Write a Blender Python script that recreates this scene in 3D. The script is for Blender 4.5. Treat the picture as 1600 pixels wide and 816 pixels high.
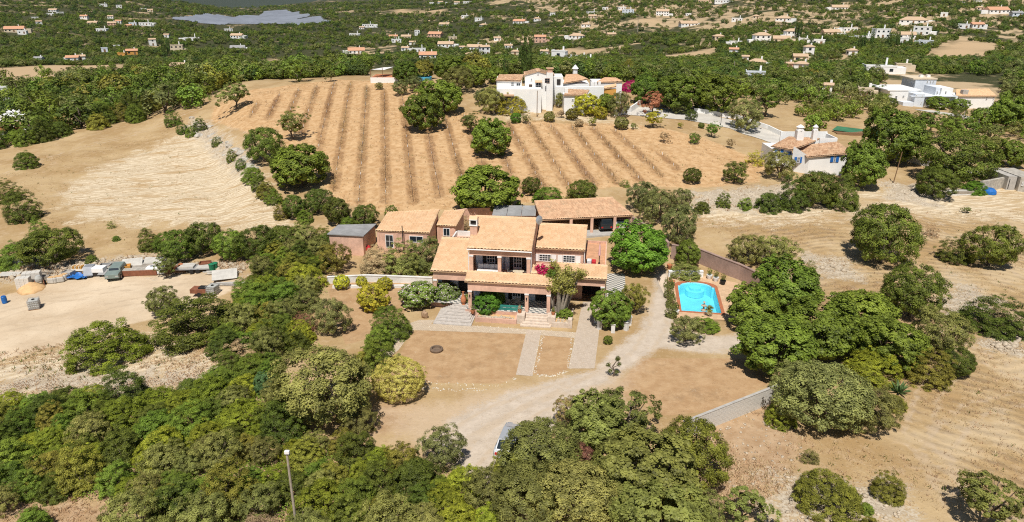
import bpy, bmesh, math, random
import numpy as np
from mathutils import Vector, Matrix
R = math.radians
for _o in list(bpy.data.objects): bpy.data.objects.remove(_o)
SC = bpy.context.scene
COL = SC.collection
random.seed(7)
# ---------------------------------------------------------------- camera
H, F, PT = 33.0, 1101.0, R(21.2)          # drone height above the plot (m), focal length in photo pixels, downward pitch
cd = bpy.data.cameras.new('camera'); cd.sensor_width = 36.0; cd.lens = 36.0 * F / 1600.0
cd.clip_start = 0.5; cd.clip_end = 30000
cam = bpy.data.objects.new('camera', cd); COL.objects.link(cam)
cam.location = (0, 0, H); cam.rotation_euler = (R(90) - PT, 0, 0)
SC.camera = cam
# ---------------------------------------------------------------- sky, sun, exposure
HAZE = 1.6e-5
SUN_EL, SUN_AZ = R(60), R(8)              # sun high behind the camera, a little to the left
world = bpy.data.worlds.new('World'); SC.world = world; world.use_nodes = True
wn = world.node_tree; wn.nodes.clear()
sky = wn.nodes.new('ShaderNodeTexSky'); sky.sky_type = 'NISHITA'; sky.sun_disc = False
sky.sun_elevation = SUN_EL; sky.sun_rotation = R(180) + SUN_AZ; sky.altitude = 100
sky.air_density = 1.0; sky.dust_density = 0.6; sky.ozone_density = 1.0
bg = wn.nodes.new('ShaderNodeBackground'); bg.inputs['Strength'].default_value = 0.055
wo = wn.nodes.new('ShaderNodeOutputWorld')
wn.links.new(sky.outputs[0], bg.inputs[0]); wn.links.new(bg.outputs[0], wo.inputs[0])
sd = bpy.data.lights.new('sun', 'SUN'); sd.energy = 5.0; sd.angle = R(0.53); sd.color = (1.0, 0.945, 0.86)
sun = bpy.data.objects.new('sun', sd); COL.objects.link(sun)
_to = Vector((-math.sin(SUN_AZ) * math.cos(SUN_EL), -math.cos(SUN_AZ) * math.cos(SUN_EL), math.sin(SUN_EL)))   # towards the sun
sun.rotation_euler = _to.to_track_quat('Z', 'Y').to_euler(); sun.location = (0, 0, 300)
SC.view_settings.view_transform = 'Standard'; SC.view_settings.look = 'None'
SC.view_settings.exposure = 0.04; SC.view_settings.gamma = 1.0
SC.cycles.filter_width = 1.1; SC.cycles.use_denoising = False; SC.cycles.max_bounces = 6; SC.cycles.transparent_max_bounces = 8
# ---------------------------------------------------------------- terrain
TB = np.array([-1.2, -.8, -.55, -.43, -.37, -.15, 0, .2, .4, .65, 1.2])
TY = np.array([0, 50, 84, 104, 130, 160, 185, 230, 300, 450, 600, 800, 1100, 1500, 2500, 5000, 12000.])
TZ = np.array([
 [-3, -2.0, -1.4, -.5, 0, 0, 0, 0, 0, 0, -1],
 [-3, -2.0, -1.4, -.5, 0, 0, 0, 0, 0, 0, -1],
 [-3, -2.0, -1.2, -.4, .0, 0, 0, 0, 0, 0, 0],
 [-2, -1.5, -1.0, -.4, .6, 2, 2, 2, 1.4, 1, 1],
 [-2, -1.5, -.5, 0, 3.5, 5, 5, 4.5, 3.2, 2, 1],
 [-2, -.5, .5, 2.5, 7, 8.4, 8.4, 7.5, 4, 2, 1],
 [-2, -1, 1.5, 5.5, 9.5, 11, 11, 9, 4, 1, 0],
 [-6, -5, -1, 3, 7.5, 9, 9, 6.5, 2, -2, -2],
 [-10, -9, -7, -5, -3, 2, 3, 2, -1, -3, -3],
 [-12, -13, -15, -15, -15, -14, -12, -9, -6, -5, -5],
 [-14, -17, -21, -22, -23, -22, -20, -13, -6, -1, 0],
 [-8, -12, -21, -25, -27, -28, -26, -15, -1, 12, 15],
 [5, 0, -14, -22, -28, -26, -13, 4, 18, 32, 36],
 [35, 28, 8, -12, -28, -14, 14, 34, 46, 60, 65],
 [90, 75, 30, -20, -42, -12, 50, 80, 95, 110, 120],
 [200, 170, 60, -70, -78, -40, 150, 190, 200, 200, 200],
 [400, 400, 420, 460, 520, 500, 460, 420, 400, 400, 400.]])
def _lin(x, Y):
    b = np.clip(x / np.maximum(Y, 60.0), TB[0], TB[-1] - 1e-6); Yc = np.clip(Y, 0, TY[-1] - 1)
    i = np.clip(np.searchsorted(TB, b, side='right') - 1, 0, len(TB) - 2)
    j = np.clip(np.searchsorted(TY, Yc, side='right') - 1, 0, len(TY) - 2)
    s = (b - TB[i]) / (TB[i + 1] - TB[i]); s = s * s * (3 - 2 * s)
    t = (Yc - TY[j]) / (TY[j + 1] - TY[j])
    return (TZ[j, i] * (1 - s) + TZ[j, i + 1] * s) * (1 - t) + (TZ[j + 1, i] * (1 - s) + TZ[j + 1, i + 1] * s) * t
def sstep(a, b, v):
    t = np.clip((v - a) / (b - a), 0, 1); return t * t * (3 - 2 * t)
def terrain(x, Y):
    x = np.asarray(x, float); Y = np.asarray(Y, float)
    z = (_lin(x, Y * .955) + _lin(x, Y) + _lin(x, Y * 1.045)) / 3
    near = np.maximum(sstep(86, 100, Y), sstep(18, 30, -x - np.maximum(0, 60 - Y) * .0))
    near = np.maximum(near, sstep(30, 42, x)); near = np.maximum(near, sstep(46, 40, Y))
    n1 = np.sin(x * .33 + 1.3 * np.sin(Y * .19)) * np.cos(Y * .29 + 1.7 * np.sin(x * .13)) * .16 + np.sin(x * .9 + Y * .7) * np.sin(Y * 1.1 - x * .4) * .06
    far = sstep(260, 600, Y)
    n2 = np.sin(x * .021 + 2 * np.sin(Y * .006)) * np.cos(Y * .017 + 1.5 * np.sin(x * .009)) * 4.5 + np.sin(x * .05 + Y * .03) * np.cos(Y * .06 - x * .02) * 1.6
    far2 = sstep(2200, 5000, Y) * np.sin(x * .0016 + 1) * np.cos(x * .0041) * 60
    return z + near * n1 + far * n2 + far2
def ray(px, py):
    a = (px - 800) / F; b = -(py - 408) / F
    return np.array([a, math.cos(PT) + b * math.sin(PT), -math.sin(PT) + b * math.cos(PT)])
_TT = np.concatenate([np.linspace(20, 260, 1200), np.geomspace(260.5, 14000, 1500)])
def at(px, py, dz=0.0):
    """where the line of sight through a photo pixel meets the terrain (or a height dz above it)"""
    d = ray(px, py); X = d[0] * _TT; Y = d[1] * _TT; Z = H + d[2] * _TT
    g = Z - terrain(X, Y) - dz
    k = int(np.argmax(g < 0)) if (g < 0).any() else len(g) - 1
    if k == 0: t = _TT[0]
    else:
        f = g[k - 1] / (g[k - 1] - g[k]) if g[k - 1] != g[k] else 0; t = _TT[k - 1] + f * (_TT[k] - _TT[k - 1])
    return Vector((d[0] * t, d[1] * t, H + d[2] * t))
def axd(p): return p[1] * math.cos(PT) - (p[2] - H) * math.sin(PT)      # distance along the view axis
def proj(p):
    fw = axd(p); up = p[1] * math.sin(PT) + (p[2] - H) * math.cos(PT)
    return 800 + F * p[0] / fw, 408 - F * up / fw
def tz(x, y): return float(terrain(x, y))
def atz(px, py, z):
    d = ray(px, py); t = (z - H) / d[2]; return Vector((d[0] * t, d[1] * t, z))
# ---------------------------------------------------------------- materials
MATS = {}
def nmat(name):
    m = bpy.data.materials.new(name); m.use_nodes = True; MATS[name] = m
    nt = m.node_tree; nt.nodes.clear(); out = nt.nodes.new('ShaderNodeOutputMaterial')
    return m, nt, out
def nd(nt, typ, **kw):
    n = nt.nodes.new(typ)
    for k, v in kw.items():
        if k.startswith('i_'):
            key = k[2:]; n.inputs[int(key) if key.isdigit() else key].default_value = v
        else: setattr(n, k, v)
    return n
def mixc(nt, fac, a, b, blend='MIX'):
    n = nt.nodes.new('ShaderNodeMix'); n.data_type = 'RGBA'; n.blend_type = blend
    for s, v in ((n.inputs[0], fac), (n.inputs[6], a), (n.inputs[7], b)):
        if hasattr(v, 'is_output'): nt.links.new(v, s)
        else: s.default_value = (v if not isinstance(v, tuple) else (*v[:3], 1.0))
    return n.outputs[2]
def math_(nt, op, a, b=None, c=None):
    n = nt.nodes.new('ShaderNodeMath'); n.operation = op
    for s, v in zip(n.inputs, (a, b, c)):
        if v is None: continue
        if hasattr(v, 'is_output'): nt.links.new(v, s)
        else: s.default_value = v
    return n.outputs[0]
def noise(nt, vec, scale, detail=4, rough=.55, dist=0):
    n = nd(nt, 'ShaderNodeTexNoise', i_Scale=scale, i_Detail=detail, i_Roughness=rough, i_Distortion=dist)
    if vec is not None: nt.links.new(vec, n.inputs['Vector'])
    return n.outputs['Fac']
def ramp(nt, fac, lo, hi):
    n = nd(nt, 'ShaderNodeMapRange', interpolation_type='SMOOTHSTEP'); n.inputs[1].default_value = lo; n.inputs[2].default_value = hi
    nt.links.new(fac, n.inputs[0]); return n.outputs[0]
def mat(name, col, rough=.8, var=.22, scale=1.6, bump=.25, bscale=14, metal=0, dirt=.35, spec=.3):
    """plain surface: two scales of colour variation, stains and a fine bump, in object coordinates"""
    if name in MATS: return MATS[name]
    m, nt, out = nmat(name)
    tc = nd(nt, 'ShaderNodeTexCoord').outputs['Object']
    n1 = noise(nt, tc, scale, 5); n2 = noise(nt, tc, scale * 7, 3)
    f = math_(nt, 'ADD', math_(nt, 'MULTIPLY', n1, .7), math_(nt, 'MULTIPLY', n2, .3))
    c = mixc(nt, ramp(nt, f, .3, .7), tuple(x * (1 - var) for x in col), tuple(min(.92, x * (1 + var)) for x in col))
    if dirt:
        d = ramp(nt, noise(nt, tc, scale * .55, 6, .7), .56, .78)
        c = mixc(nt, math_(nt, 'MULTIPLY', d, dirt), c, (col[0] * .5, col[1] * .46, col[2] * .4))
    b = nd(nt, 'ShaderNodeBsdfPrincipled', i_Roughness=rough, i_Metallic=metal); b.inputs['Specular IOR Level'].default_value = spec
    nt.links.new(c, b.inputs['Base Color'])
    if bump:
        bm_ = nd(nt, 'ShaderNodeBump', i_Strength=bump, i_Distance=.03); nt.links.new(noise(nt, tc, bscale, 4), bm_.inputs['Height'])
        nt.links.new(bm_.outputs[0], b.inputs['Normal'])
    nt.links.new(b.outputs[0], out.inputs[0]); return m
def leafmat(name, col, col2=None, trans=.22, var=.42, flower=None, fl=.0):
    """foliage: colour differs leaf by leaf, clump by clump and plant by plant"""
    m, nt, out = nmat(name)
    col2 = col2 or (col[0] * 1.5, col[1] * 1.35, col[2] * 1.1)
    g = nd(nt, 'ShaderNodeNewGeometry'); oi = nd(nt, 'ShaderNodeObjectInfo'); tc = nd(nt, 'ShaderNodeTexCoord').outputs['Object']
    cl = ramp(nt, noise(nt, tc, 9.0, 3, .6), .36, .64); fac = math_(nt, 'ADD', math_(nt, 'MULTIPLY', g.outputs['Random Per Island'], .5), math_(nt, 'MULTIPLY', cl, .5))
    c = mixc(nt, fac, tuple(x * (1 - var) for x in col), col2)
    c = mixc(nt, ramp(nt, noise(nt, tc, 5.0, 3), .42, .66), c, mixc(nt, .55, c, tuple(min(1, x * 1.45) for x in col2)))
    hs = nd(nt, 'ShaderNodeHueSaturation')
    nt.links.new(math_(nt, 'MULTIPLY_ADD', oi.outputs['Random'], .035, .482), hs.inputs['Hue'])
    nt.links.new(math_(nt, 'MULTIPLY_ADD', math_(nt, 'FRACT', math_(nt, 'MULTIPLY', oi.outputs['Random'], 7.31)), .5, .76), hs.inputs['Value'])
    nt.links.new(c, hs.inputs['Color']); c = hs.outputs[0]
    if flower:
        sel = math_(nt, 'GREATER_THAN', math_(nt, 'FRACT', math_(nt, 'MULTIPLY', g.outputs['Random Per Island'], 13.7)), 1 - fl)
        c = mixc(nt, sel, c, flower)
    d = nd(nt, 'ShaderNodeBsdfPrincipled', i_Roughness=.55); d.inputs['Specular IOR Level'].default_value = .25
    t = nd(nt, 'ShaderNodeBsdfTranslucent'); nt.links.new(c, d.inputs['Base Color']); nt.links.new(c, t.inputs['Color'])
    mx = nd(nt, 'ShaderNodeMixShader'); mx.inputs[0].default_value = trans
    nt.links.new(d.outputs[0], mx.inputs[1]); nt.links.new(t.outputs[0], mx.inputs[2]); nt.links.new(mx.outputs[0], out.inputs[0])
    return m
def tilemat(name, col, col2, lichen=(.30, .25, .17), la=.45):
    """fired clay: tile by tile colour, weathering and lichen patches"""
    m, nt, out = nmat(name)
    tc = nd(nt, 'ShaderNodeTexCoord').outputs['UV']
    w = nd(nt, 'ShaderNodeTexWhiteNoise', noise_dimensions='2D')
    fl = nd(nt, 'ShaderNodeVectorMath', operation='FLOOR'); nt.links.new(tc, fl.inputs[0]); nt.links.new(fl.outputs[0], w.inputs['Vector'])
    c = mixc(nt, w.outputs[0], col, col2)
    ob = nd(nt, 'ShaderNodeTexCoord').outputs['Object']
    c = mixc(nt, math_(nt, 'MULTIPLY', ramp(nt, noise(nt, ob, .8, 6, .72), .50, .72), la), c, lichen)
    c = mixc(nt, math_(nt, 'MULTIPLY', ramp(nt, noise(nt, ob, 9, 3), .55, .75), .35), c, (col[0] * .5, col[1] * .45, col[2] * .4))
    b = nd(nt, 'ShaderNodeBsdfPrincipled', i_Roughness=.85); b.inputs['Specular IOR Level'].default_value = .2
    nt.links.new(c, b.inputs['Base Color']); nt.links.new(b.outputs[0], out.inputs[0]); return m
def glassmat(name, col=(.02, .03, .04), rough=.08):
    m, nt, out = nmat(name); b = nd(nt, 'ShaderNodeBsdfPrincipled', i_Roughness=rough); b.inputs['Base Color'].default_value = (*col, 1)
    b.inputs['Specular IOR Level'].default_value = .6; nt.links.new(b.outputs[0], out.inputs[0]); return m
PINK = mat('pink_render', (.66, .42, .315), scale=.7, bump=.12); PINK2 = mat('weathered_pink_render', (.58, .37, .285), scale=.6, dirt=.45)
MAUVE = mat('mauve_render', (.36, .25, .21), scale=.5, dirt=.5); WHITE = mat('white_render', (.80, .80, .79), var=.06, scale=.5, bump=.1, dirt=.16)
WHITED = mat('weathered_white_render', (.70, .69, .66), var=.12, scale=.9, dirt=.55); BLUEWHITE = mat('bluish_white_render', (.66, .71, .78), var=.08, scale=.5, bump=.1, dirt=.15)
CREAM = mat('cream_render', (.66, .55, .40), var=.1, scale=.5); OCHRE = mat('ochre_render', (.62, .32, .08), var=.15, scale=.8)
TILE = tilemat('clay_roof_tile', (.63, .405, .235), (.72, .495, .31), la=.25); TILE2 = tilemat('weathered_roof_tile', (.50, .31, .19), (.66, .44, .28), la=.6)
TILEF = tilemat('far_roof_tile', (.42, .28, .18), (.55, .40, .27)); TILER = tilemat('far_red_roof_tile', (.48, .22, .12), (.58, .32, .20)); TILE3 = tilemat('old_brown_roof_tile', (.38, .22, .13), (.58, .40, .26), lichen=(.24, .19, .13), la=.6); TILE4 = tilemat('red_roof_tile', (.55, .19, .09), (.66, .30, .16))
STONE = mat('limestone', (.46, .385, .29), var=.25, scale=2.5, bump=.5); STONE2 = mat('grey_limestone', (.42, .39, .34), var=.3, scale=2, bump=.5)
STEP = mat('pale_step_stone', (.60, .50, .41), var=.18, scale=3); GREYSTEP = mat('grey_step_stone', (.47, .43, .39), var=.2, scale=3)
CONC = mat('concrete', (.42, .40, .37), var=.18, scale=1.2, dirt=.5); BLOCK = mat('concrete_block', (.60, .57, .52), var=.15, scale=1.1, dirt=.4); MORTAR = mat('mortar', (.36, .33, .29))
WOOD = mat('brown_wood', (.22, .13, .07), scale=4); POLE = mat('grey_pole_wood', (.34, .30, .25), scale=3); BARK = mat('bark', (.13, .10, .075), var=.35, scale=6, bump=.6)
BARKP = mat('pale_bark', (.30, .26, .21), var=.3, scale=6, bump=.5); GREYSHEET = mat('grey_roof_sheet', (.30, .30, .30), var=.2, scale=.7, dirt=.6, rough=.7)
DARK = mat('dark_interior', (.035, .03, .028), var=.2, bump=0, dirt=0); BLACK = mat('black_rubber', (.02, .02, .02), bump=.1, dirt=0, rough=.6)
METAL = mat('galvanised_metal', (.55, .56, .58), rough=.4, metal=.6, var=.1, bump=0, dirt=.2); WPAINT = mat('white_paint', (.80, .80, .80), rough=.5, var=.05, bump=0, dirt=.1)
GLASS = glassmat('window_glass'); TEAL = mat('teal_paint', (.03, .20, .17), rough=.5); BLUEP = mat('blue_paint', (.02, .13, .42), rough=.55, dirt=.1)
BPLAS = mat('blue_plastic', (.02, .14, .45), rough=.4, bump=0, dirt=.1); REDP = mat('red_cloth', (.55, .03, .04), rough=.7, bump=0, dirt=.1); CUSH = mat('white_cushion', (.72, .71, .70), bump=.1, dirt=.05)
WICK = mat('grey_wicker', (.20, .18, .16), bscale=60); TERRA = mat('terracotta', (.48, .19, .09), scale=4); TFLOOR = mat('orange_floor_tile', (.56, .31, .18), var=.18, scale=2)
SAND = mat('builders_sand', (.62, .40, .20), var=.15, scale=2); GREENP = mat('green_plastic', (.02, .18, .09), rough=.5, bump=0); RUST = mat('rusty_steel', (.23, .09, .05), scale=3)
SALW = mat('dusty_white', (.50, .48, .44), var=.15, scale=1.5, dirt=.5); PINKCLOTH = mat('pink_cloth', (.75, .45, .45), bump=.1); CARSILVER = mat('silver_car_paint', (.62, .64, .66), rough=.25, metal=.5, var=.03, bump=0, dirt=.08)
CARDARK = mat('dark_car_paint', (.03, .035, .04), rough=.25, var=.05, bump=0, dirt=.05); CARGREEN = mat('grey_green_car_paint', (.20, .25, .23), rough=.4, var=.1, bump=0, dirt=.3); REDLAMP = mat('red_lamp', (.5, .02, .02), rough=.3, bump=0, dirt=0)
# ---------------------------------------------------------------- building blocks
class MB:
    def __init__(s): s.v = []; s.f = []; s.uv = None
    def quad(s, *p):
        i = len(s.v); s.v += [tuple(q) for q in p]; s.f.append(tuple(range(i, i + len(p)))); return s
    def box(s, x0, x1, y0, y1, z0, z1, M=None):
        c = [(x0, y0, z0), (x1, y0, z0), (x1, y1, z0), (x0, y1, z0), (x0, y0, z1), (x1, y0, z1), (x1, y1, z1), (x0, y1, z1)]
        if M is not None: c = [tuple(M @ Vector(q)) for q in c]
        i = len(s.v); s.v += c
        s.f += [tuple(i + k for k in q) for q in ((0, 3, 2, 1), (4, 5, 6, 7), (0, 1, 5, 4), (1, 2, 6, 5), (2, 3, 7, 6), (3, 0, 4, 7))]; return s
    def prism(s, poly, z0, z1):
        n = len(poly); i = len(s.v)
        a0 = z0 if callable(z0) else (lambda p: z0); a1 = z1 if callable(z1) else (lambda p: z1)
        s.v += [(p[0], p[1], a0(p)) for p in poly] + [(p[0], p[1], a1(p)) for p in poly]
        s.f += [tuple(range(i + n - 1, i - 1, -1)), tuple(range(i + n, i + 2 * n))]
        s.f += [(i + k, i + (k + 1) % n, i + n + (k + 1) % n, i + n + k) for k in range(n)]; return s
    def xprism(s, prof, x0, x1):
        """profile in (y, z), extruded along x"""
        n = len(prof); i = len(s.v); s.v += [(x0, p[0], p[1]) for p in prof] + [(x1, p[0], p[1]) for p in prof]
        s.f += [tuple(range(i + n - 1, i - 1, -1)), tuple(range(i + n, i + 2 * n))]
        s.f += [(i + k, i + (k + 1) % n, i + n + (k + 1) % n, i + n + k) for k in range(n)]; return s
    def tube(s, pts, rad, seg=7):
        pts = [Vector(p) for p in pts]; n = len(pts); i0 = len(s.v)
        if not hasattr(rad, '__len__'): rad = [rad] * n
        for k, p in enumerate(pts):
            t = (pts[min(k + 1, n - 1)] - pts[max(k - 1, 0)]).normalized()
            a = t.orthogonal().normalized() if abs(t.z) < .99 else Vector((1, 0, 0)); a = (a - t * a.dot(t)).normalized(); b = t.cross(a)
            for j in range(seg):
                w = 2 * math.pi * j / seg; s.v.append(tuple(p + (a * math.cos(w) + b * math.sin(w)) * rad[k]))
        for k in range(n - 1):
            for j in range(seg):
                j2 = (j + 1) % seg; s.f.append((i0 + k * seg + j, i0 + k * seg + j2, i0 + (k + 1) * seg + j2, i0 + (k + 1) * seg + j))
        s.f.append(tuple(i0 + j for j in range(seg - 1, -1, -1))); s.f.append(tuple(i0 + (n - 1) * seg + j for j in range(seg))); return s
    def lathe(s, prof, cx=0, cy=0, seg=14):
        i0 = len(s.v)
        for r, z in prof:
            for j in range(seg): w = 2 * math.pi * j / seg; s.v.append((cx + r * math.cos(w), cy + r * math.sin(w), z))
        for k in range(len(prof) - 1):
            for j in range(seg): j2 = (j + 1) % seg; s.f.append((i0 + k * seg + j, i0 + k * seg + j2, i0 + (k + 1) * seg + j2, i0 + (k + 1) * seg + j))
        s.f.append(tuple(i0 + j for j in range(seg - 1, -1, -1))); s.f.append(tuple(i0 + (len(prof) - 1) * seg + j for j in range(seg))); return s
    def mesh(s, name, m):
        me = bpy.data.meshes.new(name); me.from_pydata(s.v, [], s.f); me.update(); me.materials.append(m); return me
    def build(s, name, m, parent=None, smooth=False, bevel=0):
        me = s.mesh(name, m)
        if smooth: me.polygons.foreach_set('use_smooth', [True] * len(me.polygons))
        o = bpy.data.objects.new(name, me); COL.objects.link(o); o.parent = parent
        if bevel: b = o.modifiers.new('bevel', 'BEVEL'); b.width = bevel; b.segments = 2; b.limit_method = 'ANGLE'
        return o
def tag(o, label=None, cat=None, group=None, kind=None):
    for k, v in (('label', label), ('category', cat), ('group', group), ('kind', kind)):
        if v: o[k] = v
    return o
def empty(name, loc, rz=0.0, label=None, cat=None, group=None):
    o = bpy.data.objects.new(name, None); COL.objects.link(o); o.location = loc; o.rotation_euler = (0, 0, rz); o.empty_display_size = .3
    return tag(o, label, cat, group)
def structure(o): o['kind'] = 'structure'; return o
def child(me, name, parent, loc=(0, 0, 0), rot=(0, 0, 0), scl=(1, 1, 1)):
    o = bpy.data.objects.new(name, me); COL.objects.link(o); o.parent = parent; o.location = loc; o.rotation_euler = rot; o.scale = scl; return o
def copy_tree(root, loc=None, rz=None, label=None, group=None):
    r = root.copy(); COL.objects.link(r)
    if loc is not None: r.location = loc
    if rz is not None: r.rotation_euler = (0, 0, rz)
    tag(r, label, None, group)
    for c in list(root.children):
        c2 = c.copy(); COL.objects.link(c2); c2.parent = r
        for g in list(c.children): g2 = g.copy(); COL.objects.link(g2); g2.parent = c2
    return r
def npmesh(name, V, Q, m, uv=None, smooth=False):
    me = bpy.data.meshes.new(name); V = np.asarray(V, np.float32); Q = np.asarray(Q, np.int32); k = Q.shape[1]
    me.vertices.add(len(V)); me.vertices.foreach_set('co', V.ravel())
    me.loops.add(Q.size); me.loops.foreach_set('vertex_index', Q.ravel())
    me.polygons.add(len(Q)); me.polygons.foreach_set('loop_start', np.arange(0, Q.size, k, dtype=np.int32))
    me.polygons.foreach_set('loop_total', np.full(len(Q), k, np.int32))
    if smooth: me.polygons.foreach_set('use_smooth', np.ones(len(Q), bool))
    if uv is not None:
        l = me.uv_layers.new(name='UVMap'); l.data.foreach_set('uv', np.asarray(uv, np.float32)[Q.ravel()].ravel())
    me.update(calc_edges=True); me.materials.append(m); return me
def tiles(eL, eR, rR, rL, m, parent, pitch=.36, course=.42, amp=.105, name='roof'):
    """a roof slope: a slab and on it the barrel tiles, column by column and course by course, as relief"""
    eL, eR, rR, rL = (np.array(p, float) for p in (eL, eR, rR, rL))
    wd = max(np.linalg.norm(eR - eL), np.linalg.norm(rR - rL)); dp = max(np.linalg.norm(rL - eL), np.linalg.norm(rR - eR))
    nc = max(2, int(round(wd / pitch))); nr = max(2, int(round(dp / course))); sub = 4
    us = np.linspace(0, 1, nc * sub + 1); row = np.repeat(np.arange(nr + 1), 2)[1:-1] / nr
    n = np.cross(eR - eL, rL - eL); n /= np.linalg.norm(n)
    rng = np.random.default_rng(int(abs(eL.sum() * 100)) % 9999); jit = rng.normal(0, .010, (nr, nc))
    V = []; UV = []
    for k, v in enumerate(row):
        r = k // 2; lift = .045 if k % 2 == 0 else .0
        ph = np.abs(np.sin(us * nc * math.pi)); ci = np.minimum((us * nc).astype(int), nc - 1)
        hgt = .03 + amp * ph + lift + jit[r][ci]
        a = eL[None] * (1 - us[:, None]) + eR[None] * us[:, None]; b = rL[None] * (1 - us[:, None]) + rR[None] * us[:, None]
        V.append(a * (1 - v) + b * v + n[None] * hgt[:, None]); UV.append(np.stack([us * nc - 1e-3, np.full_like(us, r + (.05 if k % 2 == 0 else .95))], 1))
    V = np.concatenate(V); UV = np.concatenate(UV); w = len(us); nrow = len(row)
    i = (np.arange(nrow - 1)[:, None] * w + np.arange(w - 1)[None]).ravel()
    me = npmesh('roof_tiles', V, np.stack([i, i + 1, i + w + 1, i + w], 1), m, UV, smooth=False)
    mb = MB(); t = n * .10
    P = [tuple(q) for q in (eL, eR, rR, rL)]; Q = [tuple(np.array(q) - t) for q in P]
    mb.v = P + Q; mb.f = [(0, 1, 2, 3), (7, 6, 5, 4), (0, 4, 5, 1), (1, 5, 6, 2), (2, 6, 7, 3), (3, 7, 4, 0)]
    slab = mb.build(name, m, parent)
    o = child(me, 'roof_tiles', slab); o['kind'] = 'stuff'; return slab
def ridge_cap(a, b, m, parent, r=.13):
    n = max(2, int((Vector(b) - Vector(a)).length / .4)); mb = MB()
    for k in range(n):
        p = Vector(a).lerp(Vector(b), k / n); q = Vector(a).lerp(Vector(b), (k + 1.08) / n); mb.tube([p, q], [r, r * .86], 7)
    o = mb.build('ridge_tiles', m, parent); o['kind'] = 'stuff'; return o
def window(parent, x, y, z, w, h, frame=WPAINT, bars=(1, 1), shutters=None, side=(1, 0), dep=.10, name='window', leaf=None):
    """window whose sill centre is at (x, y, z), in a wall running along SIDE; y axis of the leaf points out of the wall at -90 deg"""
    a = math.atan2(side[1], side[0]); o = empty(name, (x, y, z), a); o.parent = parent
    fr = MB(); t = .07
    fr.box(-w / 2 - t, w / 2 + t, -dep / 2, .03, -t, 0).box(-w / 2 - t, w / 2 + t, -dep / 2, .03, h, h + t).box(-w / 2 - t, -w / 2, -dep / 2, .03, 0, h).box(w / 2, w / 2 + t, -dep / 2, .03, 0, h)
    for k in range(1, bars[0] + 1): xx = -w / 2 + w * k / (bars[0] + 1); fr.box(xx - .02, xx + .02, -dep / 2 + .01, .02, 0, h)
    for k in range(1, bars[1] + 1): zz = h * k / (bars[1] + 1); fr.box(-w / 2, w / 2, -dep / 2 + .012, .018, zz - .02, zz + .02)
    fr.build('window_frame', frame, o); MB().box(-w / 2, w / 2, -.02, .01, 0, h).build('pane', GLASS, o)
    if shutters:
        sw, sm = shutters
        for s in (-1, 1): x0 = s * (w / 2 + t + .03 + sw / 2); MB().box(x0 - sw / 2, x0 + sw / 2, -.07, -.025, -t, h + t).build('shutter', sm, o)
    return o
# ---------------------------------------------------------------- the ground, one sheet to the horizon
def gpoly(pts): return np.array([at(*p)[:2] for p in pts])
def sdist(poly, X, Y):
    """signed distance to a polygon, positive inside"""
    d = np.full(X.shape, 1e9); ins = np.zeros(X.shape, bool); n = len(poly)
    for i in range(n):
        x0, y0 = poly[i]; x1, y1 = poly[(i + 1) % n]; ex, ey = x1 - x0, y1 - y0
        t = np.clip(((X - x0) * ex + (Y - y0) * ey) / (ex * ex + ey * ey + 1e-9), 0, 1)
        d = np.minimum(d, (X - x0 - t * ex) ** 2 + (Y - y0 - t * ey) ** 2)
        c = ((y0 > Y) != (y1 > Y)) & (X < (x1 - x0) * (Y - y0) / (y1 - y0 + 1e-12) + x0); ins ^= c
    d = np.sqrt(d); return np.where(ins, d, -d)
def inside(poly, x, y): return float(sdist(poly, np.array([x]), np.array([y]))[0]) > 0
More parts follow.
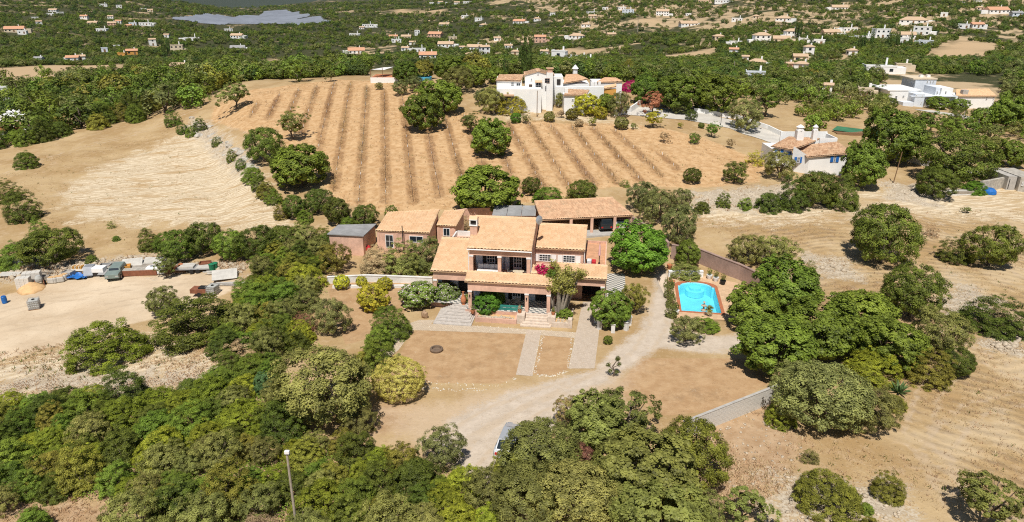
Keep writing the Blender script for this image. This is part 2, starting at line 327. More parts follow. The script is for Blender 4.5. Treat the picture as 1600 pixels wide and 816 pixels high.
PXP = {  # outlines read off the photograph, turned into ground outlines
 'gravel': [[(660, 690), (700, 725), (765, 760), (815, 720), (880, 650), (915, 608), (950, 598), (988, 572), (1030, 545), (1120, 552), (1240, 520), (1240, 505), (1120, 527), (1052, 512), (1047, 425), (1028, 420), (1018, 470), (1002, 515), (960, 546), (932, 580), (880, 592), (800, 612), (730, 640)]],
 'yard': [[(-60, 480), (60, 447), (140, 432), (220, 432), (330, 424), (368, 432), (362, 455), (320, 472), (300, 480), (235, 500), (150, 525), (60, 548), (-60, 575)]],
 'rock': [[(-60, 600), (60, 575), (110, 580), (240, 575), (290, 575), (320, 600), (250, 605), (120, 612), (-60, 620)],
          [(300, 185), (325, 192), (345, 215), (385, 240), (400, 262), (380, 275), (350, 262), (330, 235), (290, 200)],
          [(170, 430), (90, 432), (0, 445), (0, 415), (90, 412), (230, 398), (260, 408), (390, 410), (380, 432), (330, 424)],
          [(1075, 300), (1240, 290), (1240, 325), (1180, 335), (1085, 330)], [(1380, 285), (1480, 295), (1470, 325), (1390, 315)],
          [(1250, 395), (1330, 405), (1350, 440), (1270, 430)], [(1540, 520), (1600, 515), (1600, 560), (1545, 545)], [(1200, 740), (1400, 760), (1430, 816), (1200, 816)], [(1490, 430), (1560, 470), (1500, 520), (1460, 480)]],
 'pale': [[(-60, 575), (60, 548), (130, 530), (240, 530), (290, 560), (335, 570), (320, 610), (250, 612), (120, 620), (0, 640), (-60, 650)], [(150, 262), (250, 222), (330, 196), (380, 245), (440, 325), (440, 355), (300, 350), (130, 345), (95, 300)], [(1330, 300), (1600, 290), (1600, 345), (1400, 335)], [(780, 175), (960, 186), (1000, 200), (960, 190), (800, 185)],
          [(1080, 325), (1340, 320), (1300, 345), (1100, 345)]],
 'vine': [[(330, 190), (335, 165), (420, 138), (520, 124), (625, 127), (700, 170), (790, 192), (980, 192), (1100, 215), (1195, 255), (1185, 285), (1080, 295), (960, 292), (850, 315), (740, 325), (590, 335), (520, 310), (480, 250), (390, 212)]],
 'lawn': [[(646, 516), (822, 522), (806, 588), (782, 600), (660, 598), (612, 575)], [(847, 523), (895, 524), (888, 577), (868, 587), (832, 586)], [(1000, 560), (1180, 560), (1200, 600), (1130, 640), (1040, 650), (960, 610)],
          [(505, 430), (640, 432), (650, 470), (600, 520), (540, 540)]],
 'red': [[(1060, 670), (1220, 620), (1260, 690), (1230, 760), (1150, 816), (1040, 816), (1040, 700)], [(560, 640), (640, 620), (640, 660), (590, 690), (540, 700)], [(900, 770), (1000, 760), (1000, 830), (890, 830)], [(0, 770), (150, 790), (240, 740), (230, 780), (150, 816), (0, 816)]],
 'wear': [[(600, 640), (700, 625), (820, 600), (930, 590), (1000, 570), (960, 640), (860, 640), (780, 680), (700, 720), (640, 690)]],
}
CLEAR = [[(-40, 108), (60, 102), (200, 100), (205, 108), (120, 125), (40, 140), (-40, 138)], [(1010, 98), (1040, 88), (1120, 73), (1122, 88), (1060, 100), (1010, 104)], [(1440, 92), (1450, 80), (1500, 62), (1560, 70), (1540, 95), (1470, 98)],
         [(850, 80), (900, 75), (960, 78), (930, 84), (860, 86)], [(400, 96), (500, 92), (500, 98), (420, 104)], [(1270, 95), (1330, 90), (1330, 102), (1280, 104)],
         [(1000, 30), (1035, 28), (1030, 38), (980, 38)], [(190, 28), (260, 28), (230, 34), (190, 34)], [(600, 16), (700, 14), (690, 22), (620, 22)]]
def grow(lo, hi, step, far, g):
    a = list(np.arange(lo, hi, step)); x = hi; s = step
    up = []
    while x < far: up.append(x); s *= g; x += s
    return a, up + [far]
_a, _u = grow(-112, 112, .62, 12500, 1.07)
XS = np.array([-v for v in reversed(_u)] + _a + _u) if True else None
_b, _v = grow(22, 232, .62, 12500, 1.045)
YS = np.array([-400, -200, -100, -50, -20, 0, 10, 16] + _b + _v)
XS = np.unique(np.round(XS, 4)); GX, GY = np.meshgrid(XS, YS); GZ = terrain(GX, GY)
_w = len(XS); _i = (np.arange(len(YS) - 1)[:, None] * _w + np.arange(_w - 1)[None]).ravel()
def ground_mat():
    m, nt, out = nmat('dry_ground')
    tc = nd(nt, 'ShaderNodeTexCoord').outputs['Object']
    at_ = lambda n: nd(nt, 'ShaderNodeAttribute', attribute_name=n).outputs['Fac']
    nA, nB, nC = noise(nt, tc, .12, 6, .62), noise(nt, tc, .9, 5, .6), noise(nt, tc, 5, 4, .6)
    nD = noise(nt, tc, .35, 6, .7); nE = noise(nt, tc, 2.2, 6, .75); nF = noise(nt, tc, 14, 3, .6)
    def edge(name, amt=.55, lo=.42, hi=.58):
        v = math_(nt, 'ADD', at_(name), math_(nt, 'MULTIPLY', math_(nt, 'SUBTRACT', nD, .5), amt)); v = math_(nt, 'ADD', v, math_(nt, 'MULTIPLY', math_(nt, 'SUBTRACT', nC, .5), amt * .6))
        return ramp(nt, v, lo, hi)
    c = mixc(nt, ramp(nt, nA, .35, .65), (.36, .24, .115), (.465, .34, .185))
    c = mixc(nt, math_(nt, 'MULTIPLY', ramp(nt, nB, .5, .72), .6), c, (.50, .37, .235))
    c = mixc(nt, math_(nt, 'MULTIPLY', ramp(nt, nC, .55, .72), .35), c, (.23, .15, .08))
    # tractor arcs in the mown field
    wv = nd(nt, 'ShaderNodeTexWave', wave_type='RINGS', rings_direction='Z', i_Scale=.24, i_Distortion=16, i_Detail=5); wv.inputs['Detail Scale'].default_value = .35
    mp = nd(nt, 'ShaderNodeMapping'); mp.inputs['Location'].default_value = (-47, -62, 0); nt.links.new(tc, mp.inputs[0]); nt.links.new(mp.outputs[0], wv.inputs['Vector'])
    brk = ramp(nt, math_(nt, 'ADD', math_(nt, 'MULTIPLY', nD, .6), math_(nt, 'MULTIPLY', nB, .4)), .42, .6)
    arcs = math_(nt, 'MULTIPLY', math_(nt, 'MULTIPLY', ramp(nt, wv.outputs['Fac'], .35, .75), at_('arc')), brk)
    c = mixc(nt, math_(nt, 'MULTIPLY', arcs, .6), c, (.21, .145, .085))
    c = mixc(nt, math_(nt, 'MULTIPLY', math_(nt, 'MULTIPLY', ramp(nt, nA, .5, .62), at_('arc')), .5), c, (.53, .42, .28))
    vine = mixc(nt, ramp(nt, nB, .3, .7), (.44, .265, .125), (.59, .40, .22))
    rw = ramp(nt, math_(nt, 'ADD', at_('row'), math_(nt, 'MULTIPLY', math_(nt, 'SUBTRACT', nB, .5), 1.6)), .40, .85)
    vine = mixc(nt, math_(nt, 'MULTIPLY', rw, math_(nt, 'MULTIPLY_ADD', ramp(nt, nD, .35, .6), .6, .18)), vine, (.25, .135, .06))
    c = mixc(nt, edge('vine'), c, vine)
    # drag lines across the pale field
    wv2 = nd(nt, 'ShaderNodeTexWave', i_Scale=.55, i_Distortion=14, i_Detail=6, bands_direction='Y'); wv2.inputs['Detail Scale'].default_value = .8; wv2.inputs['Detail Roughness'].default_value = .65
    mp2 = nd(nt, 'ShaderNodeMapping'); mp2.inputs['Rotation'].default_value = (0, 0, R(-52)); mp2.inputs['Scale'].default_value = (.22, 1, 1); nt.links.new(tc, mp2.inputs[0]); nt.links.new(mp2.outputs[0], wv2.inputs['Vector'])
    nS = noise(nt, mp2.outputs[0], .5, 6, .7)
    pale = mixc(nt, ramp(nt, wv2.outputs['Fac'], .2, .8), (.50, .40, .265), (.67, .565, .41))
    pale = mixc(nt, math_(nt, 'MULTIPLY', ramp(nt, nE, .5, .62), .55), pale, (.36, .27, .17)); pale = mixc(nt, ramp(nt, nS, .50, .66), pale, (.43, .30, .16))
    c = mixc(nt, edge('pale', 1.6, .3, .7), c, pale)
    lawn = mixc(nt, ramp(nt, nB, .3, .7), (.385, .24, .125), (.475, .32, .18)); lawn = mixc(nt, math_(nt, 'MULTIPLY', ramp(nt, nD, .52, .7), .55), lawn, (.26, .165, .09))
    c = mixc(nt, edge('lawn', .12), c, lawn)
    red = mixc(nt, ramp(nt, nB, .3, .7), (.35, .225, .125), (.47, .335, .21)); c = mixc(nt, edge('red', .8, .3, .7), c, red)
    c = mixc(nt, math_(nt, 'MULTIPLY', edge('wear', .8, .3, .8), .6), c, (.55, .43, .31))
    grav = mixc(nt, ramp(nt, nB, .25, .75), (.46, .385, .305), (.58, .495, .405)); grav = mixc(nt, math_(nt, 'MULTIPLY', ramp(nt, nC, .5, .7), .3), grav, (.36, .29, .22))
    c = mixc(nt, edge('gravel', .75, .35, .65), c, grav)
    yard = mixc(nt, ramp(nt, nA, .3, .7), (.50, .385, .26), (.65, .53, .385)); yard = mixc(nt, math_(nt, 'MULTIPLY', ramp(nt, nS, .52, .7), .5), yard, (.44, .32, .20))
    c = mixc(nt, edge('yard', .35), c, yard)
    rock = mixc(nt, ramp(nt, nC, .3, .6), (.27, .21, .15), (.52, .45, .35)); rock = mixc(nt, ramp(nt, nB, .5, .62), rock, (.40, .33, .24))
    c = mixc(nt, edge('rock', 1.8, .3, .75), c, rock)
    c = mixc(nt, math_(nt, 'MULTIPLY', ramp(nt, math_(nt, 'ADD', at_('track'), math_(nt, 'MULTIPLY', math_(nt, 'SUBTRACT', nB, .5), 1.3)), .35, .9), .6), c, mixc(nt, nC, (.36, .265, .17), (.58, .47, .345)))
    # far country: scrub between bare soil
    fA, fB = noise(nt, tc, .011, 6, .6), noise(nt, tc, .06, 5, .65)
    fs = math_(nt, 'ADD', math_(nt, 'MULTIPLY', fA, .55), math_(nt, 'MULTIPLY', fB, .45))
    farc = mixc(nt, ramp(nt, math_(nt, 'ADD', fs, at_('east')), .49, .56), (.050, .055, .022), mixc(nt, fB, (.34, .25, .14), (.54, .41, .26)))
    farc = mixc(nt, at_('clear'), farc, (.48, .345, .205))
    c = mixc(nt, at_('far'), c, farc)
    c = mixc(nt, at_('mount'), c, (.045, .060, .045))
    # stones and crumbs: pale and dark specks over everything
    c = mixc(nt, math_(nt, 'MULTIPLY', ramp(nt, nE, .56, .70), .5), c, mixc(nt, .5, c, (.70, .60, .46)))
    c = mixc(nt, math_(nt, 'MULTIPLY', ramp(nt, nE, .44, .30), .55), c, mixc(nt, .6, c, (.16, .10, .055)))
    c = mixc(nt, math_(nt, 'MULTIPLY', ramp(nt, nF, .60, .70), .35), c, mixc(nt, .6, c, (.18, .12, .07)))
    c = mixc(nt, math_(nt, 'MULTIPLY', ramp(nt, nF, .40, .30), .3), c, mixc(nt, .6, c, (.72, .62, .50)))
    b = nd(nt, 'ShaderNodeBsdfPrincipled', i_Roughness=.95); b.inputs['Specular IOR Level'].default_value = .1; nt.links.new(c, b.inputs['Base Color'])
    bp = nd(nt, 'ShaderNodeBump', i_Strength=.55, i_Distance=.12); nt.links.new(math_(nt, 'ADD', math_(nt, 'MULTIPLY', nC, .5), nB), bp.inputs['Height'])
    bp2 = nd(nt, 'ShaderNodeBump', i_Strength=.35, i_Distance=.2); nt.links.new(math_(nt, 'MULTIPLY', wv.outputs['Fac'], at_('arc')), bp2.inputs['Height']); nt.links.new(bp.outputs[0], bp2.inputs['Normal'])
    nt.links.new(bp2.outputs[0], b.inputs['Normal']); nt.links.new(b.outputs[0], out.inputs[0]); return m
VP = gpoly([(385, 172), (440, 146), (520, 131), (600, 138), (640, 160), (780, 192), (870, 196), (960, 202), (1075, 262), (1020, 284), (880, 300), (700, 308), (640, 322), (555, 322), (505, 292), (495, 225), (430, 192), (385, 185)])
v0, v1 = at(573, 143), at(561, 310); vd = Vector((v1.x - v0.x, v1.y - v0.y)).normalized(); vn = Vector((-vd.y, vd.x)); rowgap = 4.2      # direction and spacing of the vine rows
WP = {k: [gpoly(p) for p in v] for k, v in PXP.items()}; WCLEAR = [gpoly(p) for p in CLEAR]
gx, gy = GX.ravel(), GY.ravel()
_near = (gy < 260) & (np.abs(gx) < 220)
gz = GZ.ravel().copy()
def mask(polys, soft, sel):
    m = np.zeros(gx.shape, np.float32); v = np.full(sel.sum(), -1e9)
    for p in polys: v = np.maximum(v, sdist(p, gx[sel], gy[sel]))
    m[sel] = np.clip(.5 + v / (2 * soft), 0, 1); return m
MK = {k: mask(v, {'lawn': .7, 'gravel': 1.8, 'yard': 1.8, 'pale': 6}.get(k, 2.8), _near) for k, v in WP.items()}
_o = ((gx - v0.x) * vn.x + (gy - v0.y) * vn.y) / rowgap; _o = np.abs(_o - np.round(_o)) * rowgap
MK['row'] = (np.clip(1.55 - _o, 0, 1) * np.clip(sdist(VP, gx, gy) / 2 + .5, 0, 1) * _near).astype(np.float32)
def pdist(pts):
    P = [at(*q) for q in pts]; d = np.full(gx.shape, 1e9)
    for a, b in zip(P[:-1], P[1:]):
        ex, ey = b.x - a.x, b.y - a.y; t = np.clip(((gx - a.x) * ex + (gy - a.y) * ey) / (ex * ex + ey * ey), 0, 1); d = np.minimum(d, np.hypot(gx - a.x - t * ex, gy - a.y - t * ey))
    return d
MK['track'] = np.zeros(gx.shape, np.float32)       # wheel tracks, two lines each
for _q in ([(720, 735), (760, 690), (830, 640), (930, 596), (1000, 556), (1028, 510), (1036, 430)], [(690, 700), (760, 650), (860, 612), (940, 592)], [(1620, 600), (1560, 570), (1510, 545), (1450, 620), (1430, 680), (1480, 760)], [(1620, 440), (1520, 385), (1440, 335), (1340, 333), (1200, 345), (1090, 352)], [(1620, 620), (1520, 640), (1460, 700), (1500, 790), (1600, 800)], [(-20, 500), (80, 470), (200, 450), (300, 438), (350, 440)], [(-20, 520), (100, 495), (220, 470), (320, 445)], [(340, 200), (390, 215), (430, 240), (490, 300), (520, 325)], [(0, 275), (130, 230), (250, 195), (310, 170)]):
    MK['track'] = np.maximum(MK['track'], np.clip(1 - np.abs(pdist(_q) - .85) / .55, 0, 1).astype(np.float32))
MK['clear'] = mask(WCLEAR, 8, (gy > 150) & (gy < 2200) & (np.abs(gx) < 1500))
MK['far'] = (sstep(190, 250, gy) * (1 - MK['vine'])).astype(np.float32); MK['mount'] = sstep(3600, 4600, gy).astype(np.float32)
MK['east'] = (-.05 + sstep(-120, 220, gx) * .10).astype(np.float32)
MK['arc'] = (sstep(26, 34, gx) * sstep(112, 100, gy)).astype(np.float32)
_rk = MK['rock'] * sstep(88, 92, gy); gz += _rk * (np.abs(np.sin(gx * 1.3 + 2 * np.sin(gy * .7))) * np.abs(np.cos(gy * 1.7 + gx * .4))) * .7
_inpool = (np.abs(gx - 21.3) < 3.6) & (np.abs(gy - 74.0) < 6.0); gz[_inpool] -= 2.2      # the ground is dug out under the pool and its deck
gme = npmesh('ground', np.stack([gx, gy, gz], 1), np.stack([_i, _i + 1, _i + _w + 1, _i + _w], 1), ground_mat(), smooth=True)
for k, v in MK.items():
    a = gme.attributes.new(k, 'FLOAT', 'POINT'); a.data.foreach_set('value', np.ascontiguousarray(v, np.float32))
go = bpy.data.objects.new('ground', gme); COL.objects.link(go); structure(go)
def sheet(name, poly, m, up=.006, thick=.0):
    """flat sheet on the level plot"""
    mb = MB()
    if thick: mb.prism([tuple(p) for p in poly], -.05, thick)
    else: mb.quad(*[(p[0], p[1], up) for p in poly])
    return structure(mb.build(name, m))
def pavemat(name, col, joint, sx, sy, rot=0, off=.5, mort=.02):
    m, nt, out = nmat(name); tc = nd(nt, 'ShaderNodeTexCoord').outputs['Object']
    mp = nd(nt, 'ShaderNodeMapping'); mp.inputs['Rotation'].default_value = (0, 0, rot); nt.links.new(tc, mp.inputs[0])
    br = nd(nt, 'ShaderNodeTexBrick', offset=off, i_Scale=1.0); br.inputs['Brick Width'].default_value = sx; br.inputs['Row Height'].default_value = sy; br.inputs['Mortar Size'].default_value = mort
    br.inputs['Color1'].default_value = (*col, 1); br.inputs['Color2'].default_value = (col[0] * .8, col[1] * .8, col[2] * .8, 1); br.inputs['Mortar'].default_value = (*joint, 1)
    nt.links.new(mp.outputs[0], br.inputs['Vector'])
    c = mixc(nt, math_(nt, 'MULTIPLY', ramp(nt, noise(nt, tc, 1.3, 6, .7), .45, .75), .5), br.outputs['Color'], (col[0] * .72, col[1] * .66, col[2] * .58))
    b = nd(nt, 'ShaderNodeBsdfPrincipled', i_Roughness=.9); nt.links.new(c, b.inputs['Base Color'])
    bp = nd(nt, 'ShaderNodeBump', i_Strength=.5, i_Distance=.02); nt.links.new(br.outputs['Fac'], bp.inputs['Height']); bp.invert = True; nt.links.new(bp.outputs[0], b.inputs['Normal'])
    nt.links.new(b.outputs[0], out.inputs[0]); return m
PAVE = pavemat('small_setts', (.60, .51, .42), (.44, .35, .26), .22, .12, R(8)); COBB = pavemat('pale_cobbles', (.60, .50, .38), (.42, .32, .22), .25, .17, R(8)); DECKM = pavemat('pool_deck_tiles', (.66, .45, .28), (.58, .39, .24), .4, .4, R(10), 0)
def checkmat(name, a, b, s, rot):
    m, nt, out = nmat(name); tc = nd(nt, 'ShaderNodeTexCoord').outputs['Object']; mp = nd(nt, 'ShaderNodeMapping'); mp.inputs['Rotation'].default_value = (0, 0, rot); nt.links.new(tc, mp.inputs[0])
    ch = nd(nt, 'ShaderNodeTexChecker', i_Scale=1 / s); ch.inputs['Color1'].default_value = (*a, 1); ch.inputs['Color2'].default_value = (*b, 1); nt.links.new(mp.outputs[0], ch.inputs['Vector'])
    c = mixc(nt, math_(nt, 'MULTIPLY', ramp(nt, noise(nt, tc, 1.5, 5), .4, .8), .3), ch.outputs[0], (.4, .36, .3)); p = nd(nt, 'ShaderNodeBsdfPrincipled', i_Roughness=.6); nt.links.new(c, p.inputs['Base Color']); nt.links.new(p.outputs[0], out.inputs[0]); return m
CHECK = checkmat('checkered_tiles', (.62, .58, .52), (.16, .17, .17), .33, R(8))
g2 = lambda pts: [tuple(at(*p)[:2]) for p in pts]
sheet('garden_path', g2([(823, 516), (846, 517), (832, 588), (806, 586)]), PAVE, .012)
sheet('entrance_drive', g2([(907, 487), (911, 472), (937, 471), (936, 520), (929, 576), (888, 576)]), PAVE, .010)
sheet('cobbled_strip', g2([(655, 506), (740, 509), (905, 520), (903, 529), (822, 522), (646, 516)]), COBB, .008)
sheet('cobbled_walk', g2([(598, 520), (655, 500), (680, 500), (672, 508), (646, 516), (622, 548), (606, 560), (590, 550)]), COBB, .007)
sheet('side_terrace', g2([(947, 428), (976, 426), (978, 455), (974, 470), (948, 470)]), CHECK, .014)
# ---------------------------------------------------------------- the pink villa
HO = Vector((-4.48, 68.91, 0)); HA = R(-8)
HM = Matrix.Translation(HO) @ Matrix.Rotation(HA, 4, 'Z')
hw = lambda u, v, z=0: HM @ Vector((u, v, z))
villa = empty('villa', HO, HA, 'two-storey pink villa with terracotta roofs, balcony and columned veranda behind the dry lawn', 'house')
B = lambda name, m, *boxes, parent=None, bevel=0: (lambda mb: ([mb.box(*b) for b in boxes], mb.build(name, m, parent if parent is not None else villa, bevel=bevel))[1])(MB())
B('plinth', PINK2, (-.5, 8.75, -.28, 3.0, 0, .80), (-4.75, -.5, 1.6, 9, 0, .80))
B('veranda_floor', CHECK, (-.48, 8.73, -.26, 3.0, .803, .82), (-4.7, -.5, 1.0, 4.6, .803, .82))
B('wall', BLUEWHITE, (-.2, 8.45, 3.0, 3.25, .82, 3.6)); B('wall', BLUEWHITE, (-4.6, -.5, 4.4, 4.62, .82, 3.6))
B('wall', PINK, (-.3, 8.5, 3.25, 10.2, 0, 3.6), (-4.6, -.3, 4.62, 8.6, 0, 3.6))
B('wall', PINK2, (8.5, 14.2, 7.6, 14.8, 0, 3.55), (13.95, 14.2, 4.4, 7.6, 0, 3.2), (8.5, 8.8, 3.85, 7.6, 0, 3.3))
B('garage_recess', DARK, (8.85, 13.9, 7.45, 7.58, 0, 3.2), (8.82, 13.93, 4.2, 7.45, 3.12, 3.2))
B('upper_floor', PINK2, (-.3, 6.3, 1.32, 10, 3.6, 3.75)); B('veranda_ceiling', WHITE, (-.1, 8.45, .25, 3.0, 3.45, 3.58))
B('beam', PINK, (-.2, 8.62, -.14, .24, 2.97, 3.98)); B('beam', PINK, (-.2, .14, .24, 2.9, 3.0, 3.96)); B('beam', PINK, (8.3, 8.6, .24, 2.9, 3.0, 3.97))
B('beam', PINK, (-4.6, -.42, 2.42, 2.72, 2.95, 3.92)); B('beam', PINK, (8.82, 14.22, 3.82, 4.12, 2.55, 3.42)); B('beam', PINK, (-.28, 6.28, 1.45, 1.72, 6.42, 7.08))
for (u, v, z0, z1) in ((0, .05, .82, 2.97), (6.1, .05, .82, 2.97), (8.42, .05, .82, 2.97), (-4.42, 2.57, .82, 2.95), (14.0, 3.97, 0, 2.55), (-.08, 1.6, 3.75, 6.42), (2.97, 1.6, 3.75, 6.42), (6.08, 1.6, 3.75, 6.42)):
    c = B('column', PINK, (u - .19, u + .19, v - .19, v + .19, z0, z1 - .17), bevel=.02)
    MB().box(u - .23, u + .23, v - .23, v + .23, z1 - .17, z1 - .003).build('capital', WPAINT, c)
B('parapet', PINK2, (-.3, 6.28, 1.30, 1.43, 3.75, 4.62))
# upper block with balcony
B('wall', BLUEWHITE, (-.25, 6.2, 4.4, 4.6, 3.75, 7.9))
for x0, x1 in ((-.3, -.12), (6.14, 6.3)): MB().xprism([(1.75 if x0 > 0 else 4.4, 3.75), (10, 3.75), (10, 7.75), (6.57, 8.98), (1.75 if x0 > 0 else 4.4, 7.25 if x0 > 0 else 8.2)], x0, x1).build('wall', PINK2, villa)
B('wall', PINK2, (-.12, 6.14, 9.8, 10, 3.75, 7.75))
rf = tiles((-.5, 1.22, 7.18), (6.42, 1.22, 7.18), (6.42, 6.57, 9.12), (-.5, 6.57, 9.12), TILE, villa); tiles((6.42, 10.4, 7.7), (-.5, 10.4, 7.7), (-.5, 6.60, 9.10), (6.42, 6.60, 9.10), TILE, villa)
ridge_cap((-.5, 6.58, 9.15), (6.42, 6.58, 9.15), TILE, rf)
# block with the shuttered windows
MB().xprism([(5.9, 0), (13.3, 0), (13.3, 6.05), (9.8, 7.30), (5.9, 5.95)], 6.32, 11.7).build('wall', PINK2, villa)
rb = tiles((6.34, 5.56, 5.98), (11.9, 5.56, 5.98), (11.9, 9.8, 7.48), (6.34, 9.8, 7.48), TILE, villa); tiles((11.9, 13.7, 6.0), (6.34, 13.7, 6.0), (6.34, 9.83, 7.46), (11.9, 9.83, 7.46), TILE, villa)
ridge_cap((6.4, 9.82, 7.51), (11.9, 9.82, 7.51), TILE, rb)
B('flat_roof', PINK2, (6.34, 8.6, 2.72, 5.88, 3.6, 4.1))
# veranda, garage and wing roofs
rc = tiles((-.5, -.38, 4.05), (8.8, -.38, 4.05), (8.8, 1.28, 4.62), (-.5, 1.28, 4.62), TILE, villa); tiles((6.32, 1.28, 4.625), (8.8, 1.28, 4.625), (8.8, 2.68, 5.10), (6.32, 2.68, 5.10), TILE, villa)
MB().xprism([(.24, 3.9), (2.7, 3.9), (2.7, 4.95), (1.3, 4.5), (-.1, 4.02)], 8.46, 8.6).build('gable', PINK, villa); MB().xprism([(.24, 3.9), (1.3, 3.9), (1.3, 4.5), (-.1, 4.02)], -.2, -.06).build('gable', PINK, villa)
tiles((8.78, 3.48, 3.5), (14.42, 3.48, 3.5), (14.42, 5.85, 4.28), (8.78, 5.85, 4.28), TILE, villa)
MB().xprism([(3.85, 3.3), (7.6, 3.3), (7.6, 4.3), (5.8, 4.2), (4.0, 3.55)], 14.1, 14.24).build('gable', PINK, villa)
re_ = tiles((-4.85, 2.15, 4.0), (-.40, 2.15, 4.0), (-.40, 7.9, 5.87), (-4.85, 7.9, 5.87), TILE, villa); tiles((-.40, 9.2, 5.45), (-4.85, 9.2, 5.45), (-4.85, 7.92, 5.86), (-.40, 7.92, 5.86), TILE, villa); ridge_cap((-4.85, 7.9, 5.9), (-.42, 7.9, 5.9), TILE, re_)
MB().xprism([(2.5, 3.6), (8.6, 3.6), (8.6, 5.55), (7.9, 5.7), (2.5, 3.95)], -4.6, -4.42).build('gable', PINK, villa)
# roof terrace over the garage
B('terrace_floor', TFLOOR, (11.72, 14.2, 5.9, 14.8, 3.55, 3.62)); B('parapet', PINK, (11.72, 14.2, 5.86, 5.98, 3.62, 4.34), (14.1, 14.24, 5.98, 14.8, 3.62, 3.92), (11.72, 14.24, 14.8, 14.95, 3.4, 3.92))
B('wall', PINK2, (-4.0, -.4, 9.2, 12.4, 0, 4.7)); B('parapet', WHITED, (-4.1, -3.92, 9.2, 12.4, 4.7, 5.3), (-4.1, -.4, 12.22, 12.4, 4.7, 5.3))
ch = B('chimney', PINK, (-.52, .22, 3.3, 4.0, 7.4, 9.05)); MB().box(-.6, .3, 3.22, 4.08, 9.05, 9.15).box(-.58, -.46, 3.24, 4.06, 9.15, 9.7).box(.16, .28, 3.24, 4.06, 9.15, 9.7).box(-.6, .3, 3.2, 4.1, 9.7, 9.8).build('chimney_cap', WHITE, ch)
MB().xprism([(3.2, 9.8), (4.1, 9.8), (3.65, 10.12)], -.6, .3).build('cap_tiles', TILE, ch); MB().box(-.4, .1, 3.4, 3.95, 9.15, 9.6).build('flue', DARK, ch)
g_ = MB(); g_.tube([(-.5, 1.17, 7.12), (6.45, 1.17, 7.12)], .065, 8); g_.build('gutter', WPAINT, villa)
for u, v in ((-.36, 1.36), (6.36, 1.5)): MB().tube([(u, v - .15, 7.08), (u, v, 6.9), (u, v, 4.5)], .045, 6).build('downpipe', WPAINT, villa)
MB().tube([(11.82, 5.8, 5.9), (11.82, 5.8, 4.4)], .05, 6).build('downpipe', WPAINT, villa); MB().tube([(14.32, 4.6, 3.4), (14.32, 4.6, .1)], .05, 6).build('downpipe', WPAINT, villa)
for u in (7.43, 10.12): window(villa, u, 5.88, 4.45, 1.25, .72, bars=(3, 2), shutters=(.55, WPAINT))
def french(u, v, z, w=.8):
    o = empty('door', (u, v, z)); o.parent = villa; fr = MB(); h = 2.05
    fr.box(-w / 2 - .07, -w / 2, -.08, .0, 0, h).box(w / 2, w / 2 + .07, -.08, .0, 0, h).box(-w / 2 - .07, w / 2 + .07, -.08, .0, h, h + .08).box(-w / 2, w / 2, -.07, -.01, 0, .35)
    for k in (1, 2): x = -w / 2 + w * k / 3; fr.box(x - .03, x + .03, -.07, -.01, .35, h)
    for k in (1, 2, 3): zz = .35 + (h - .35) * k / 4; fr.box(-w / 2, w / 2, -.065, -.015, zz - .03, zz + .03)
    fr.build('door_frame', WPAINT, o); MB().box(-w / 2, w / 2, -.03, -.005, .35, h).build('pane', GLASS, o)
    for s in (-1, 1): MB().box(s * (w / 2 + .09), s * (w / 2 + .5), -.04, -.006, 0, h).build('dark_opening_panel', DARK, o); MB().box(s * (w / 2 + .56), s * (w / 2 + 1.2), -.08, -.01, 0, h).build('shutter', BLUEWHITE, o)  # near-black panels paint the shade of the openings beside the glass door
for u in (1.55, 4.55): french(u, 4.4, 3.76)
for u in (1.5, 4.6): french(u, 3.0, .83)
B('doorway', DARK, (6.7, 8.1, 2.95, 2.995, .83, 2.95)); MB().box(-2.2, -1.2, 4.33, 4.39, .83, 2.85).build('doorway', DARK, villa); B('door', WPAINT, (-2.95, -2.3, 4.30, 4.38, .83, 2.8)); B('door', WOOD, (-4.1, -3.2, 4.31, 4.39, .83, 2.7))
for u in (0, 6.1): B('wall_lantern', BLACK, (u - .06, u + .06, -.26, -.145, 2.25, 2.5))
# steps
st = empty('stone_steps', hw(7.25, -.28), HA, 'pale stone steps between two square piers up to the veranda', 'steps')
for k in range(5):
    w = 1.15 if k > 1 else (1.6 if k == 0 else 1.42); MB().box(-w, w, -.28 - .36 * (4 - k), .0 - .0, .0 if k == 0 else .16 * k - .0, .16 * (k + 1)).build('step', STEP, st, bevel=.015) if k == 0 else MB().box(-w, w, -.28 - .36 * (4 - k), -.004, .16 * k + .002, .16 * (k + 1)).build('step', STEP, st, bevel=.015)
for s in (-1, 1): MB().box(s * 1.62 - .42, s * 1.62 + .42, -1.15, -.01, 0, 1.02).build('pier', STEP, st, bevel=.02)
fs = empty('fan_steps', hw(-1.5, 1.0), HA, 'wide weathered grey steps fanning out towards the cobbles beside the oleander', 'steps')
for k in range(7):
    t = k / 6; x0 = -.45 - 1.55 * (1 - t); x1 = 1.1 + 1.0 * (1 - t); yb = -3.7 + 3.3 * t
    MB().prism([(x0, yb), (x1, yb - .05), (x1, .1 - .001 * k), (x0, .1 - .001 * k)], .0 if k == 0 else .112 * k + .001, .112 * (k + 1)).build('step', GREYSTEP, fs)
pl = empty('planter', hw(3.0, -.3), HA, 'long pink-edged rockery planter below the veranda with pale boulders', 'planter')
MB().box(-2.2, 2.2, -1.25, -1.05, 0, .5).box(-2.2, -2.0, -1.05, -.02, 0, .5).box(2.0, 2.2, -1.05, -.02, 0, .5).build('kerb_wall', PINK2, pl); MB().box(-2.0, 2.0, -1.05, -.02, 0, .42).build('soil', SAND, pl)
pl2 = empty('planter', hw(10.0, -.2), HA, 'planter bed of stones and succulents beside the entrance drive', 'planter')
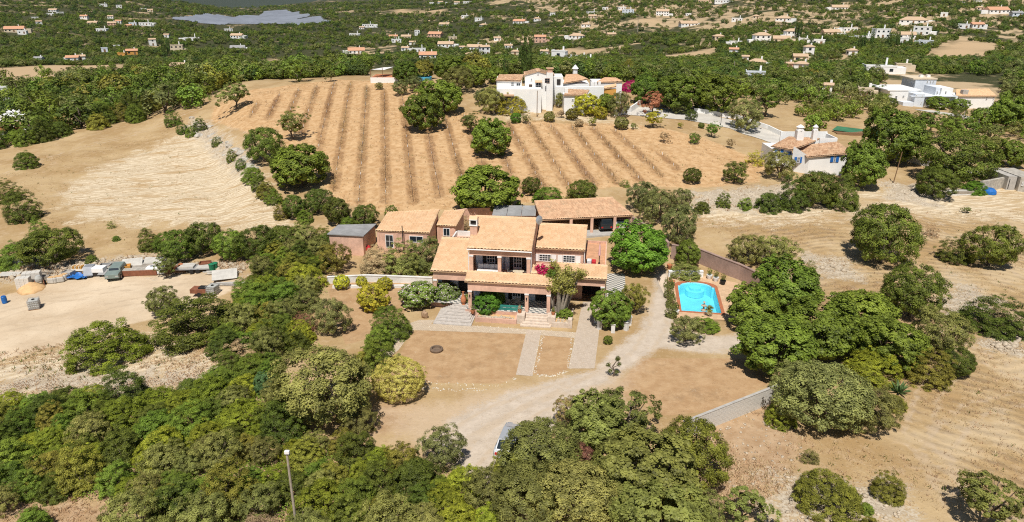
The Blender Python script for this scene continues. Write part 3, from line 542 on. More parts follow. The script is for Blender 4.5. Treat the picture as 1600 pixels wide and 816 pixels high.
MB().box(-1.1, 1.0, -1.5, -1.32, 0, .55).box(.82, 1.0, -1.32, 2.2, 0, .6).build('kerb_wall', STEP, pl2); MB().box(-1.1, .82, -1.32, 2.2, 0, .4).build('soil', SAND, pl2); MB().box(.6, 1.05, -1.55, -.9, 0, 1.0).build('pier', STEP, pl2, bevel=.02)
def rockmesh(seed, m, sub=1):
    rng = random.Random(seed); bm = bmesh.new(); bmesh.ops.create_icosphere(bm, subdivisions=sub, radius=.5)
    for v in bm.verts: v.co *= rng.uniform(.72, 1.15); v.co.z *= .72
    me = bpy.data.meshes.new('stone'); bm.to_mesh(me); bm.free(); me.materials.append(m); return me
ROCKS = [rockmesh(k, STONE) for k in range(5)]
for k in range(13): child(ROCKS[k % 5], 'boulder', pl, (-1.85 + k * .3, -.78 + random.uniform(-.12, .1), .46), (0, 0, k), (random.uniform(.35, .7),) * 3)
for k in range(11): child(ROCKS[k % 5], 'boulder', pl2, (-.9 + (k % 4) * .45, -1.05 + (k // 4) * .5, .42), (0, 0, k), (random.uniform(.35, .6),) * 3)
# ---------------------------------------------------------------- outbuildings
def outbuilding(name, eL, eR, rR, rL, zb, m, tm, label, over=.25):
    """mono-pitch building from its four roof corners (world)"""
    o = empty(name, ((eL[0] + eR[0]) / 2, (eL[1] + eR[1]) / 2, zb), 0, label, 'outbuilding'); off = Vector((o.location.x, o.location.y, 0))
    P = [Vector(p) - off - Vector((0, 0, zb)) for p in (eL, eR, rR, rL)]; c = sum(P, Vector()) / 4
    W = [p + (Vector((c.x - p.x, c.y - p.y, 0))).normalized() * over for p in P]; i0 = MB(); zmin = -.8
    v = [(w.x, w.y, zmin) for w in W] + [(w.x, w.y, w.z - .14) for w in W]; i0.v = v; i0.f = [(0, 1, 5, 4), (1, 2, 6, 5), (2, 3, 7, 6), (3, 0, 4, 7), (4, 5, 6, 7)]; i0.build('wall', m, o)
    if tm: tiles(*P, tm, o)
    return o, W
an, W = outbuilding('annex', (-17.9, 87.6, 3.25), (-10.7, 86.6, 3.25), (-9.8, 91.6, 4.95), (-16.8, 91.0, 4.75), .9, PINK, TILE, 'pink single-storey annex with white windows and steep tiled roof')
d_ = (W[1] - W[0]).normalized(); n_ = Vector((d_.y, -d_.x, 0)); sd_ = (d_.x, d_.y)
q = W[0] + d_ * 1.55 + n_ * .0; window(an, q.x, q.y, .15, .95, 1.65, bars=(1, 1), side=sd_)
q = W[0] + d_ * 5.2; window(an, q.x, q.y, 1.05, 1.7, .75, bars=(1, 0), side=sd_)
for t in (.05, 2.6, 3.35, 6.5): q = W[0] + d_ * t; MB().box(-.16, .16, -.07, .05, -.5, 2.1, Matrix.Translation(q * 1.0 - Vector((0, 0, q.z))) @ Matrix.Rotation(math.atan2(d_.y, d_.x), 4, 'Z')).build('pilaster', PINK, an)
MB().tube([(q.x - 3.0, q.y - .2, -.4), (q.x - 3.0, q.y - .2, 3.4)], .06, 6).build('stove_pipe', BLACK, an)
an2, W = outbuilding('annex', (-10.3, 90.0, 3.2), (-7.5, 89.5, 3.2), (-6.45, 92.7, 4.45), (-9.3, 92.7, 4.45), .9, PINK, TILE, 'small pink lean-to annex with a narrow window beside the larger annex')
d_ = (W[1] - W[0]).normalized(); q = W[0] + d_ * 1.3; window(an2, q.x, q.y, .9, .8, 1.0, bars=(1, 0), side=(d_.x, d_.y))
for t in (.12, 2.2): q = W[0] + d_ * t; MB().box(-.14, .14, -.08, .05, -.5, 2.0, Matrix.Translation(q - Vector((0, 0, q.z)))).build('pilaster', PINK, an2)
sh, W = outbuilding('shed', (-24.0, 87.0, 3.05), (-19.3, 86.2, 3.05), (-18.5, 91.0, 3.15), (-23.4, 90.6, 3.15), .8, PINK, None, 'flat-roofed pink shed under a weathered grey roof beside the annex', .12)
mb = MB(); o_ = sh.location; mb.v = []; P = [(-24.1, 86.9), (-19.2, 86.1), (-18.4, 91.1), (-23.5, 90.7)]; mb.prism([(p[0] - o_.x, p[1] - o_.y) for p in P], 2.17, 2.30); mb.build('roof', GREYSHEET, sh)
MB().box(4.68 - 2.4, 4.72 - 2.4, 1.2, 2.1, -.3, 1.6).build('door', WOOD, sh)
gs = empty('garden_shed', (1.0, 96.2, 1.0), 0, 'low shed with three grey roof sheets behind the villa ridge', 'shed')
MB().box(-3.6, 2.3, -1.2, 1.8, -.6, 2.0).build('wall', PINK2, gs)
for k in range(3): x0 = -3.8 + k * 2.06; MB().prism([(x0, -1.5), (x0 + 2.0, -1.5), (x0 + 2.25, 2.2), (x0 + .25, 2.2)], lambda p: 2.05 + (p[1] + 1.5) * .10, lambda p: 2.13 + (p[1] + 1.5) * .10).build('roof_sheet', GREYSHEET, gs)
# carport
cp = empty('carport', (10, 95, 1.0), 0, 'open carport with a broad weathered tile roof on pink posts behind the villa', 'carport')
Lc = lambda p: (p[0] - 10, p[1] - 95, p[2] - 1.0)
rs = tiles(Lc((4.0, 92.3, 3.2)), Lc((17.1, 94.4, 3.2)), Lc((14.7, 99.2, 4.4)), Lc((3.2, 97.3, 4.4)), TILE2, cp, pitch=.27); ridge_cap(Lc((3.2, 97.3, 4.45)), Lc((14.7, 99.2, 4.45)), TILE2, rs)
for x, y in ((8.2, 93.2), (11.15, 93.65), (14.4, 94.15)): MB().box(x - 10 - .2, x - 10 + .2, y - 95 - .2, y - 95 + .2, -.6, 2.1).build('post', PINK, cp, bevel=.02)
MB().box(-5.8, 6.7, -.12, .12, 1.95, 2.12, Matrix.Translation((.3, -1.45, 0)) @ Matrix.Rotation(R(9.1), 4, 'Z')).build('beam', WOOD, cp)
MB().prism([Lc((3.4, 97.0, 0))[:2], Lc((14.6, 98.9, 0))[:2], Lc((14.5, 99.1, 0))[:2], Lc((3.3, 97.2, 0))[:2]], -.6, 3.3).prism([Lc((16.6, 94.6, 0))[:2], Lc((16.8, 94.6, 0))[:2], Lc((14.7, 98.9, 0))[:2], Lc((14.5, 98.9, 0))[:2]], -.6, lambda p: 2.0 + (p[1] + .4) * .25).build('wall', MAUVE, cp)
MB().prism([Lc(p)[:2] for p in ((4.5, 91.0, 0), (17, 93, 0), (15, 98.8, 0), (3.6, 97, 0))], -.8, .02).build('floor_slab', CONC, cp)
# walls of the plot
def wall_line(name, pts, h, th, m, label, cap=None, zoff=0):
    o = empty(name, (pts[0][0], pts[0][1], 0), 0, label, 'wall'); mb = MB(); cb = MB()
    for a, b in zip(pts[:-1], pts[1:]):
        a = Vector(a[:2]); b = Vector(b[:2]); n = max(1, int((b - a).length / 3)); nn = Vector((-(b - a).y, (b - a).x)).normalized() * th / 2
        for k in range(n):
            p = a.lerp(b, k / n) - Vector(pts[0][:2]); q = a.lerp(b, (k + 1) / n) - Vector(pts[0][:2]); zp = [tz(p.x + pts[0][0], p.y + pts[0][1]) + zoff, tz(q.x + pts[0][0], q.y + pts[0][1]) + zoff]
            def pr(mb, e, za, zb):
                e2 = nn * e; v = [(p - e2), (q - e2), (q + e2), (p + e2)]; zz = [zp[0], zp[1], zp[1], zp[0]]; i = len(mb.v)
                mb.v += [(v[j].x, v[j].y, zz[j] + za) for j in range(4)] + [(v[j].x, v[j].y, zz[j] + zb) for j in range(4)]
                mb.f += [tuple(i + k2 for k2 in f) for f in ((0, 3, 2, 1), (4, 5, 6, 7), (0, 1, 5, 4), (1, 2, 6, 5), (2, 3, 7, 6), (3, 0, 4, 7))]
            pr(mb, 1, -.6, h); cap and pr(cb, 1.35, h + .003, h + .09)
    mb.build('wall', m, o); cap and cb.build('coping', cap, o); return o
P2 = lambda px, py: at(px, py)
wall_line('boundary_wall', [(16.9, 94.3), (19.8, 88.5), (20.3, 86.0)], 1.9, .25, MAUVE, 'mauve rendered wall running from the carport towards the pool', MAUVE)
wall_line('boundary_wall', [(20.6, 85.4), (24.0, 83.9), (27.6, 78.8), (29.6, 74.5)], 1.9, .25, MAUVE, 'mauve rendered boundary wall behind the swimming pool', MAUVE)
wall_line('low_wall', [P2(1044, 433), P2(1098, 433)], .75, .3, WHITE, 'low white wall at the head of the pool deck', WHITE)
wall_line('garden_wall', [P2(512, 443), P2(574, 440), P2(630, 442), P2(676, 444)], .8, .25, WHITED, 'low flaking white garden wall below the oleander hedge', WHITED)
wall_line('garden_wall', [P2(520, 450), P2(640, 449)], .3, .4, WHITED, 'second lower white kerb wall in front of the flaking garden wall')
wall_line('garden_wall', [(-8.0, 97.5), (-6.0, 98.2), (-2.5, 98.4)], 1.6, .3, PINK, 'pink retaining wall between annex and grey shed roof', PINK)
# concrete block wall: every block a piece
pa, pb = atz(1066, 686, 0), atz(1224, 622, 0); bw = empty('block_wall', pa, math.atan2(pb.y - pa.y, pb.x - pa.x), 'grey concrete block wall with a flat coping at the edge of the plot', 'wall')
Lw = (pb - pa).length; nb = int(Lw / .42); MB().box(0, Lw, -.07, .07, -.3, 1.58).build('mortar', MORTAR, bw); bme = MB().box(-.2, .2, -.1, .1, .006, .196).mesh('block', BLOCK)
for r in range(8):
    for k in range(nb):
        x = .21 + k * .42 + (.21 if r % 2 else 0)
        if x < Lw - .15: child(bme, 'block', bw, (x, random.uniform(-.006, .006), r * .198), (0, 0, 0))
MB().box(-.02, Lw + .02, -.12, .12, 1.59, 1.63).build('coping', CONC, bw)
# ---------------------------------------------------------------- swimming pool
pool = empty('swimming_pool', (21.3, 73.6, 0), R(-9), 'turquoise swimming pool with a rounded end and red brick coping', 'swimming pool')
Lp = lambda x, y: (Matrix.Rotation(R(9), 2) @ (Vector((x, y)) - Vector((21.3, 73.6))))
def outline(e):
    w, l = 2.12 + e, 4.0 + e; pts = [(-w, -l), (w, -l), (w, 3.2 + e * .4)]
    r = 1.85 + e; pts += [(r, 3.2 + e * .4)] if e < .1 else []
    for k in range(13): a = math.pi * k / 12; pts.append((r * math.cos(a) if e < .1 else (w) * math.cos(a), 3.2 + e * .4 + (1.25 + e * .6) * math.sin(a)))
    pts += [(-r, 3.2 + e * .4)] if e < .1 else []
    pts.append((-w, 3.2 + e * .4)); out = []
    for p in pts:
        if not out or (Vector(p) - Vector(out[-1])).length > .02: out.append(p)
    return out
def ring(inner, outer, z0, z1, name, m, parent):
    bm = bmesh.new(); n1 = [bm.verts.new((*p, z1)) for p in outer]; n2 = [bm.verts.new((*p, z1)) for p in inner]
    es = [bm.edges.new((a[i], a[(i + 1) % len(a)])) for a in (n1, n2) for i in range(len(a))]; bmesh.ops.triangle_fill(bm, use_beauty=True, edges=es)
    for l, rev in ((outer, 0), (inner, 1)):
        for i in range(len(l)):
            a, b = l[i], l[(i + 1) % len(l)]; vs = [bm.verts.new((*a, z0)), bm.verts.new((*b, z0)), bm.verts.new((*b, z1)), bm.verts.new((*a, z1))]; bm.faces.new(vs[::-1] if rev else vs)
    bmesh.ops.recalc_face_normals(bm, faces=bm.faces); me = bpy.data.meshes.new(name); bm.to_mesh(me); bm.free(); me.materials.append(m); o = bpy.data.objects.new(name, me); COL.objects.link(o); o.parent = parent; return o
BRICKC = pavemat('brick_coping_tiles', (.50, .17, .08), (.36, .14, .07), .12, .3, 0, .5); ring(outline(0), outline(.36), -.02, .045, 'coping', BRICKC, pool)
_deck = [tuple(Lp(*p)) for p in (tuple(at(1043, 431)[:2]), tuple(at(1098, 431)[:2]), (27.0, 77.8), (26.8, 71.5), (25.6, 67.6), (17.6, 68.0))]
dk = ring(outline(.358), _deck, -.9, .02, 'pool_deck', DECKM, None); dk.location = pool.location; dk.rotation_euler = pool.rotation_euler; structure(dk)
PTILE = mat('pool_tiles', (.50, .80, .86), var=.08, scale=1, bump=0, dirt=.05, rough=.4)
mb = MB(); o_ = outline(0); n = len(o_); mb.v = [(*p, -1.45) for p in o_] + [(*p, .0) for p in o_]; mb.f = [tuple(range(n))] + [(i, n + i, n + (i + 1) % n, (i + 1) % n) for i in range(n)]; mb.build('basin', PTILE, pool)
for k in range(2): MB().lathe([(1.1 - .4 * k, -1.4), (1.1 - .4 * k, -.75 + .3 * k)], 0, 4.0, 24).build('pool_step', PTILE, pool)
m, nt, out = nmat('pool_water'); g = nd(nt, 'ShaderNodeBsdfGlass', i_Roughness=.0, i_IOR=1.33); g.inputs['Color'].default_value = (.42, .88, .98, 1); t = nd(nt, 'ShaderNodeBsdfTransparent'); t.inputs['Color'].default_value = (.50, .88, .97, 1)
fr = nd(nt, 'ShaderNodeFresnel', i_IOR=1.33); gl = nd(nt, 'ShaderNodeBsdfGlossy', i_Roughness=.02); mx = nd(nt, 'ShaderNodeMixShader'); bp = nd(nt, 'ShaderNodeBump', i_Strength=.08, i_Distance=.03); nt.links.new(noise(nt, nd(nt, 'ShaderNodeTexCoord').outputs['Object'], 3, 3), bp.inputs['Height']); nt.links.new(bp.outputs[0], gl.inputs['Normal']); nt.links.new(bp.outputs[0], fr.inputs['Normal'])
nt.links.new(fr.outputs[0], mx.inputs[0]); nt.links.new(t.outputs[0], mx.inputs[1]); nt.links.new(gl.outputs[0], mx.inputs[2]); nt.links.new(mx.outputs[0], out.inputs[0])
mb = MB(); mb.v = [(p[0] * .998, p[1] * .998, -.12) for p in o_]; mb.f = [tuple(range(n))]; mb.build('water', m, pool)
# ---------------------------------------------------------------- vegetation
def crown(seed, ncl, rcl, nleaf, leaf, shape='ball', fill=(.7, 1.0), c0=.15, lump=.14, inner=.12, up=.35, asp=.6, bot=-.85, squash=1.0, rnd=.75):
    """leaf mesh of a plant 1 wide and 1 high: leaves grouped in clumps over an uneven crown"""
    if nleaf > 2500: nleaf = int(nleaf * 3.1); leaf *= .80; ncl = int(ncl * 1.7); rcl *= .82
    rng = np.random.default_rng(seed); lob = rng.normal(size=(7, 3)); lob /= np.linalg.norm(lob, axis=1)[:, None]; amp = rng.uniform(.4, 1, 7) * lump
    def surf(d): return 1 - lump * .6 + (np.maximum(0, d @ lob.T) ** 3 * amp).sum(1)
    D = rng.normal(size=(ncl * 4, 3)); D /= np.linalg.norm(D, axis=1)[:, None]; D = D[D[:, 2] > (bot if shape == 'ball' else -.02)][:ncl]; n = len(D)
    rr = surf(D) * rng.uniform(fill[0] ** 2, fill[1] ** 2, n) ** .5
    rr *= np.where(rng.random(n) < .12, rng.uniform(1.04, 1.16, n), 1)
    k = min(.5, .5 * (1 - rcl * 1.2))
    C = D * rr[:, None] * (k * 2) * .5
    if shape == 'dome': C[:, 2] = C[:, 2] * 2 * .98; 
    cw = rng.uniform(.6, 1.3, n); ci = rng.choice(n, nleaf, p=cw / cw.sum()); O = rng.normal(size=(nleaf, 3)); O /= np.linalg.norm(O, axis=1)[:, None]
    out = D[ci]; flip = (O * (out + np.array([0, 0, .4]))).sum(1) < -.25; O[flip] *= -1
    rc = rcl * cw[ci] * rng.uniform(.55, 1.05, nleaf); Pp = C[ci] + O * rc[:, None] * np.array([1, 1, squash])
    ins = rng.random(nleaf) < inner; Pp[ins] *= rng.uniform(.45, .85, (ins.sum(), 1))
    N = O * .8 + out * .5 + np.array([0, 0, up]) + rng.normal(size=(nleaf, 3)) * rnd * .5; N /= np.linalg.norm(N, axis=1)[:, None]
    T = np.cross(N, rng.normal(size=(nleaf, 3))); T /= np.linalg.norm(T, axis=1)[:, None]; Bn = np.cross(N, T)
    s = leaf * rng.uniform(.6, 1.35, nleaf)[:, None] * .5
    q = np.stack([Pp - T * s - Bn * s * asp * .5, Pp + T * s * .2 - Bn * s * asp, Pp + T * s, Pp + T * s * .1 + Bn * s * asp], 1).reshape(-1, 3)
    if shape == 'ball': q[:, 2] = c0 + (q[:, 2] + .5) * (1 - c0)
    q[:, 2] = np.maximum(q[:, 2], .003)
    return q, np.arange(nleaf * 4).reshape(-1, 4)
def trunk_mb(seed, c0, limbs=5, r=.035, spread=.28, top=.75, lean=.04):
    rng = random.Random(seed); mb = MB(); z1 = max(.1, c0 + .08); b = (rng.uniform(-lean, lean), rng.uniform(-lean, lean), z1)
    mb.tube([(0, 0, -.08), (b[0] * .4, b[1] * .4, z1 * .5), b], [r * 1.35, r, r * .9], 6)
    for k in range(limbs):
        a = 2 * math.pi * (k + rng.random() * .6) / limbs; s = spread * rng.uniform(.7, 1.2); zt = top * rng.uniform(.8, 1.08)
        m_ = (b[0] + math.cos(a) * s * .5, b[1] + math.sin(a) * s * .5, z1 + (zt - z1) * .5)
        mb.tube([b, m_, (math.cos(a) * s, math.sin(a) * s, zt)], [r * .62, r * .42, r * .16], 5)
        a2 = a + rng.uniform(-.8, .8); mb.tube([m_, (m_[0] + math.cos(a2) * s * .5, m_[1] + math.sin(a2) * s * .5, zt * .95)], [r * .34, r * .1], 4)
    return mb
LM = {
 'dark': leafmat('foliage_dark', (0.047, 0.069, 0.010), (0.174, 0.220, 0.032)), 'mid': leafmat('foliage_mid', (0.063, 0.102, 0.011), (0.222, 0.303, 0.039)),
 'bright': leafmat('foliage_bright', (.070,.150,.012), (.185,.335,.036), trans=.3), 'olive': leafmat('foliage_olive', (0.104, 0.111, 0.026), (0.330, 0.328, 0.086)),
 'light': leafmat('foliage_light', (0.092, 0.107, 0.022), (0.286, 0.311, 0.076), trans=.3), 'yellowgreen': leafmat('foliage_yellow_green', (0.110, 0.142, 0.011), (0.347, 0.390, 0.039)),
 'citrus': leafmat('foliage_citrus', (0.176, 0.197, 0.017), (0.606, 0.561, 0.052)), 'golden': leafmat('foliage_golden', (0.592, 0.556, 0.082), (0.867, 0.814, 0.190), var=.3),
 'oliveyellow': leafmat('foliage_olive_yellow', (0.113, 0.114, 0.016), (0.342, 0.322, 0.051)), 'deep': leafmat('foliage_deep_green', (0.040, 0.066, 0.013), (0.109, 0.173, 0.036)),
 'rust': leafmat('foliage_rust', (0.412, 0.174, 0.071), (0.666, 0.349, 0.159)), 'drybrown': leafmat('foliage_dry', (0.333, 0.231, 0.120), (0.571, 0.412, 0.238)), 'reddry': leafmat('foliage_dead_red', (0.159, 0.071, 0.051), (0.317, 0.143, 0.095)),
 'magenta': leafmat('foliage_bougainvillea', (0.476, 0.010, 0.111), (0.793, 0.020, 0.222)), 'oleander': leafmat('foliage_oleander', (0.082, 0.126, 0.021), (0.250, 0.328, 0.064), flower=(0.850, 0.666, 0.793), fl=.11),
 'hedge': leafmat('foliage_hedge', (0.104, 0.122, 0.029), (0.280, 0.296, 0.075)), 'greygreen': leafmat('foliage_grey_green', (0.089, 0.104, 0.030), (0.282, 0.303, 0.093)), 'bluegreen': leafmat('foliage_blue_green', (0.047, 0.102, 0.035), (0.144, 0.252, 0.087)),
 'autumn': leafmat('foliage_autumn', (0.128, 0.133, 0.028), (0.358, 0.340, 0.078), flower=(0.512, 0.317, 0.207), fl=.3), 'pinkmix': leafmat('foliage_pink_mix', (0.132, 0.139, 0.023), (0.310, 0.311, 0.067), flower=(0.850, 0.159, 0.476), fl=.4), 'vineleaf': leafmat('vine_dry', (0.317, 0.199, 0.095), (0.476, 0.317, 0.159)), 'straw': leafmat('dry_straw', (0.539, 0.397, 0.206), (0.793, 0.619, 0.349)),
}
SPEC = {}
def species(name, c0, ratio, mat_, vs, tr, bark=BARK, **kw):
    SPEC[name] = dict(ratio=ratio, mat=mat_, crowns=[], trunks=[])
    for k, v in enumerate(vs):
        V, Q = crown(v, c0=c0, **kw); SPEC[name]['crowns'].append(npmesh('crown', V, Q, LM[mat_]))
        SPEC[name]['trunks'].append(trunk_mb(v, c0, **tr).mesh('trunk', bark))
TR = dict(limbs=5)
species('carob', .02, .80, 'dark', (1, 2, 3), TR, ncl=150, rcl=.085, nleaf=9000, leaf=.032, fill=(.8, 1.0), lump=.2)
species('broad', .02, .80, 'mid', (11, 12, 13), TR, ncl=120, rcl=.09, nleaf=7500, leaf=.042, fill=(.74, 1.0), lump=.24, asp=.75)
species('olive', .06, .85, 'olive', (21, 22, 23), dict(limbs=6, spread=.3), ncl=90, rcl=.085, nleaf=6500, leaf=.034, fill=(.6, 1.0), lump=.3, asp=.45, inner=.1)
species('almond', .18, .90, 'light', (31, 32), dict(limbs=6, spread=.33, r=.028), bark=BARK, ncl=60, rcl=.085, nleaf=2600, leaf=.045, fill=(.45, 1.0), lump=.35, inner=0, asp=.55)
species('mastic', 0, .52, 'yellowgreen', (41, 42, 43), dict(limbs=6, spread=.3, top=.5, r=.018), shape='dome', ncl=170, rcl=.075, nleaf=9500, leaf=.027, fill=(.86, 1.0), lump=.16)
species('maquis', 0, .62, 'mid', (51, 52, 53, 54), dict(limbs=6, spread=.3, top=.5, r=.018), shape='dome', ncl=120, rcl=.09, nleaf=9000, leaf=.029, fill=(.74, 1.0), lump=.28)
species('scrub', 0, .55, 'oliveyellow', (61, 62), dict(limbs=7, spread=.34, top=.6, r=.014), shape='dome', ncl=70, rcl=.09, nleaf=2600, leaf=.036, fill=(.5, 1.0), lump=.3, inner=0, asp=.4)
species('clipped', 0, .86, 'golden', (71,), dict(limbs=5, spread=.2, top=.5, r=.03), shape='ball', ncl=330, rcl=.052, nleaf=13000, leaf=.022, fill=(.97, 1.0), lump=.03)
species('rounded', .0, .82, 'mid', (81, 82), dict(limbs=5, spread=.25, r=.03), shape='ball', ncl=180, rcl=.07, nleaf=8500, leaf=.036, fill=(.9, 1.0), lump=.08, asp=.75)
species('cypress', .03, 4.2, 'deep', (91,), dict(limbs=1, spread=.02, r=.06), shape='ball', ncl=80, rcl=.12, nleaf=2200, leaf=.07, fill=(.8, 1.0), lump=.1)
species('fartree', .0, .8, 'dark', (101, 102, 103), dict(limbs=3), ncl=40, rcl=.14, nleaf=1100, leaf=.085, fill=(.7, 1.0), lump=.22, inner=.05)
species('farolive', .04, .85, 'greygreen', (111, 112), dict(limbs=4), ncl=34, rcl=.14, nleaf=900, leaf=.09, fill=(.55, 1.0), lump=.3, inner=.05, asp=.5)
NPLANT = 0; PLANTS = []
def plant(sp, cx, cy, w, ratio=None, m=None, label=None, name=None, group=None, cat=None, wm=None, meters=None):
    """stands the plant whose crown is centred at photo pixel (cx, cy) and W photo pixels wide on the ground there"""
    global NPLANT
    S = SPEC[sp]; ratio = ratio or S['ratio']; p = at(cx, cy); wid = w * axd(p) / F
    for _ in range(3):
        wid = meters or w * axd(p) / F; p = at(cx, cy, wid * ratio * .5)
    return plant_at(sp, p.x, p.y, wid, ratio, m, label, name, group, cat)
def plant_at(sp, x, y, wid, ratio=None, m=None, label=None, name=None, group=None, cat=None):
    global NPLANT
    S = SPEC[sp]; ratio = ratio or S['ratio']; k = NPLANT; NPLANT += 1; rng = random.Random(k * 31 + 5)
    shrub = sp in ('mastic', 'maquis', 'scrub', 'clipped'); name = name or ({'olive': 'olive_tree', 'carob': 'carob_tree', 'almond': 'almond_tree', 'cypress': 'cypress_tree'}.get(sp) or ('shrub' if shrub else 'tree'))
    r = empty(name, (x, y, tz(x, y) - .02 * wid), rng.uniform(0, 6.28)); r.scale = (wid, wid, wid * ratio)
    j = rng.randrange(len(S['crowns'])); c = child(S['crowns'][j], 'crown' if not shrub else 'foliage', r); t = child(S['trunks'][j], 'trunk' if not shrub else 'stem', r)
    if m and m != S['mat']: c.material_slots[0].link = 'OBJECT'; c.material_slots[0].material = LM[m]
    tag(r, label, cat or ('shrub' if shrub else 'tree'), group); PLANTS.append((x, y, wid, r)); return r
# --- garden plants, one by one: species, centre x, centre y, width, height/width, foliage, label
GARDEN = [
 ('clipped', 621, 590, 82, .80, None, 'big golden clipped dome bush at the corner of the dry lawn'),
 ('rounded', 957, 482, 64, .95, 'mid', 'dense round dark green clipped tree ringed by white posts beside the drive'),
 ('rounded', 950, 531, 15, .9, 'mid', 'tiny round green bush in the soil below the clipped tree'),
 ('olive', 992, 465, 44, 1.2, 'oliveyellow', 'tall yellowish green bush between the checkered terrace and the drive'),
 ('olive', 1072, 512, 56, .85, 'greygreen', 'small grey olive tree standing alone where the drive forks'),
 ('broad', 1000, 388, 94, .80, 'bright', 'spreading bright green tree shading the drive by the checkered terrace'),
 ('mastic', 612, 500, 66, .72, 'mid', 'dense dark green mounded bush at the corner of the cobbled walk'),
 ('maquis', 592, 528, 50, .7, 'mid', 'smaller green bush touching the mounded bush from below'),
 ('maquis', 585, 555, 62, .7, 'mid', 'low dark bush behind the golden dome'), ('maquis', 566, 560, 40, .7, 'oliveyellow', 'yellowish bush squeezed between golden dome and big olive'),
 ('rounded', 583, 464, 50, .9, 'citrus', 'largest yellow-green citrus tree on the bare soil below the garden wall'),
 ('rounded', 534, 440, 26, .9, 'citrus', 'yellow-green citrus bush at the end of the flaking garden wall'),
 ('rounded', 565, 440, 18, 1.0, 'citrus', 'smallest citrus bush in the middle of the flaking wall'), ('rounded', 601, 443, 26, .8, 'citrus', 'pale citrus bush in front of the painted stretch of garden wall'),
 ('olive', 516, 492, 66, .95, 'greygreen', 'grey-green olive tree with a pale bare trunk on the soil terrace'),
 ('olive', 523, 402, 56, .85, 'oliveyellow', 'yellowish tree with a pale trunk in front of the pink shed'),
 ('broad', 655, 458, 62, .65, 'oleander', 'pink-flowering oleander beside the grey fan steps'), ('broad', 697, 458, 44, .8, 'oleander', 'pink-flowering oleander closest to the wing column'),
 ('maquis', 592, 410, 62, .62, 'drybrown', 'dry brownish end bush of the oleander hedge below the annex'), ('maquis', 628, 404, 70, .7, 'hedge', 'middle bush of the tall oleander hedge below the annex'), ('maquis', 664, 396, 66, .75, 'hedge', 'top bush of the tall oleander hedge against the wing'),
 ('rounded', 762, 474, 44, .85, 'bright', 'bright green shrub in front of the veranda'), ('rounded', 779, 466, 22, 1.7, 'bright', 'tall climbing shrub reaching the veranda beam'),
 ('rounded', 867, 494, 16, .8, 'bright', 'succulent clump beside the step pier'), ('rounded', 884, 492, 24, .8, 'mid', 'leafy succulent mound at the front of the planter bed'), ('rounded', 730, 470, 12, 2.0, 'light', 'slim climber on the corner column of the veranda'),
 ('maquis', 1046, 441, 17, 1.0, 'hedge', 'clipped drive hedge shrub closest to the white wall'), ('maquis', 1047, 456, 18, 1.0, 'hedge', 'second drive hedge shrub from the white wall'), ('maquis', 1048, 471, 19, 1.0, 'hedge', 'third drive hedge shrub from the white wall'), ('maquis', 1050, 486, 20, 1.0, 'hedge', 'last drive hedge shrub, opposite the lone grey olive'),
 ('maquis', 1075, 422, 52, .4, 'hedge', 'low hedge behind the white wall of the pool deck'), ('maquis', 1105, 505, 44, .4, 'mid', 'low mixed shrubs at the foot of the pool'),
 ('carob', 1074, 396, 42, 1.0, 'mid', 'dark round bush over the mauve wall above the pool'), ('olive', 1062, 350, 60, 1.15, 'greygreen', 'tall grey-green tree behind the bright green tree'), ('olive', 1030, 320, 60, 1.0, 'greygreen', 'grey-green tree leaning over the corner of the carport'), ('olive', 1003, 305, 50, 1.0, 'greygreen', 'feathery grey-green tree behind the carport roof'), ('olive', 1063, 312, 44, .9, 'greygreen', 'pale olive tree above the tall grey-green tree'),
 ('scrub', 1140, 408, 20, .9, 'drybrown', 'dry thorny shrub growing over the mauve pool wall'), ('scrub', 725, 345, 30, .8, 'drybrown', 'brown bare shrub in front of the pink retaining wall'),
 ('broad', 756, 295, 108, .66, 'mid', 'wide leafy tree above the villa at the foot of the vineyard'), ('carob', 829, 290, 30, 1.0, 'dark', 'small dark tree beside the wide leafy tree'), ('mastic', 853, 302, 48, .55, 'bright', 'bright green mound behind the carport roof'), ('carob', 912, 296, 42, .85, 'dark', 'dark rounded tree behind the middle of the carport roof'), ('scrub', 892, 305, 26, .6, 'oliveyellow', 'thin scrubby bush next to the dark tree behind the carport'), ('scrub', 978, 285, 20, .7, 'mid', 'small green bush at the corner of the vineyard'),
 ('maquis', 710, 357, 26, .6, 'mid', 'green bush between the lean-to annex and the villa wing'),
]
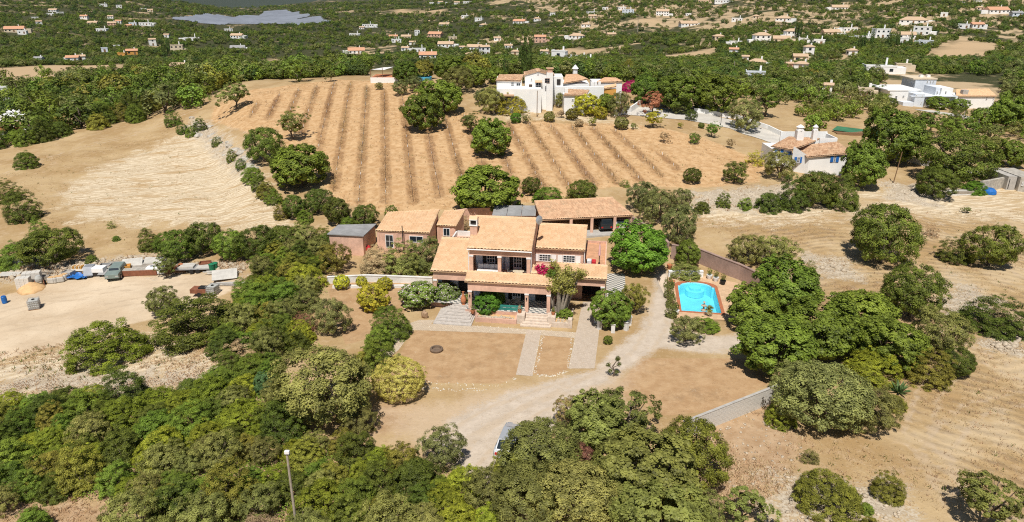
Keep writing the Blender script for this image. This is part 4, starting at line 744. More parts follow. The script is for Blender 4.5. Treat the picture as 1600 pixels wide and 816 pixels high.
MID = [
 ('almond', 366, 148, 54, .85, 'light', 'leafy tree standing alone at the upper corner of the vineyard'), ('carob', 410, 224, 60, 1.0, 'dark', 'dark tree on the rocky bank of the vineyard'), ('almond', 455, 195, 52, .9, 'light', 'pale green tree above the dark bank tree'),
 ('broad', 467, 258, 92, .78, 'mid', 'broad mid-green tree at the lower end of the first vine rows'), ('maquis', 393, 268, 38, .8, 'mid', 'round bush below the dark bank tree'), ('maquis', 362, 244, 20, .9, 'dark', 'little dark bush on the grey rock bank'), ('maquis', 415, 296, 34, .7, 'oliveyellow', 'small yellowish bush on the slope under the broad tree'),
 ('carob', 460, 322, 40, .95, 'dark', 'first of the round dark trees under the vineyard'), ('carob', 496, 312, 44, .95, 'dark', 'second of the round dark trees under the vineyard'), ('carob', 527, 329, 46, .95, 'dark', 'third of the round dark trees under the vineyard'), ('carob', 569, 338, 42, .95, 'dark', 'fourth of the round dark trees, by the pink shed'), ('maquis', 611, 328, 22, .7, 'mid', 'lone bush at the bottom end of a vine row above the annex'),
 ('broad', 662, 175, 62, .95, 'mid', 'dense green tree in the upper vineyard with its neighbour behind'), ('broad', 690, 150, 66, .8, 'mid', 'green tree behind the dense tree in the upper vineyard'), ('broad', 765, 213, 66, .95, 'mid', 'big green tree standing in the middle of the vineyard'), ('almond', 735, 192, 40, .8, 'light', 'paler tree touching the big mid-vineyard tree'),
 ('carob', 1083, 273, 28, .95, 'dark', 'small dark olive tree on bare soil below the orchard'), ('olive', 1148, 268, 44, .8, 'dark', 'twin-stemmed dark olive tree below the orchard'), ('almond', 1020, 160, 40, 1.0, 'rust', 'rust-brown dying tree beside the concrete road'), ('almond', 1021, 186, 34, .8, 'citrus', 'yellowing young tree under the rust-brown tree'),
 ('olive', 1081, 179, 22, .85, 'dark', 'young olive tree on the verge of the concrete road'), ('almond', 1113, 203, 26, .9, 'bright', 'small green tree with a thin trunk in the orchard'), ('olive', 1086, 216, 20, .9, 'mid', 'small round tree in the orchard below the road'), ('almond', 1038, 214, 20, .9, 'drybrown', 'bare young tree among the vines'), ('almond', 1142, 224, 16, 1.0, 'drybrown', 'leafless sapling in the orchard'),
 ('scrub', 1180, 243, 38, .7, 'citrus', 'yellowish prickly shrub near the blue-shuttered house'), ('olive', 1168, 178, 62, .85, 'greygreen', 'grey olive tree leaning over the concrete road'), ('olive', 1218, 256, 58, .8, 'olive', 'olive tree in front of the blue shutters'), ('almond', 1198, 158, 60, .8, 'mid', 'green tree behind the road wall'),
 ('broad', 1010, 138, 48, .95, 'mid', 'dense dark green tree beside the magenta bougainvillea'), ('broad', 1056, 142, 76, .8, 'mid', 'widest of the leafy trees shading the road bend'), ('broad', 1115, 146, 74, .8, 'mid', 'leafy tree beyond the widest one at the road bend'), ('olive', 1060, 168, 26, .8, 'greygreen', 'gnarled little olive tree in the road bend'),
 ('maquis', 1098, 320, 28, .8, 'dark', 'first round bush on the stony bank above the pool field'), ('maquis', 1130, 313, 26, .85, 'dark', 'second round bush on the stony bank'), ('maquis', 1163, 318, 26, .7, 'mid', 'third bush on the stony bank, beside pale rocks'),
 ('maquis', 1200, 310, 46, .85, 'dark', 'first large bush of the hedgerow under the blue-shuttered house'), ('maquis', 1240, 302, 52, .95, 'dark', 'second large bush of the hedgerow under the blue-shuttered house'), ('carob', 1275, 292, 60, 1.0, 'dark', 'third and tallest of the hedgerow trees under the blue-shuttered house'), ('maquis', 1318, 298, 56, .95, 'dark', 'fourth bush of the hedgerow under the blue-shuttered house'),
 ('broad', 1352, 258, 66, 1.1, 'mid', 'leafy tree hiding the end of the blue-shuttered house'), ('broad', 1402, 213, 92, .92, 'mid', 'huge leafy tree with a dark trunk beside the green roof'), ('carob', 1500, 245, 110, .75, 'dark', 'wide dark evergreen above the stacked timber'), ('carob', 1462, 285, 60, .8, 'dark', 'dark low tree in front of the wide evergreen'), ('olive', 1548, 232, 60, .8, 'olive', 'olive tree at the side of the wide evergreen'), ('broad', 1585, 240, 44, 1.0, 'mid', 'tree at the picture edge above the stone hut'), ('maquis', 1525, 290, 40, .6, 'bright', 'green bush at the foot of the old stone wall'),
 ('carob', 1384, 362, 102, 1.0, 'dark', 'big round dark tree alone in the mown field'), ('carob', 1553, 383, 74, .95, 'dark', 'round dark tree at the far side of the mown field'), ('maquis', 1497, 390, 52, .7, 'dark', 'dark bush next to the round tree across the field'), ('scrub', 1458, 358, 26, .9, 'drybrown', 'grey thorny bush on the mown field'), ('almond', 1511, 328, 15, .7, 'light', 'single sapling in the mown field'),
 ('olive', 1165, 388, 66, .75, 'olive', 'olive-green bush tree above the pool, first of two'), ('olive', 1214, 392, 72, .75, 'olive', 'olive-green bush tree above the pool, second of two'), ('scrub', 1268, 415, 20, 1.2, 'olive', 'thin upright shrub on the mown field edge'),
 ('broad', 1180, 482, 84, .8, 'mid', 'green tree beside the pool deck'), ('broad', 1232, 448, 104, .8, 'mid', 'top tree of the green clump behind the pool'), ('broad', 1210, 535, 126, .75, 'mid', 'spreading green tree at the lower side of the pool clump'), ('broad', 1282, 515, 122, .8, 'mid', 'middle tree of the green clump behind the pool'), ('broad', 1350, 488, 104, .75, 'mid', 'low leafy tree near the white rubble'), ('carob', 1430, 455, 92, .95, 'dark', 'dark tree with a bare pole among the field-edge trees'), ('olive', 1475, 520, 90, .95, 'olive', 'olive tree on the field side of the clump'), ('carob', 1500, 565, 50, .9, 'dark', 'dark bush at the field corner of the clump'), ('maquis', 1455, 575, 70, .7, 'oliveyellow', 'yellowish scrub under the field-side olive'), ('broad', 1395, 535, 104, .75, 'mid', 'leafy tree in the heart of the clump'), ('mastic', 1362, 568, 88, .55, 'yellowgreen', 'bright yellow-green mound among the trees'),
 ('carob', 1295, 615, 136, .82, 'greygreen', 'large grey-green olive tree at the end of the block wall'), ('olive', 1245, 590, 80, .8, 'greygreen', 'grey-green olive tree above the block wall'), ('olive', 1360, 632, 96, .8, 'olive', 'olive tree at the field side of the block wall end'), ('mastic', 1222, 640, 56, .8, 'yellowgreen', 'bright green bush at the foot of the block wall'), ('maquis', 1400, 625, 44, .6, 'oliveyellow', 'yellow-green scrub beside the agave'),
 ('maquis', 1555, 495, 104, .45, 'dark', 'flat dark thicket beside the white rubble heap'), ('maquis', 1500, 495, 40, .5, 'dark', 'small dark mound next to the flat thicket'),
 ('mastic', 1302, 768, 104, .52, 'oliveyellow', 'dark olive dome bush on stony ground at the bottom'), ('maquis', 1356, 792, 26, .8, 'mid', 'little bush touching the dome bush'), ('maquis', 1394, 760, 54, .7, 'oliveyellow', 'small round bush on the stony ground'), ('scrub', 1268, 710, 36, .7, 'olive', 'thin grey scrub on the stony ground'), ('almond', 1548, 782, 112, .85, 'light', 'sparse light green tree in the bottom corner'), ('maquis', 1360, 816, 30, .6, 'oliveyellow', 'bush cut by the bottom edge of the picture'),
 ('almond', 975, 650, 120, .8, 'light', 'light green fig tree at the end of the block wall'), ('broad', 935, 660, 96, .85, 'light', 'leafy light tree overhanging the gravel turning place'), ('broad', 1000, 735, 160, .8, 'light', 'largest light green tree at the bottom of the picture'), ('carob', 1085, 705, 108, 1.05, 'oliveyellow', 'tall dark olive-green tree beside the block wall'), ('broad', 1035, 800, 150, .75, 'light', 'light green tree cut by the bottom edge'), ('olive', 895, 642, 60, .9, 'autumn', 'sparse tree with dry pinkish leaves beside the gravel'), ('carob', 848, 700, 122, .88, 'olive', 'olive tree hiding the silver car'), ('olive', 900, 715, 70, .8, 'reddry', 'dead reddish crown among the olives'), ('carob', 905, 770, 134, .8, 'olive', 'olive tree below the dead reddish crown'), ('carob', 820, 775, 116, .8, 'olive', 'olive tree below the silver car'), ('almond', 1165, 795, 90, .75, 'light', 'sparse young fig tree on the red soil'), ('olive', 792, 728, 62, .8, 'oliveyellow', 'thin olive tree at the mouth of the drive'),
 ('olive', 690, 700, 76, .9, 'greygreen', 'grey olive tree at the edge of the gravel'), ('olive', 630, 715, 60, .9, 'oliveyellow', 'pale olive sapling left of the grey olive'), ('carob', 508, 600, 156, .80, 'olive', 'big rounded olive tree casting shade beside the golden dome'), ('rounded', 414, 600, 34, 1.2, 'bluegreen', 'blue-green ivy-leaved bush beside the big rounded olive'), ('olive', 560, 655, 60, .8, 'olive', 'shaded lower bough tree under the big rounded olive'),
 ('mastic', 167, 530, 122, .52, 'yellowgreen', 'large green dome bush at the edge of the sandy yard'), ('maquis', 303, 492, 130, .52, 'dark', 'broad dark green bush beside the sandy yard'), ('olive', 250, 470, 56, .9, 'olive', 'sparse small olive tree on the yard edge'),
 ('maquis', 34, 322, 56, .8, 'dark', 'dark bush at the picture edge of the pale field'), ('maquis', 12, 300, 40, .8, 'dark', 'upper dark bush at the picture edge of the pale field'), ('maquis', 64, 358, 36, .8, 'mid', 'bush below the dark field-edge bushes'), ('carob', 75, 385, 92, .62, 'dark', 'wide dark carob above the stone wall of the yard'), ('maquis', 20, 392, 60, .8, 'mid', 'green bush beside the wide carob at the picture edge'), ('maquis', 40, 245, 40, .8, 'mid', 'lone bush at the far end of the pale field'),
 ('maquis', 233, 375, 40, .8, 'dark', 'first bush of the row below the pale field'), ('carob', 275, 382, 62, .85, 'mid', 'second tree of the row below the pale field'), ('carob', 315, 372, 60, .9, 'dark', 'third tree of the row below the pale field'), ('carob', 362, 382, 56, .85, 'mid', 'fourth tree of the row below the pale field'), ('carob', 402, 378, 60, .9, 'dark', 'fifth tree of the row below the pale field'), ('carob', 440, 372, 56, .85, 'dark', 'sixth tree of the row below the pale field'),
 ('maquis', 143, 403, 22, .8, 'dark', 'small bush on the stone wall of the yard'), ('almond', 258, 418, 40, .9, 'light', 'small tree among the salvage at the yard edge'), ('scrub', 173, 350, 15, .9, 'mid', 'seedling bush alone on the pale field'), ('maquis', 181, 371, 14, .7, 'mid', 'tiny bush low on the pale field'),
 ('maquis', 312, 196, 24, .9, 'dark', 'dark bush on top of the grey rock bank'), ('maquis', 296, 206, 18, .9, 'mid', 'green bush beside the rock bank'), ('maquis', 270, 185, 28, .8, 'mid', 'bush on the track beside the rock bank'),
]
BANK = [('maquis', x, y, w, .8, m_, f'{l_} on the rocky bank below the vineyard') for x, y, w, m_, l_ in ((286, 200, 22, 'mid', 'first small bush from the wood'), (338, 222, 18, 'dark', 'second small bush from the wood'), (378, 256, 20, 'mid', 'third small bush from the wood'), (402, 286, 26, 'dark', 'fourth bush from the wood'), (428, 306, 30, 'mid', 'fifth bush from the wood'), (440, 330, 28, 'oliveyellow', 'sixth, yellowish bush'), (478, 338, 26, 'mid', 'seventh bush, below the dark round trees'), (545, 345, 30, 'mid', 'eighth bush, beside the shed'))]
FIELDT = [('fartree', x, y, w, .85, m_, l_) for x, y, w, m_, l_ in ((67, 111, 25, 'mid', 'largest leafy tree in the bare clearing beyond the wood'), (93, 117, 15, 'dark', 'round tree next to the largest one in the bare clearing'), (113, 109, 17, 'greygreen', 'grey tree in the middle of the bare clearing'), (127, 111, 16, 'mid', 'green tree beside the grey clearing tree'), (140, 110, 11, 'mid', 'smallest tree in the bare clearing'), (157, 105, 14, 'mid', 'tree at the far side of the bare clearing'), (42, 125, 22, 'mid', 'tree on the near edge of the bare clearing'), (16, 124, 9, 'dark', 'bush in the clearing at the picture edge'), (110, 133, 20, 'dark', 'dark tree where the clearing meets the wood'), (175, 101, 12, 'mid', 'tree at the end of the bare clearing'))]
for e in GARDEN + MID + BANK + FIELDT: plant(e[0], e[1], e[2], e[3], e[4], e[5], e[6])
# --- the thicket in front: many shrubs that grow into each other
def fill(poly_px, n_try, dmin, wrange, kinds, label, group, seed, skip=()):
    rng = random.Random(seed); P = gpoly(poly_px); x0, y0 = P.min(0); x1, y1 = P.max(0); S_ = [gpoly(s) for s in skip]; done = []
    for _ in range(n_try):
        x, y = rng.uniform(x0, x1), rng.uniform(y0, y1)
        if not inside(P, x, y) or any(inside(s, x, y) for s in S_): continue
        w = rng.uniform(*wrange)
        if any((x - a) ** 2 + (y - b) ** 2 < ((w + c) * .5 * dmin) ** 2 for a, b, c in done): continue
        if any((x - a) ** 2 + (y - b) ** 2 < ((w + c) * .30) ** 2 for a, b, c, _r in PLANTS[-400:] if c > 1.5): continue
        done.append((x, y, w)); sp, m_, lk, ra = rng.choices([k[:4] for k in kinds], [k[4] for k in kinds])[0]
        plant_at(sp, x, y, w, ra * rng.uniform(.85, 1.2), m_, f'{lk} {label}', group=group + ' (' + lk + ')')
    return len(done)
MQ = [('maquis', 'oliveyellow', 'yellowish olive shrub', .7, 1.6), ('maquis', 'mid', 'mid-green shrub', .65, 4), ('olive', 'olive', 'grey-green wild olive', .8, 3), ('mastic', 'yellowgreen', 'bright green mastic shrub', .6, 3), ('maquis', 'dark', 'dark green shrub', .7, 4), ('scrub', 'drybrown', 'dry brown shrub', .6, .6), ('scrub', 'reddry', 'reddish dead shrub', .6, .3)]
fill([(440, 385), (515, 382), (508, 425), (500, 460), (480, 490), (490, 545), (430, 560), (350, 585), (345, 548), (374, 482), (405, 425)], 1600, .5, (2.6, 4.8), MQ, 'in the thicket between yard and shed', 'thicket between yard and shed', 3)
fill([(352, 592), (430, 562), (440, 600), (430, 670), (330, 690), (150, 680), (-40, 680), (-40, 640), (110, 634), (235, 624), (310, 612)], 1800, .48, (2.4, 4.4), MQ, 'in the thicket below the pale rock slope', 'thicket below the rock slope', 4)
fill([(-40, 670), (150, 670), (330, 685), (430, 665), (560, 715), (600, 720), (760, 765), (780, 830), (620, 850), (200, 850), (235, 770), (130, 782), (-40, 765)], 3200, .48, (2.3, 4.3), MQ, 'in the thicket along the bottom of the picture', 'thicket along the bottom', 5)
fill([(-60, 800), (40, 800), (90, 850), (-60, 850)], 60, .7, (1.6, 2.6), MQ, 'in the bottom corner by the dirt track', 'shrubs by the dirt track', 6)
fill([(780, 790), (880, 815), (960, 815), (1100, 815), (1180, 850), (780, 850)], 120, .7, (2.6, 4.0), MQ[:3], 'cut by the bottom edge below the olives', 'bottom edge shrubs', 8)
WD = [('fartree', 'dark', 'dark evergreen tree', .8, 4), ('fartree', 'mid', 'mid-green tree', .8, 3), ('farolive', 'greygreen', 'grey-green tree', .8, 2), ('fartree', 'oliveyellow', 'yellowish green tree', .8, 1)]
ZL = [(-60, 138), (60, 142), (130, 128), (260, 122), (390, 108), (390, 128), (345, 142), (300, 170), (250, 180), (200, 190), (110, 205), (60, 222), (-60, 236)]
ZC = [(390, 108), (560, 98), (800, 108), (770, 122), (620, 116), (560, 122), (400, 134)]; ZR = [(1130, 150), (1250, 122), (1420, 120), (1620, 105), (1620, 215), (1420, 200), (1330, 195), (1240, 190)]
fill(ZL, 800, .72, (7.5, 11), WD, 'in the wood beyond the pale field', 'wood beyond the pale field', 11, skip=[[(-20, 172), (45, 172), (45, 216), (-20, 216)]])
fill([(-60, 240), (60, 224), (110, 208), (200, 193), (250, 182), (300, 172), (300, 156), (200, 172), (60, 200), (-60, 214)], 500, .62, (4.5, 7.5), [('maquis', 'dark', 'dark dome shrub', .75, 3), ('maquis', 'mid', 'green dome tree', .75, 2), ('maquis', 'oliveyellow', 'yellowish dome tree', .7, 1)], 'on the field edge of the wood', 'trees on the field edge of the wood', 15, skip=[[(-20, 172), (45, 172), (45, 220), (-20, 220)]])  # trees at the wood's edge, made from the shrub kind and named shrub
fill(ZC, 200, .8, (6.5, 9.5), WD, 'behind the crest of the vineyard', 'trees behind the vineyard crest', 12, skip=[[(575, 100), (690, 100), (690, 130), (575, 130)], [(770, 90), (1010, 90), (1010, 130), (770, 130)]])
ALM = [('fartree', 'mid', 'mid-green tree', .8, 4), ('fartree', 'light', 'pale green tree', .8, 3), ('farolive', 'olive', 'olive-green tree', .8, 3)]
fill([(1255, 160), (1400, 165), (1620, 185), (1620, 232), (1560, 225), (1450, 215), (1340, 212), (1250, 205)], 1500, 1.0, (4.0, 6.2), ALM, 'in the orchard behind the cottage', 'orchard behind the cottage', 14, skip=[[(1290, 190), (1400, 190), (1400, 222), (1290, 222)], [(1375, 158), (1575, 158), (1575, 196), (1390, 192)]])
fill(ZR, 500, .95, (5, 8), WD, 'past the concrete road', 'trees past the concrete road', 13, skip=[[(1375, 118), (1570, 118), (1575, 198), (1375, 194)], [(1280, 135), (1300, 135), (1300, 152), (1280, 152)], [(1200, 190), (1345, 190), (1345, 275), (1200, 275)]])

# low growth under and between the thicket shrubs, nothing one could count
def undergrowth(name, polys, n, leaf, hmax, m, label, seed):
    rng = np.random.default_rng(seed); V = []
    for px, k in zip(polys, n):
        P = gpoly(px); lo, hi = P.min(0), P.max(0); c = rng.uniform(lo, hi, (k * 2, 2)); c = c[sdist(P, c[:, 0], c[:, 1]) > 0][:k]; d = np.sin(c[:, 0] * .8 + np.sin(c[:, 1])) + np.cos(c[:, 1] * .9) + rng.normal(0, .6, len(c)); c = c[d > -.7]
        for _ in range(26):
            q = c + rng.normal(0, .42, c.shape); h = hmax * rng.uniform(.1, 1, len(c)) * np.clip(1 - np.hypot(*(q - c).T) * .7, .1, 1); b = np.stack([q[:, 0], q[:, 1], terrain(q[:, 0], q[:, 1]) + h], 1)
            N = rng.normal(size=(len(c), 3)) * .6 + np.array([0, -.1, .9]); N /= np.linalg.norm(N, axis=1)[:, None]; T = np.cross(N, rng.normal(size=(len(c), 3))); T /= np.linalg.norm(T, axis=1)[:, None]; B_ = np.cross(N, T); s = (leaf * rng.uniform(.5, 1.2, len(c)))[:, None] * .5
            V.append(np.stack([b - T * s, b - B_ * s * .6, b + T * s, b + B_ * s * .6], 1).reshape(-1, 3))
    V = np.concatenate(V); o = bpy.data.objects.new(name, npmesh(name, V, np.arange(len(V)).reshape(-1, 4), m)); COL.objects.link(o); tag(o, label, 'undergrowth', kind='stuff')
TH = [[(440, 385), (515, 382), (508, 425), (500, 460), (480, 490), (490, 545), (430, 560), (350, 585), (345, 548), (374, 482), (405, 425)], [(352, 592), (430, 562), (440, 600), (430, 670), (330, 690), (150, 680), (-40, 680), (-40, 640), (110, 634), (235, 624), (310, 612)], [(-40, 670), (150, 670), (330, 685), (430, 665), (560, 715), (600, 720), (760, 765), (780, 850), (200, 850), (235, 770), (130, 782), (-40, 765)]]
undergrowth('undergrowth', TH, (900, 900, 1300), .17, .8, LM['mid'], 'tangled low maquis between the thicket shrubs', 31)
undergrowth('dry_undergrowth', TH + [[(1150, 440), (1320, 430), (1500, 470), (1500, 590), (1330, 600), (1180, 570)], [(-40, 590), (100, 575), (240, 570), (345, 540), (350, 585), (310, 615), (120, 630), (-40, 640)], [(-40, 560), (60, 548), (130, 560), (-40, 600)]], (160, 260, 300, 260, 210, 25), .14, .5, LM['drybrown'], 'dry brown brush in the thickets', 32)

def plantb(sp, bx, by, wpx, ratio, m, label):
    q = at(bx, by); return plant_at(sp, q.x, q.y, wpx * axd(q) / F, ratio, m, label)
# --- special plants
def leafset(seed, pts, n, r, leaf, m, name, parent, asp=.5, up=.3):
    """leaf tufts round a list of points"""
    rng = np.random.default_rng(seed); pts = np.array(pts, float); k = rng.integers(0, len(pts), n); O = rng.normal(size=(n, 3)); O /= np.linalg.norm(O, axis=1)[:, None]
    rr = np.asarray(r)[k] if hasattr(r, '__len__') else r; Pp = pts[k] + O * (rng.uniform(.4, 1, n) * rr)[:, None]; N = O + np.array([0, 0, up]) + rng.normal(size=(n, 3)) * .4; N /= np.linalg.norm(N, axis=1)[:, None]
    T = np.cross(N, rng.normal(size=(n, 3))); T /= np.linalg.norm(T, axis=1)[:, None]; Bn = np.cross(N, T); s = (leaf * rng.uniform(.6, 1.3, n) * .5)[:, None]
    q = np.stack([Pp - T * s, Pp - Bn * s * asp, Pp + T * s, Pp + Bn * s * asp], 1).reshape(-1, 3)
    return child(npmesh(name, q, np.arange(n * 4).reshape(-1, 4), m), name, parent)
EUPH = leafmat('euphorbia_flesh', (.26, .27, .05), (.46, .45, .11))
p = hw(9.6, .9); eu = empty('candelabra_euphorbia', (p.x, p.y, .3), 0, 'tall many-stemmed candelabra succulent leaning over the garage roof', 'succulent'); rng = random.Random(4); tips = []; mb = MB()
for k in range(17):
    a = rng.uniform(0, 6.28); s = rng.uniform(.3, 1.0); b = (math.cos(a) * .35 * s, math.sin(a) * .35 * s, 0); t1 = (math.cos(a) * 1.3 * s + .15, math.sin(a) * 1.0 * s, rng.uniform(2.4, 4.3)); m1 = tuple(b[i] * .5 + t1[i] * .5 for i in range(3))
    mb.tube([b, m1, t1], [.13, .10, .08], 6)
    for j in range(3):
        a2 = rng.uniform(0, 6.28); t2 = (t1[0] + math.cos(a2) * .5, t1[1] + math.sin(a2) * .45, t1[2] + rng.uniform(.3, 1.1)); mb.tube([t1, t2], [.07, .05], 5); tips.append(t2); tips.append(tuple((t1[i] + t2[i]) / 2 for i in range(3)))
mb.build('stem', BARKP, eu); eu.scale = (1.35, 1.15, 1.12); leafset(5, tips, 9000, .42, .19, EUPH, 'foliage', eu, .4)
p = hw(8.9, .35); bo = empty('bougainvillea', (p.x, p.y, .4), HA, 'magenta bougainvillea climbing over the end of the veranda roof', 'climber'); MB().tube([(0, 0, -.3), (.05, .1, 2.2), (-.3, .4, 4.2)], [.09, .07, .04], 6).build('stem', BARK, bo); leafset(15, [(-1.6, 1.0, 4.55), (-1.2, .9, 4.5), (-.8, 1.2, 4.7), (-1.9, 1.5, 4.8), (-.3, 1.6, 5.0), (-1.3, 1.6, 4.9)], 900, .38, .16, LM['magenta'], 'flowers', bo, .7); leafset(16, [(-.6, .7, 4.3), (-.2, .6, 4.0), (-.1, .5, 4.6), (0, .4, 3.4), (.1, .3, 2.6), (-.5, 1.0, 4.6)], 1300, .42, .15, LM['mid'], 'foliage', bo, .6)
p = at(958, 588); tp = empty('cloud_pruned_tree', p, 0, 'little cloud-pruned tree with three leaf pads beside the drive', 'tree'); mb = MB(); mb.tube([(0, 0, -.1), (.1, 0, .5), (-.1, 0, 1.0), (.3, 0, 1.7)], [.09, .08, .06, .03], 6); mb.tube([(.05, 0, .6), (-.5, 0, 1.15)], [.05, .03], 5); mb.tube([(-.05, 0, .9), (.45, .1, 1.1)], [.04, .03], 5); mb.build('trunk', BARK, tp)
leafset(6, [(.3, 0, 1.75), (.35, .1, 1.8), (-.5, 0, 1.2), (.5, .1, 1.2), (-.3, 0, .55), (.3, 0, .45)], 1500, .26, .09, LM['dark'], 'crown', tp)
p = at(1404, 614); ag = empty('agave', p, 0, 'blue-grey agave rosette at the edge of the olive clump', 'succulent'); mb = MB()
for k in range(22):
    a = k * 2.4; e = .25 + .9 * (k / 22); L = 1.25; d = Vector((math.cos(a) * math.cos(e), math.sin(a) * math.cos(e), math.sin(e))); s = Vector((-math.sin(a), math.cos(a), 0)) * .11; b = d * .1
    mb.quad(b - s, b + s, d * L * .6 + s * .9 + Vector((0, 0, .05)), d * L * .6 - s * .9 + Vector((0, 0, .05))); mb.quad(d * L * .6 - s * .9 + Vector((0, 0, .05)), d * L * .6 + s * .9 + Vector((0, 0, .05)), d * L)
mb.build('leaves', LM['bluegreen'], ag)
def palm(px, py, h, label, r=1.7):
    p = at(px, py); o = empty('palm_tree', p, 0, label, 'palm'); MB().tube([(0, 0, -.3), (.1, 0, h * .5), (0, .1, h)], [.32 * min(1, h / 3), .24 * min(1, h / 3), .22 * min(1, h / 3)], 8).build('trunk', BARKP, o); V = []; Q = []; rng = random.Random(h * 10)
    for part, n, e0, e1, m in (('crown', 26, -.2, 1.3, LM['oliveyellow']), ('dead_fronds', 16, -1.35, -.7, LM['straw'])):
        mb = MB()
        for k in range(n):
            a = k * 2.4; e = e0 + (e1 - e0) * rng.random(); d = Vector((math.cos(a) * math.cos(e), math.sin(a) * math.cos(e), math.sin(e))); s = Vector((-math.sin(a), math.cos(a), 0)); c = Vector((0, .1, h))
            for j in range(9):
                w = (j - 4) * .28; tip = c + (d * math.cos(w) + s * math.sin(w)) * r * (1 if abs(j - 4) < 3 else .75) + Vector((0, 0, -.25 * r)); mid = c + d * r * .45; mb.quad(mid - s * .03, mid + s * .03, tip)
            mb.tube([c, c + d * r * .45], .03, 4)
        mb.build(part, m, o)
    return o
palm(981, 127, 4.6, 'fan palm with a skirt of dead fronds behind the white farmhouse', 2.9); palm(1007, 122, 2.4, 'shorter fan palm beside the skirted palm', 1.8)
palm(1108, 495, .9, 'small young palm at the foot of the swimming pool', .6)
# --- vineyard: every row of dry vines
def vine_row(k, off, no):
    base = Vector((v0.x, v0.y)) + vn * off; S = [base + vd * t for t in np.arange(-90, 150, .33)]; xy = np.array([(s.x, s.y) for s in S]); ins = sdist(VP, xy[:, 0], xy[:, 1]) > 0
    bad = [q for q in PLANTS if q[2] > 2.5]
    pts = [s for s, i in zip(S, ins) if i and all((s.x - q[0]) ** 2 + (s.y - q[1]) ** 2 > (q[2] * .45) ** 2 for q in bad)]
    if len(pts) < 18: return False
    o = empty('vine_row', (pts[0].x, pts[0].y, tz(pts[0].x, pts[0].y)), 0, no, 'vine row', 'rows of dry vines'); rng = np.random.default_rng(k + 50); C = []; ox, oy, oz = o.location; stakes = MB(); stems = MB()
    for j, s in enumerate(pts):
        dens = .5 + .5 * math.sin(s.x * .31 + s.y * .22 + k); z = tz(s.x, s.y) - oz
        if rng.random() < .35 + .6 * dens:
            for _ in range(1 + int(dens * 2.4)): C.append((s.x - ox + rng.normal(0, .34), s.y - oy + rng.normal(0, .2), z + rng.uniform(.05, .8)))
        if j % 5 == 0: stems.tube([(s.x - ox, s.y - oy, z - .1), (s.x - ox + rng.normal(0, .06), s.y - oy, z + .75)], [.035, .02], 4)
        if j % 17 == 3: stakes.box(s.x - ox - .04, s.x - ox + .04, s.y - oy - .04, s.y - oy + .04, z - .1, z + .45)
    leafset(k + 60, C, int(len(C) * 13), .36, .15, LM['vineleaf'] if k % 3 else LM['drybrown'], 'foliage', o, .35); stems.build('stems', BARK, o); stakes.v and stakes.build('stakes', WPAINT, o); return True
ORD = ['first', 'second', 'third', 'fourth', 'fifth', 'sixth', 'seventh', 'eighth', 'ninth', 'tenth', 'eleventh', 'twelfth', 'thirteenth', 'fourteenth', 'fifteenth', 'sixteenth', 'seventeenth', 'eighteenth', 'nineteenth', 'twentieth', 'twenty-first', 'twenty-second', 'twenty-third', 'twenty-fourth', 'twenty-fifth', 'twenty-sixth', 'twenty-seventh', 'twenty-eighth', 'twenty-ninth', 'thirtieth']
_n = 0; _s = 1 if vn.x > 0 else -1
for k in range(-16, 22):
    if vine_row(k, _s * k * rowgap, f'dry vine row on the hillside, {ORD[min(_n, 22)]} from the rock bank'): _n += 1
# ---------------------------------------------------------------- far country: woods that read as one mass
_t = bpy.data.collections.new('far_tree_kinds')
for sp, m in (('fartree', 'dark'), ('fartree', 'mid'), ('farolive', 'greygreen'), ('fartree', 'dark'), ('fartree', 'deep')):
    o = bpy.data.objects.new('far_tree', random.choice(SPEC[sp]['crowns'])); _t.objects.link(o); o.material_slots[0].link = 'OBJECT'; o.material_slots[0].material = LM[m]
HOUSES = []          # filled below: (x, y, radius) kept clear of trees
SKIPS = [gpoly(q) for q in (PXP['vine'][0], [(390, 135), (560, 122), (620, 116), (770, 122), (800, 195), (390, 195)], [(0, 228), (110, 207), (200, 192), (300, 172), (345, 144), (400, 136), (400, 400), (0, 400)], [(770, 128), (1000, 128), (1010, 190), (760, 190)], [(1000, 162), (1240, 170), (1620, 150), (1620, 300), (1000, 300)], [(1375, 115), (1570, 115), (1570, 175), (1375, 175)], [(570, 100), (690, 100), (690, 132), (570, 132)])] + WCLEAR
SOLAR = gpoly([(268, 30), (300, 27), (405, 27), (424, 18), (452, 19), (505, 32), (524, 36), (430, 38), (330, 39)])
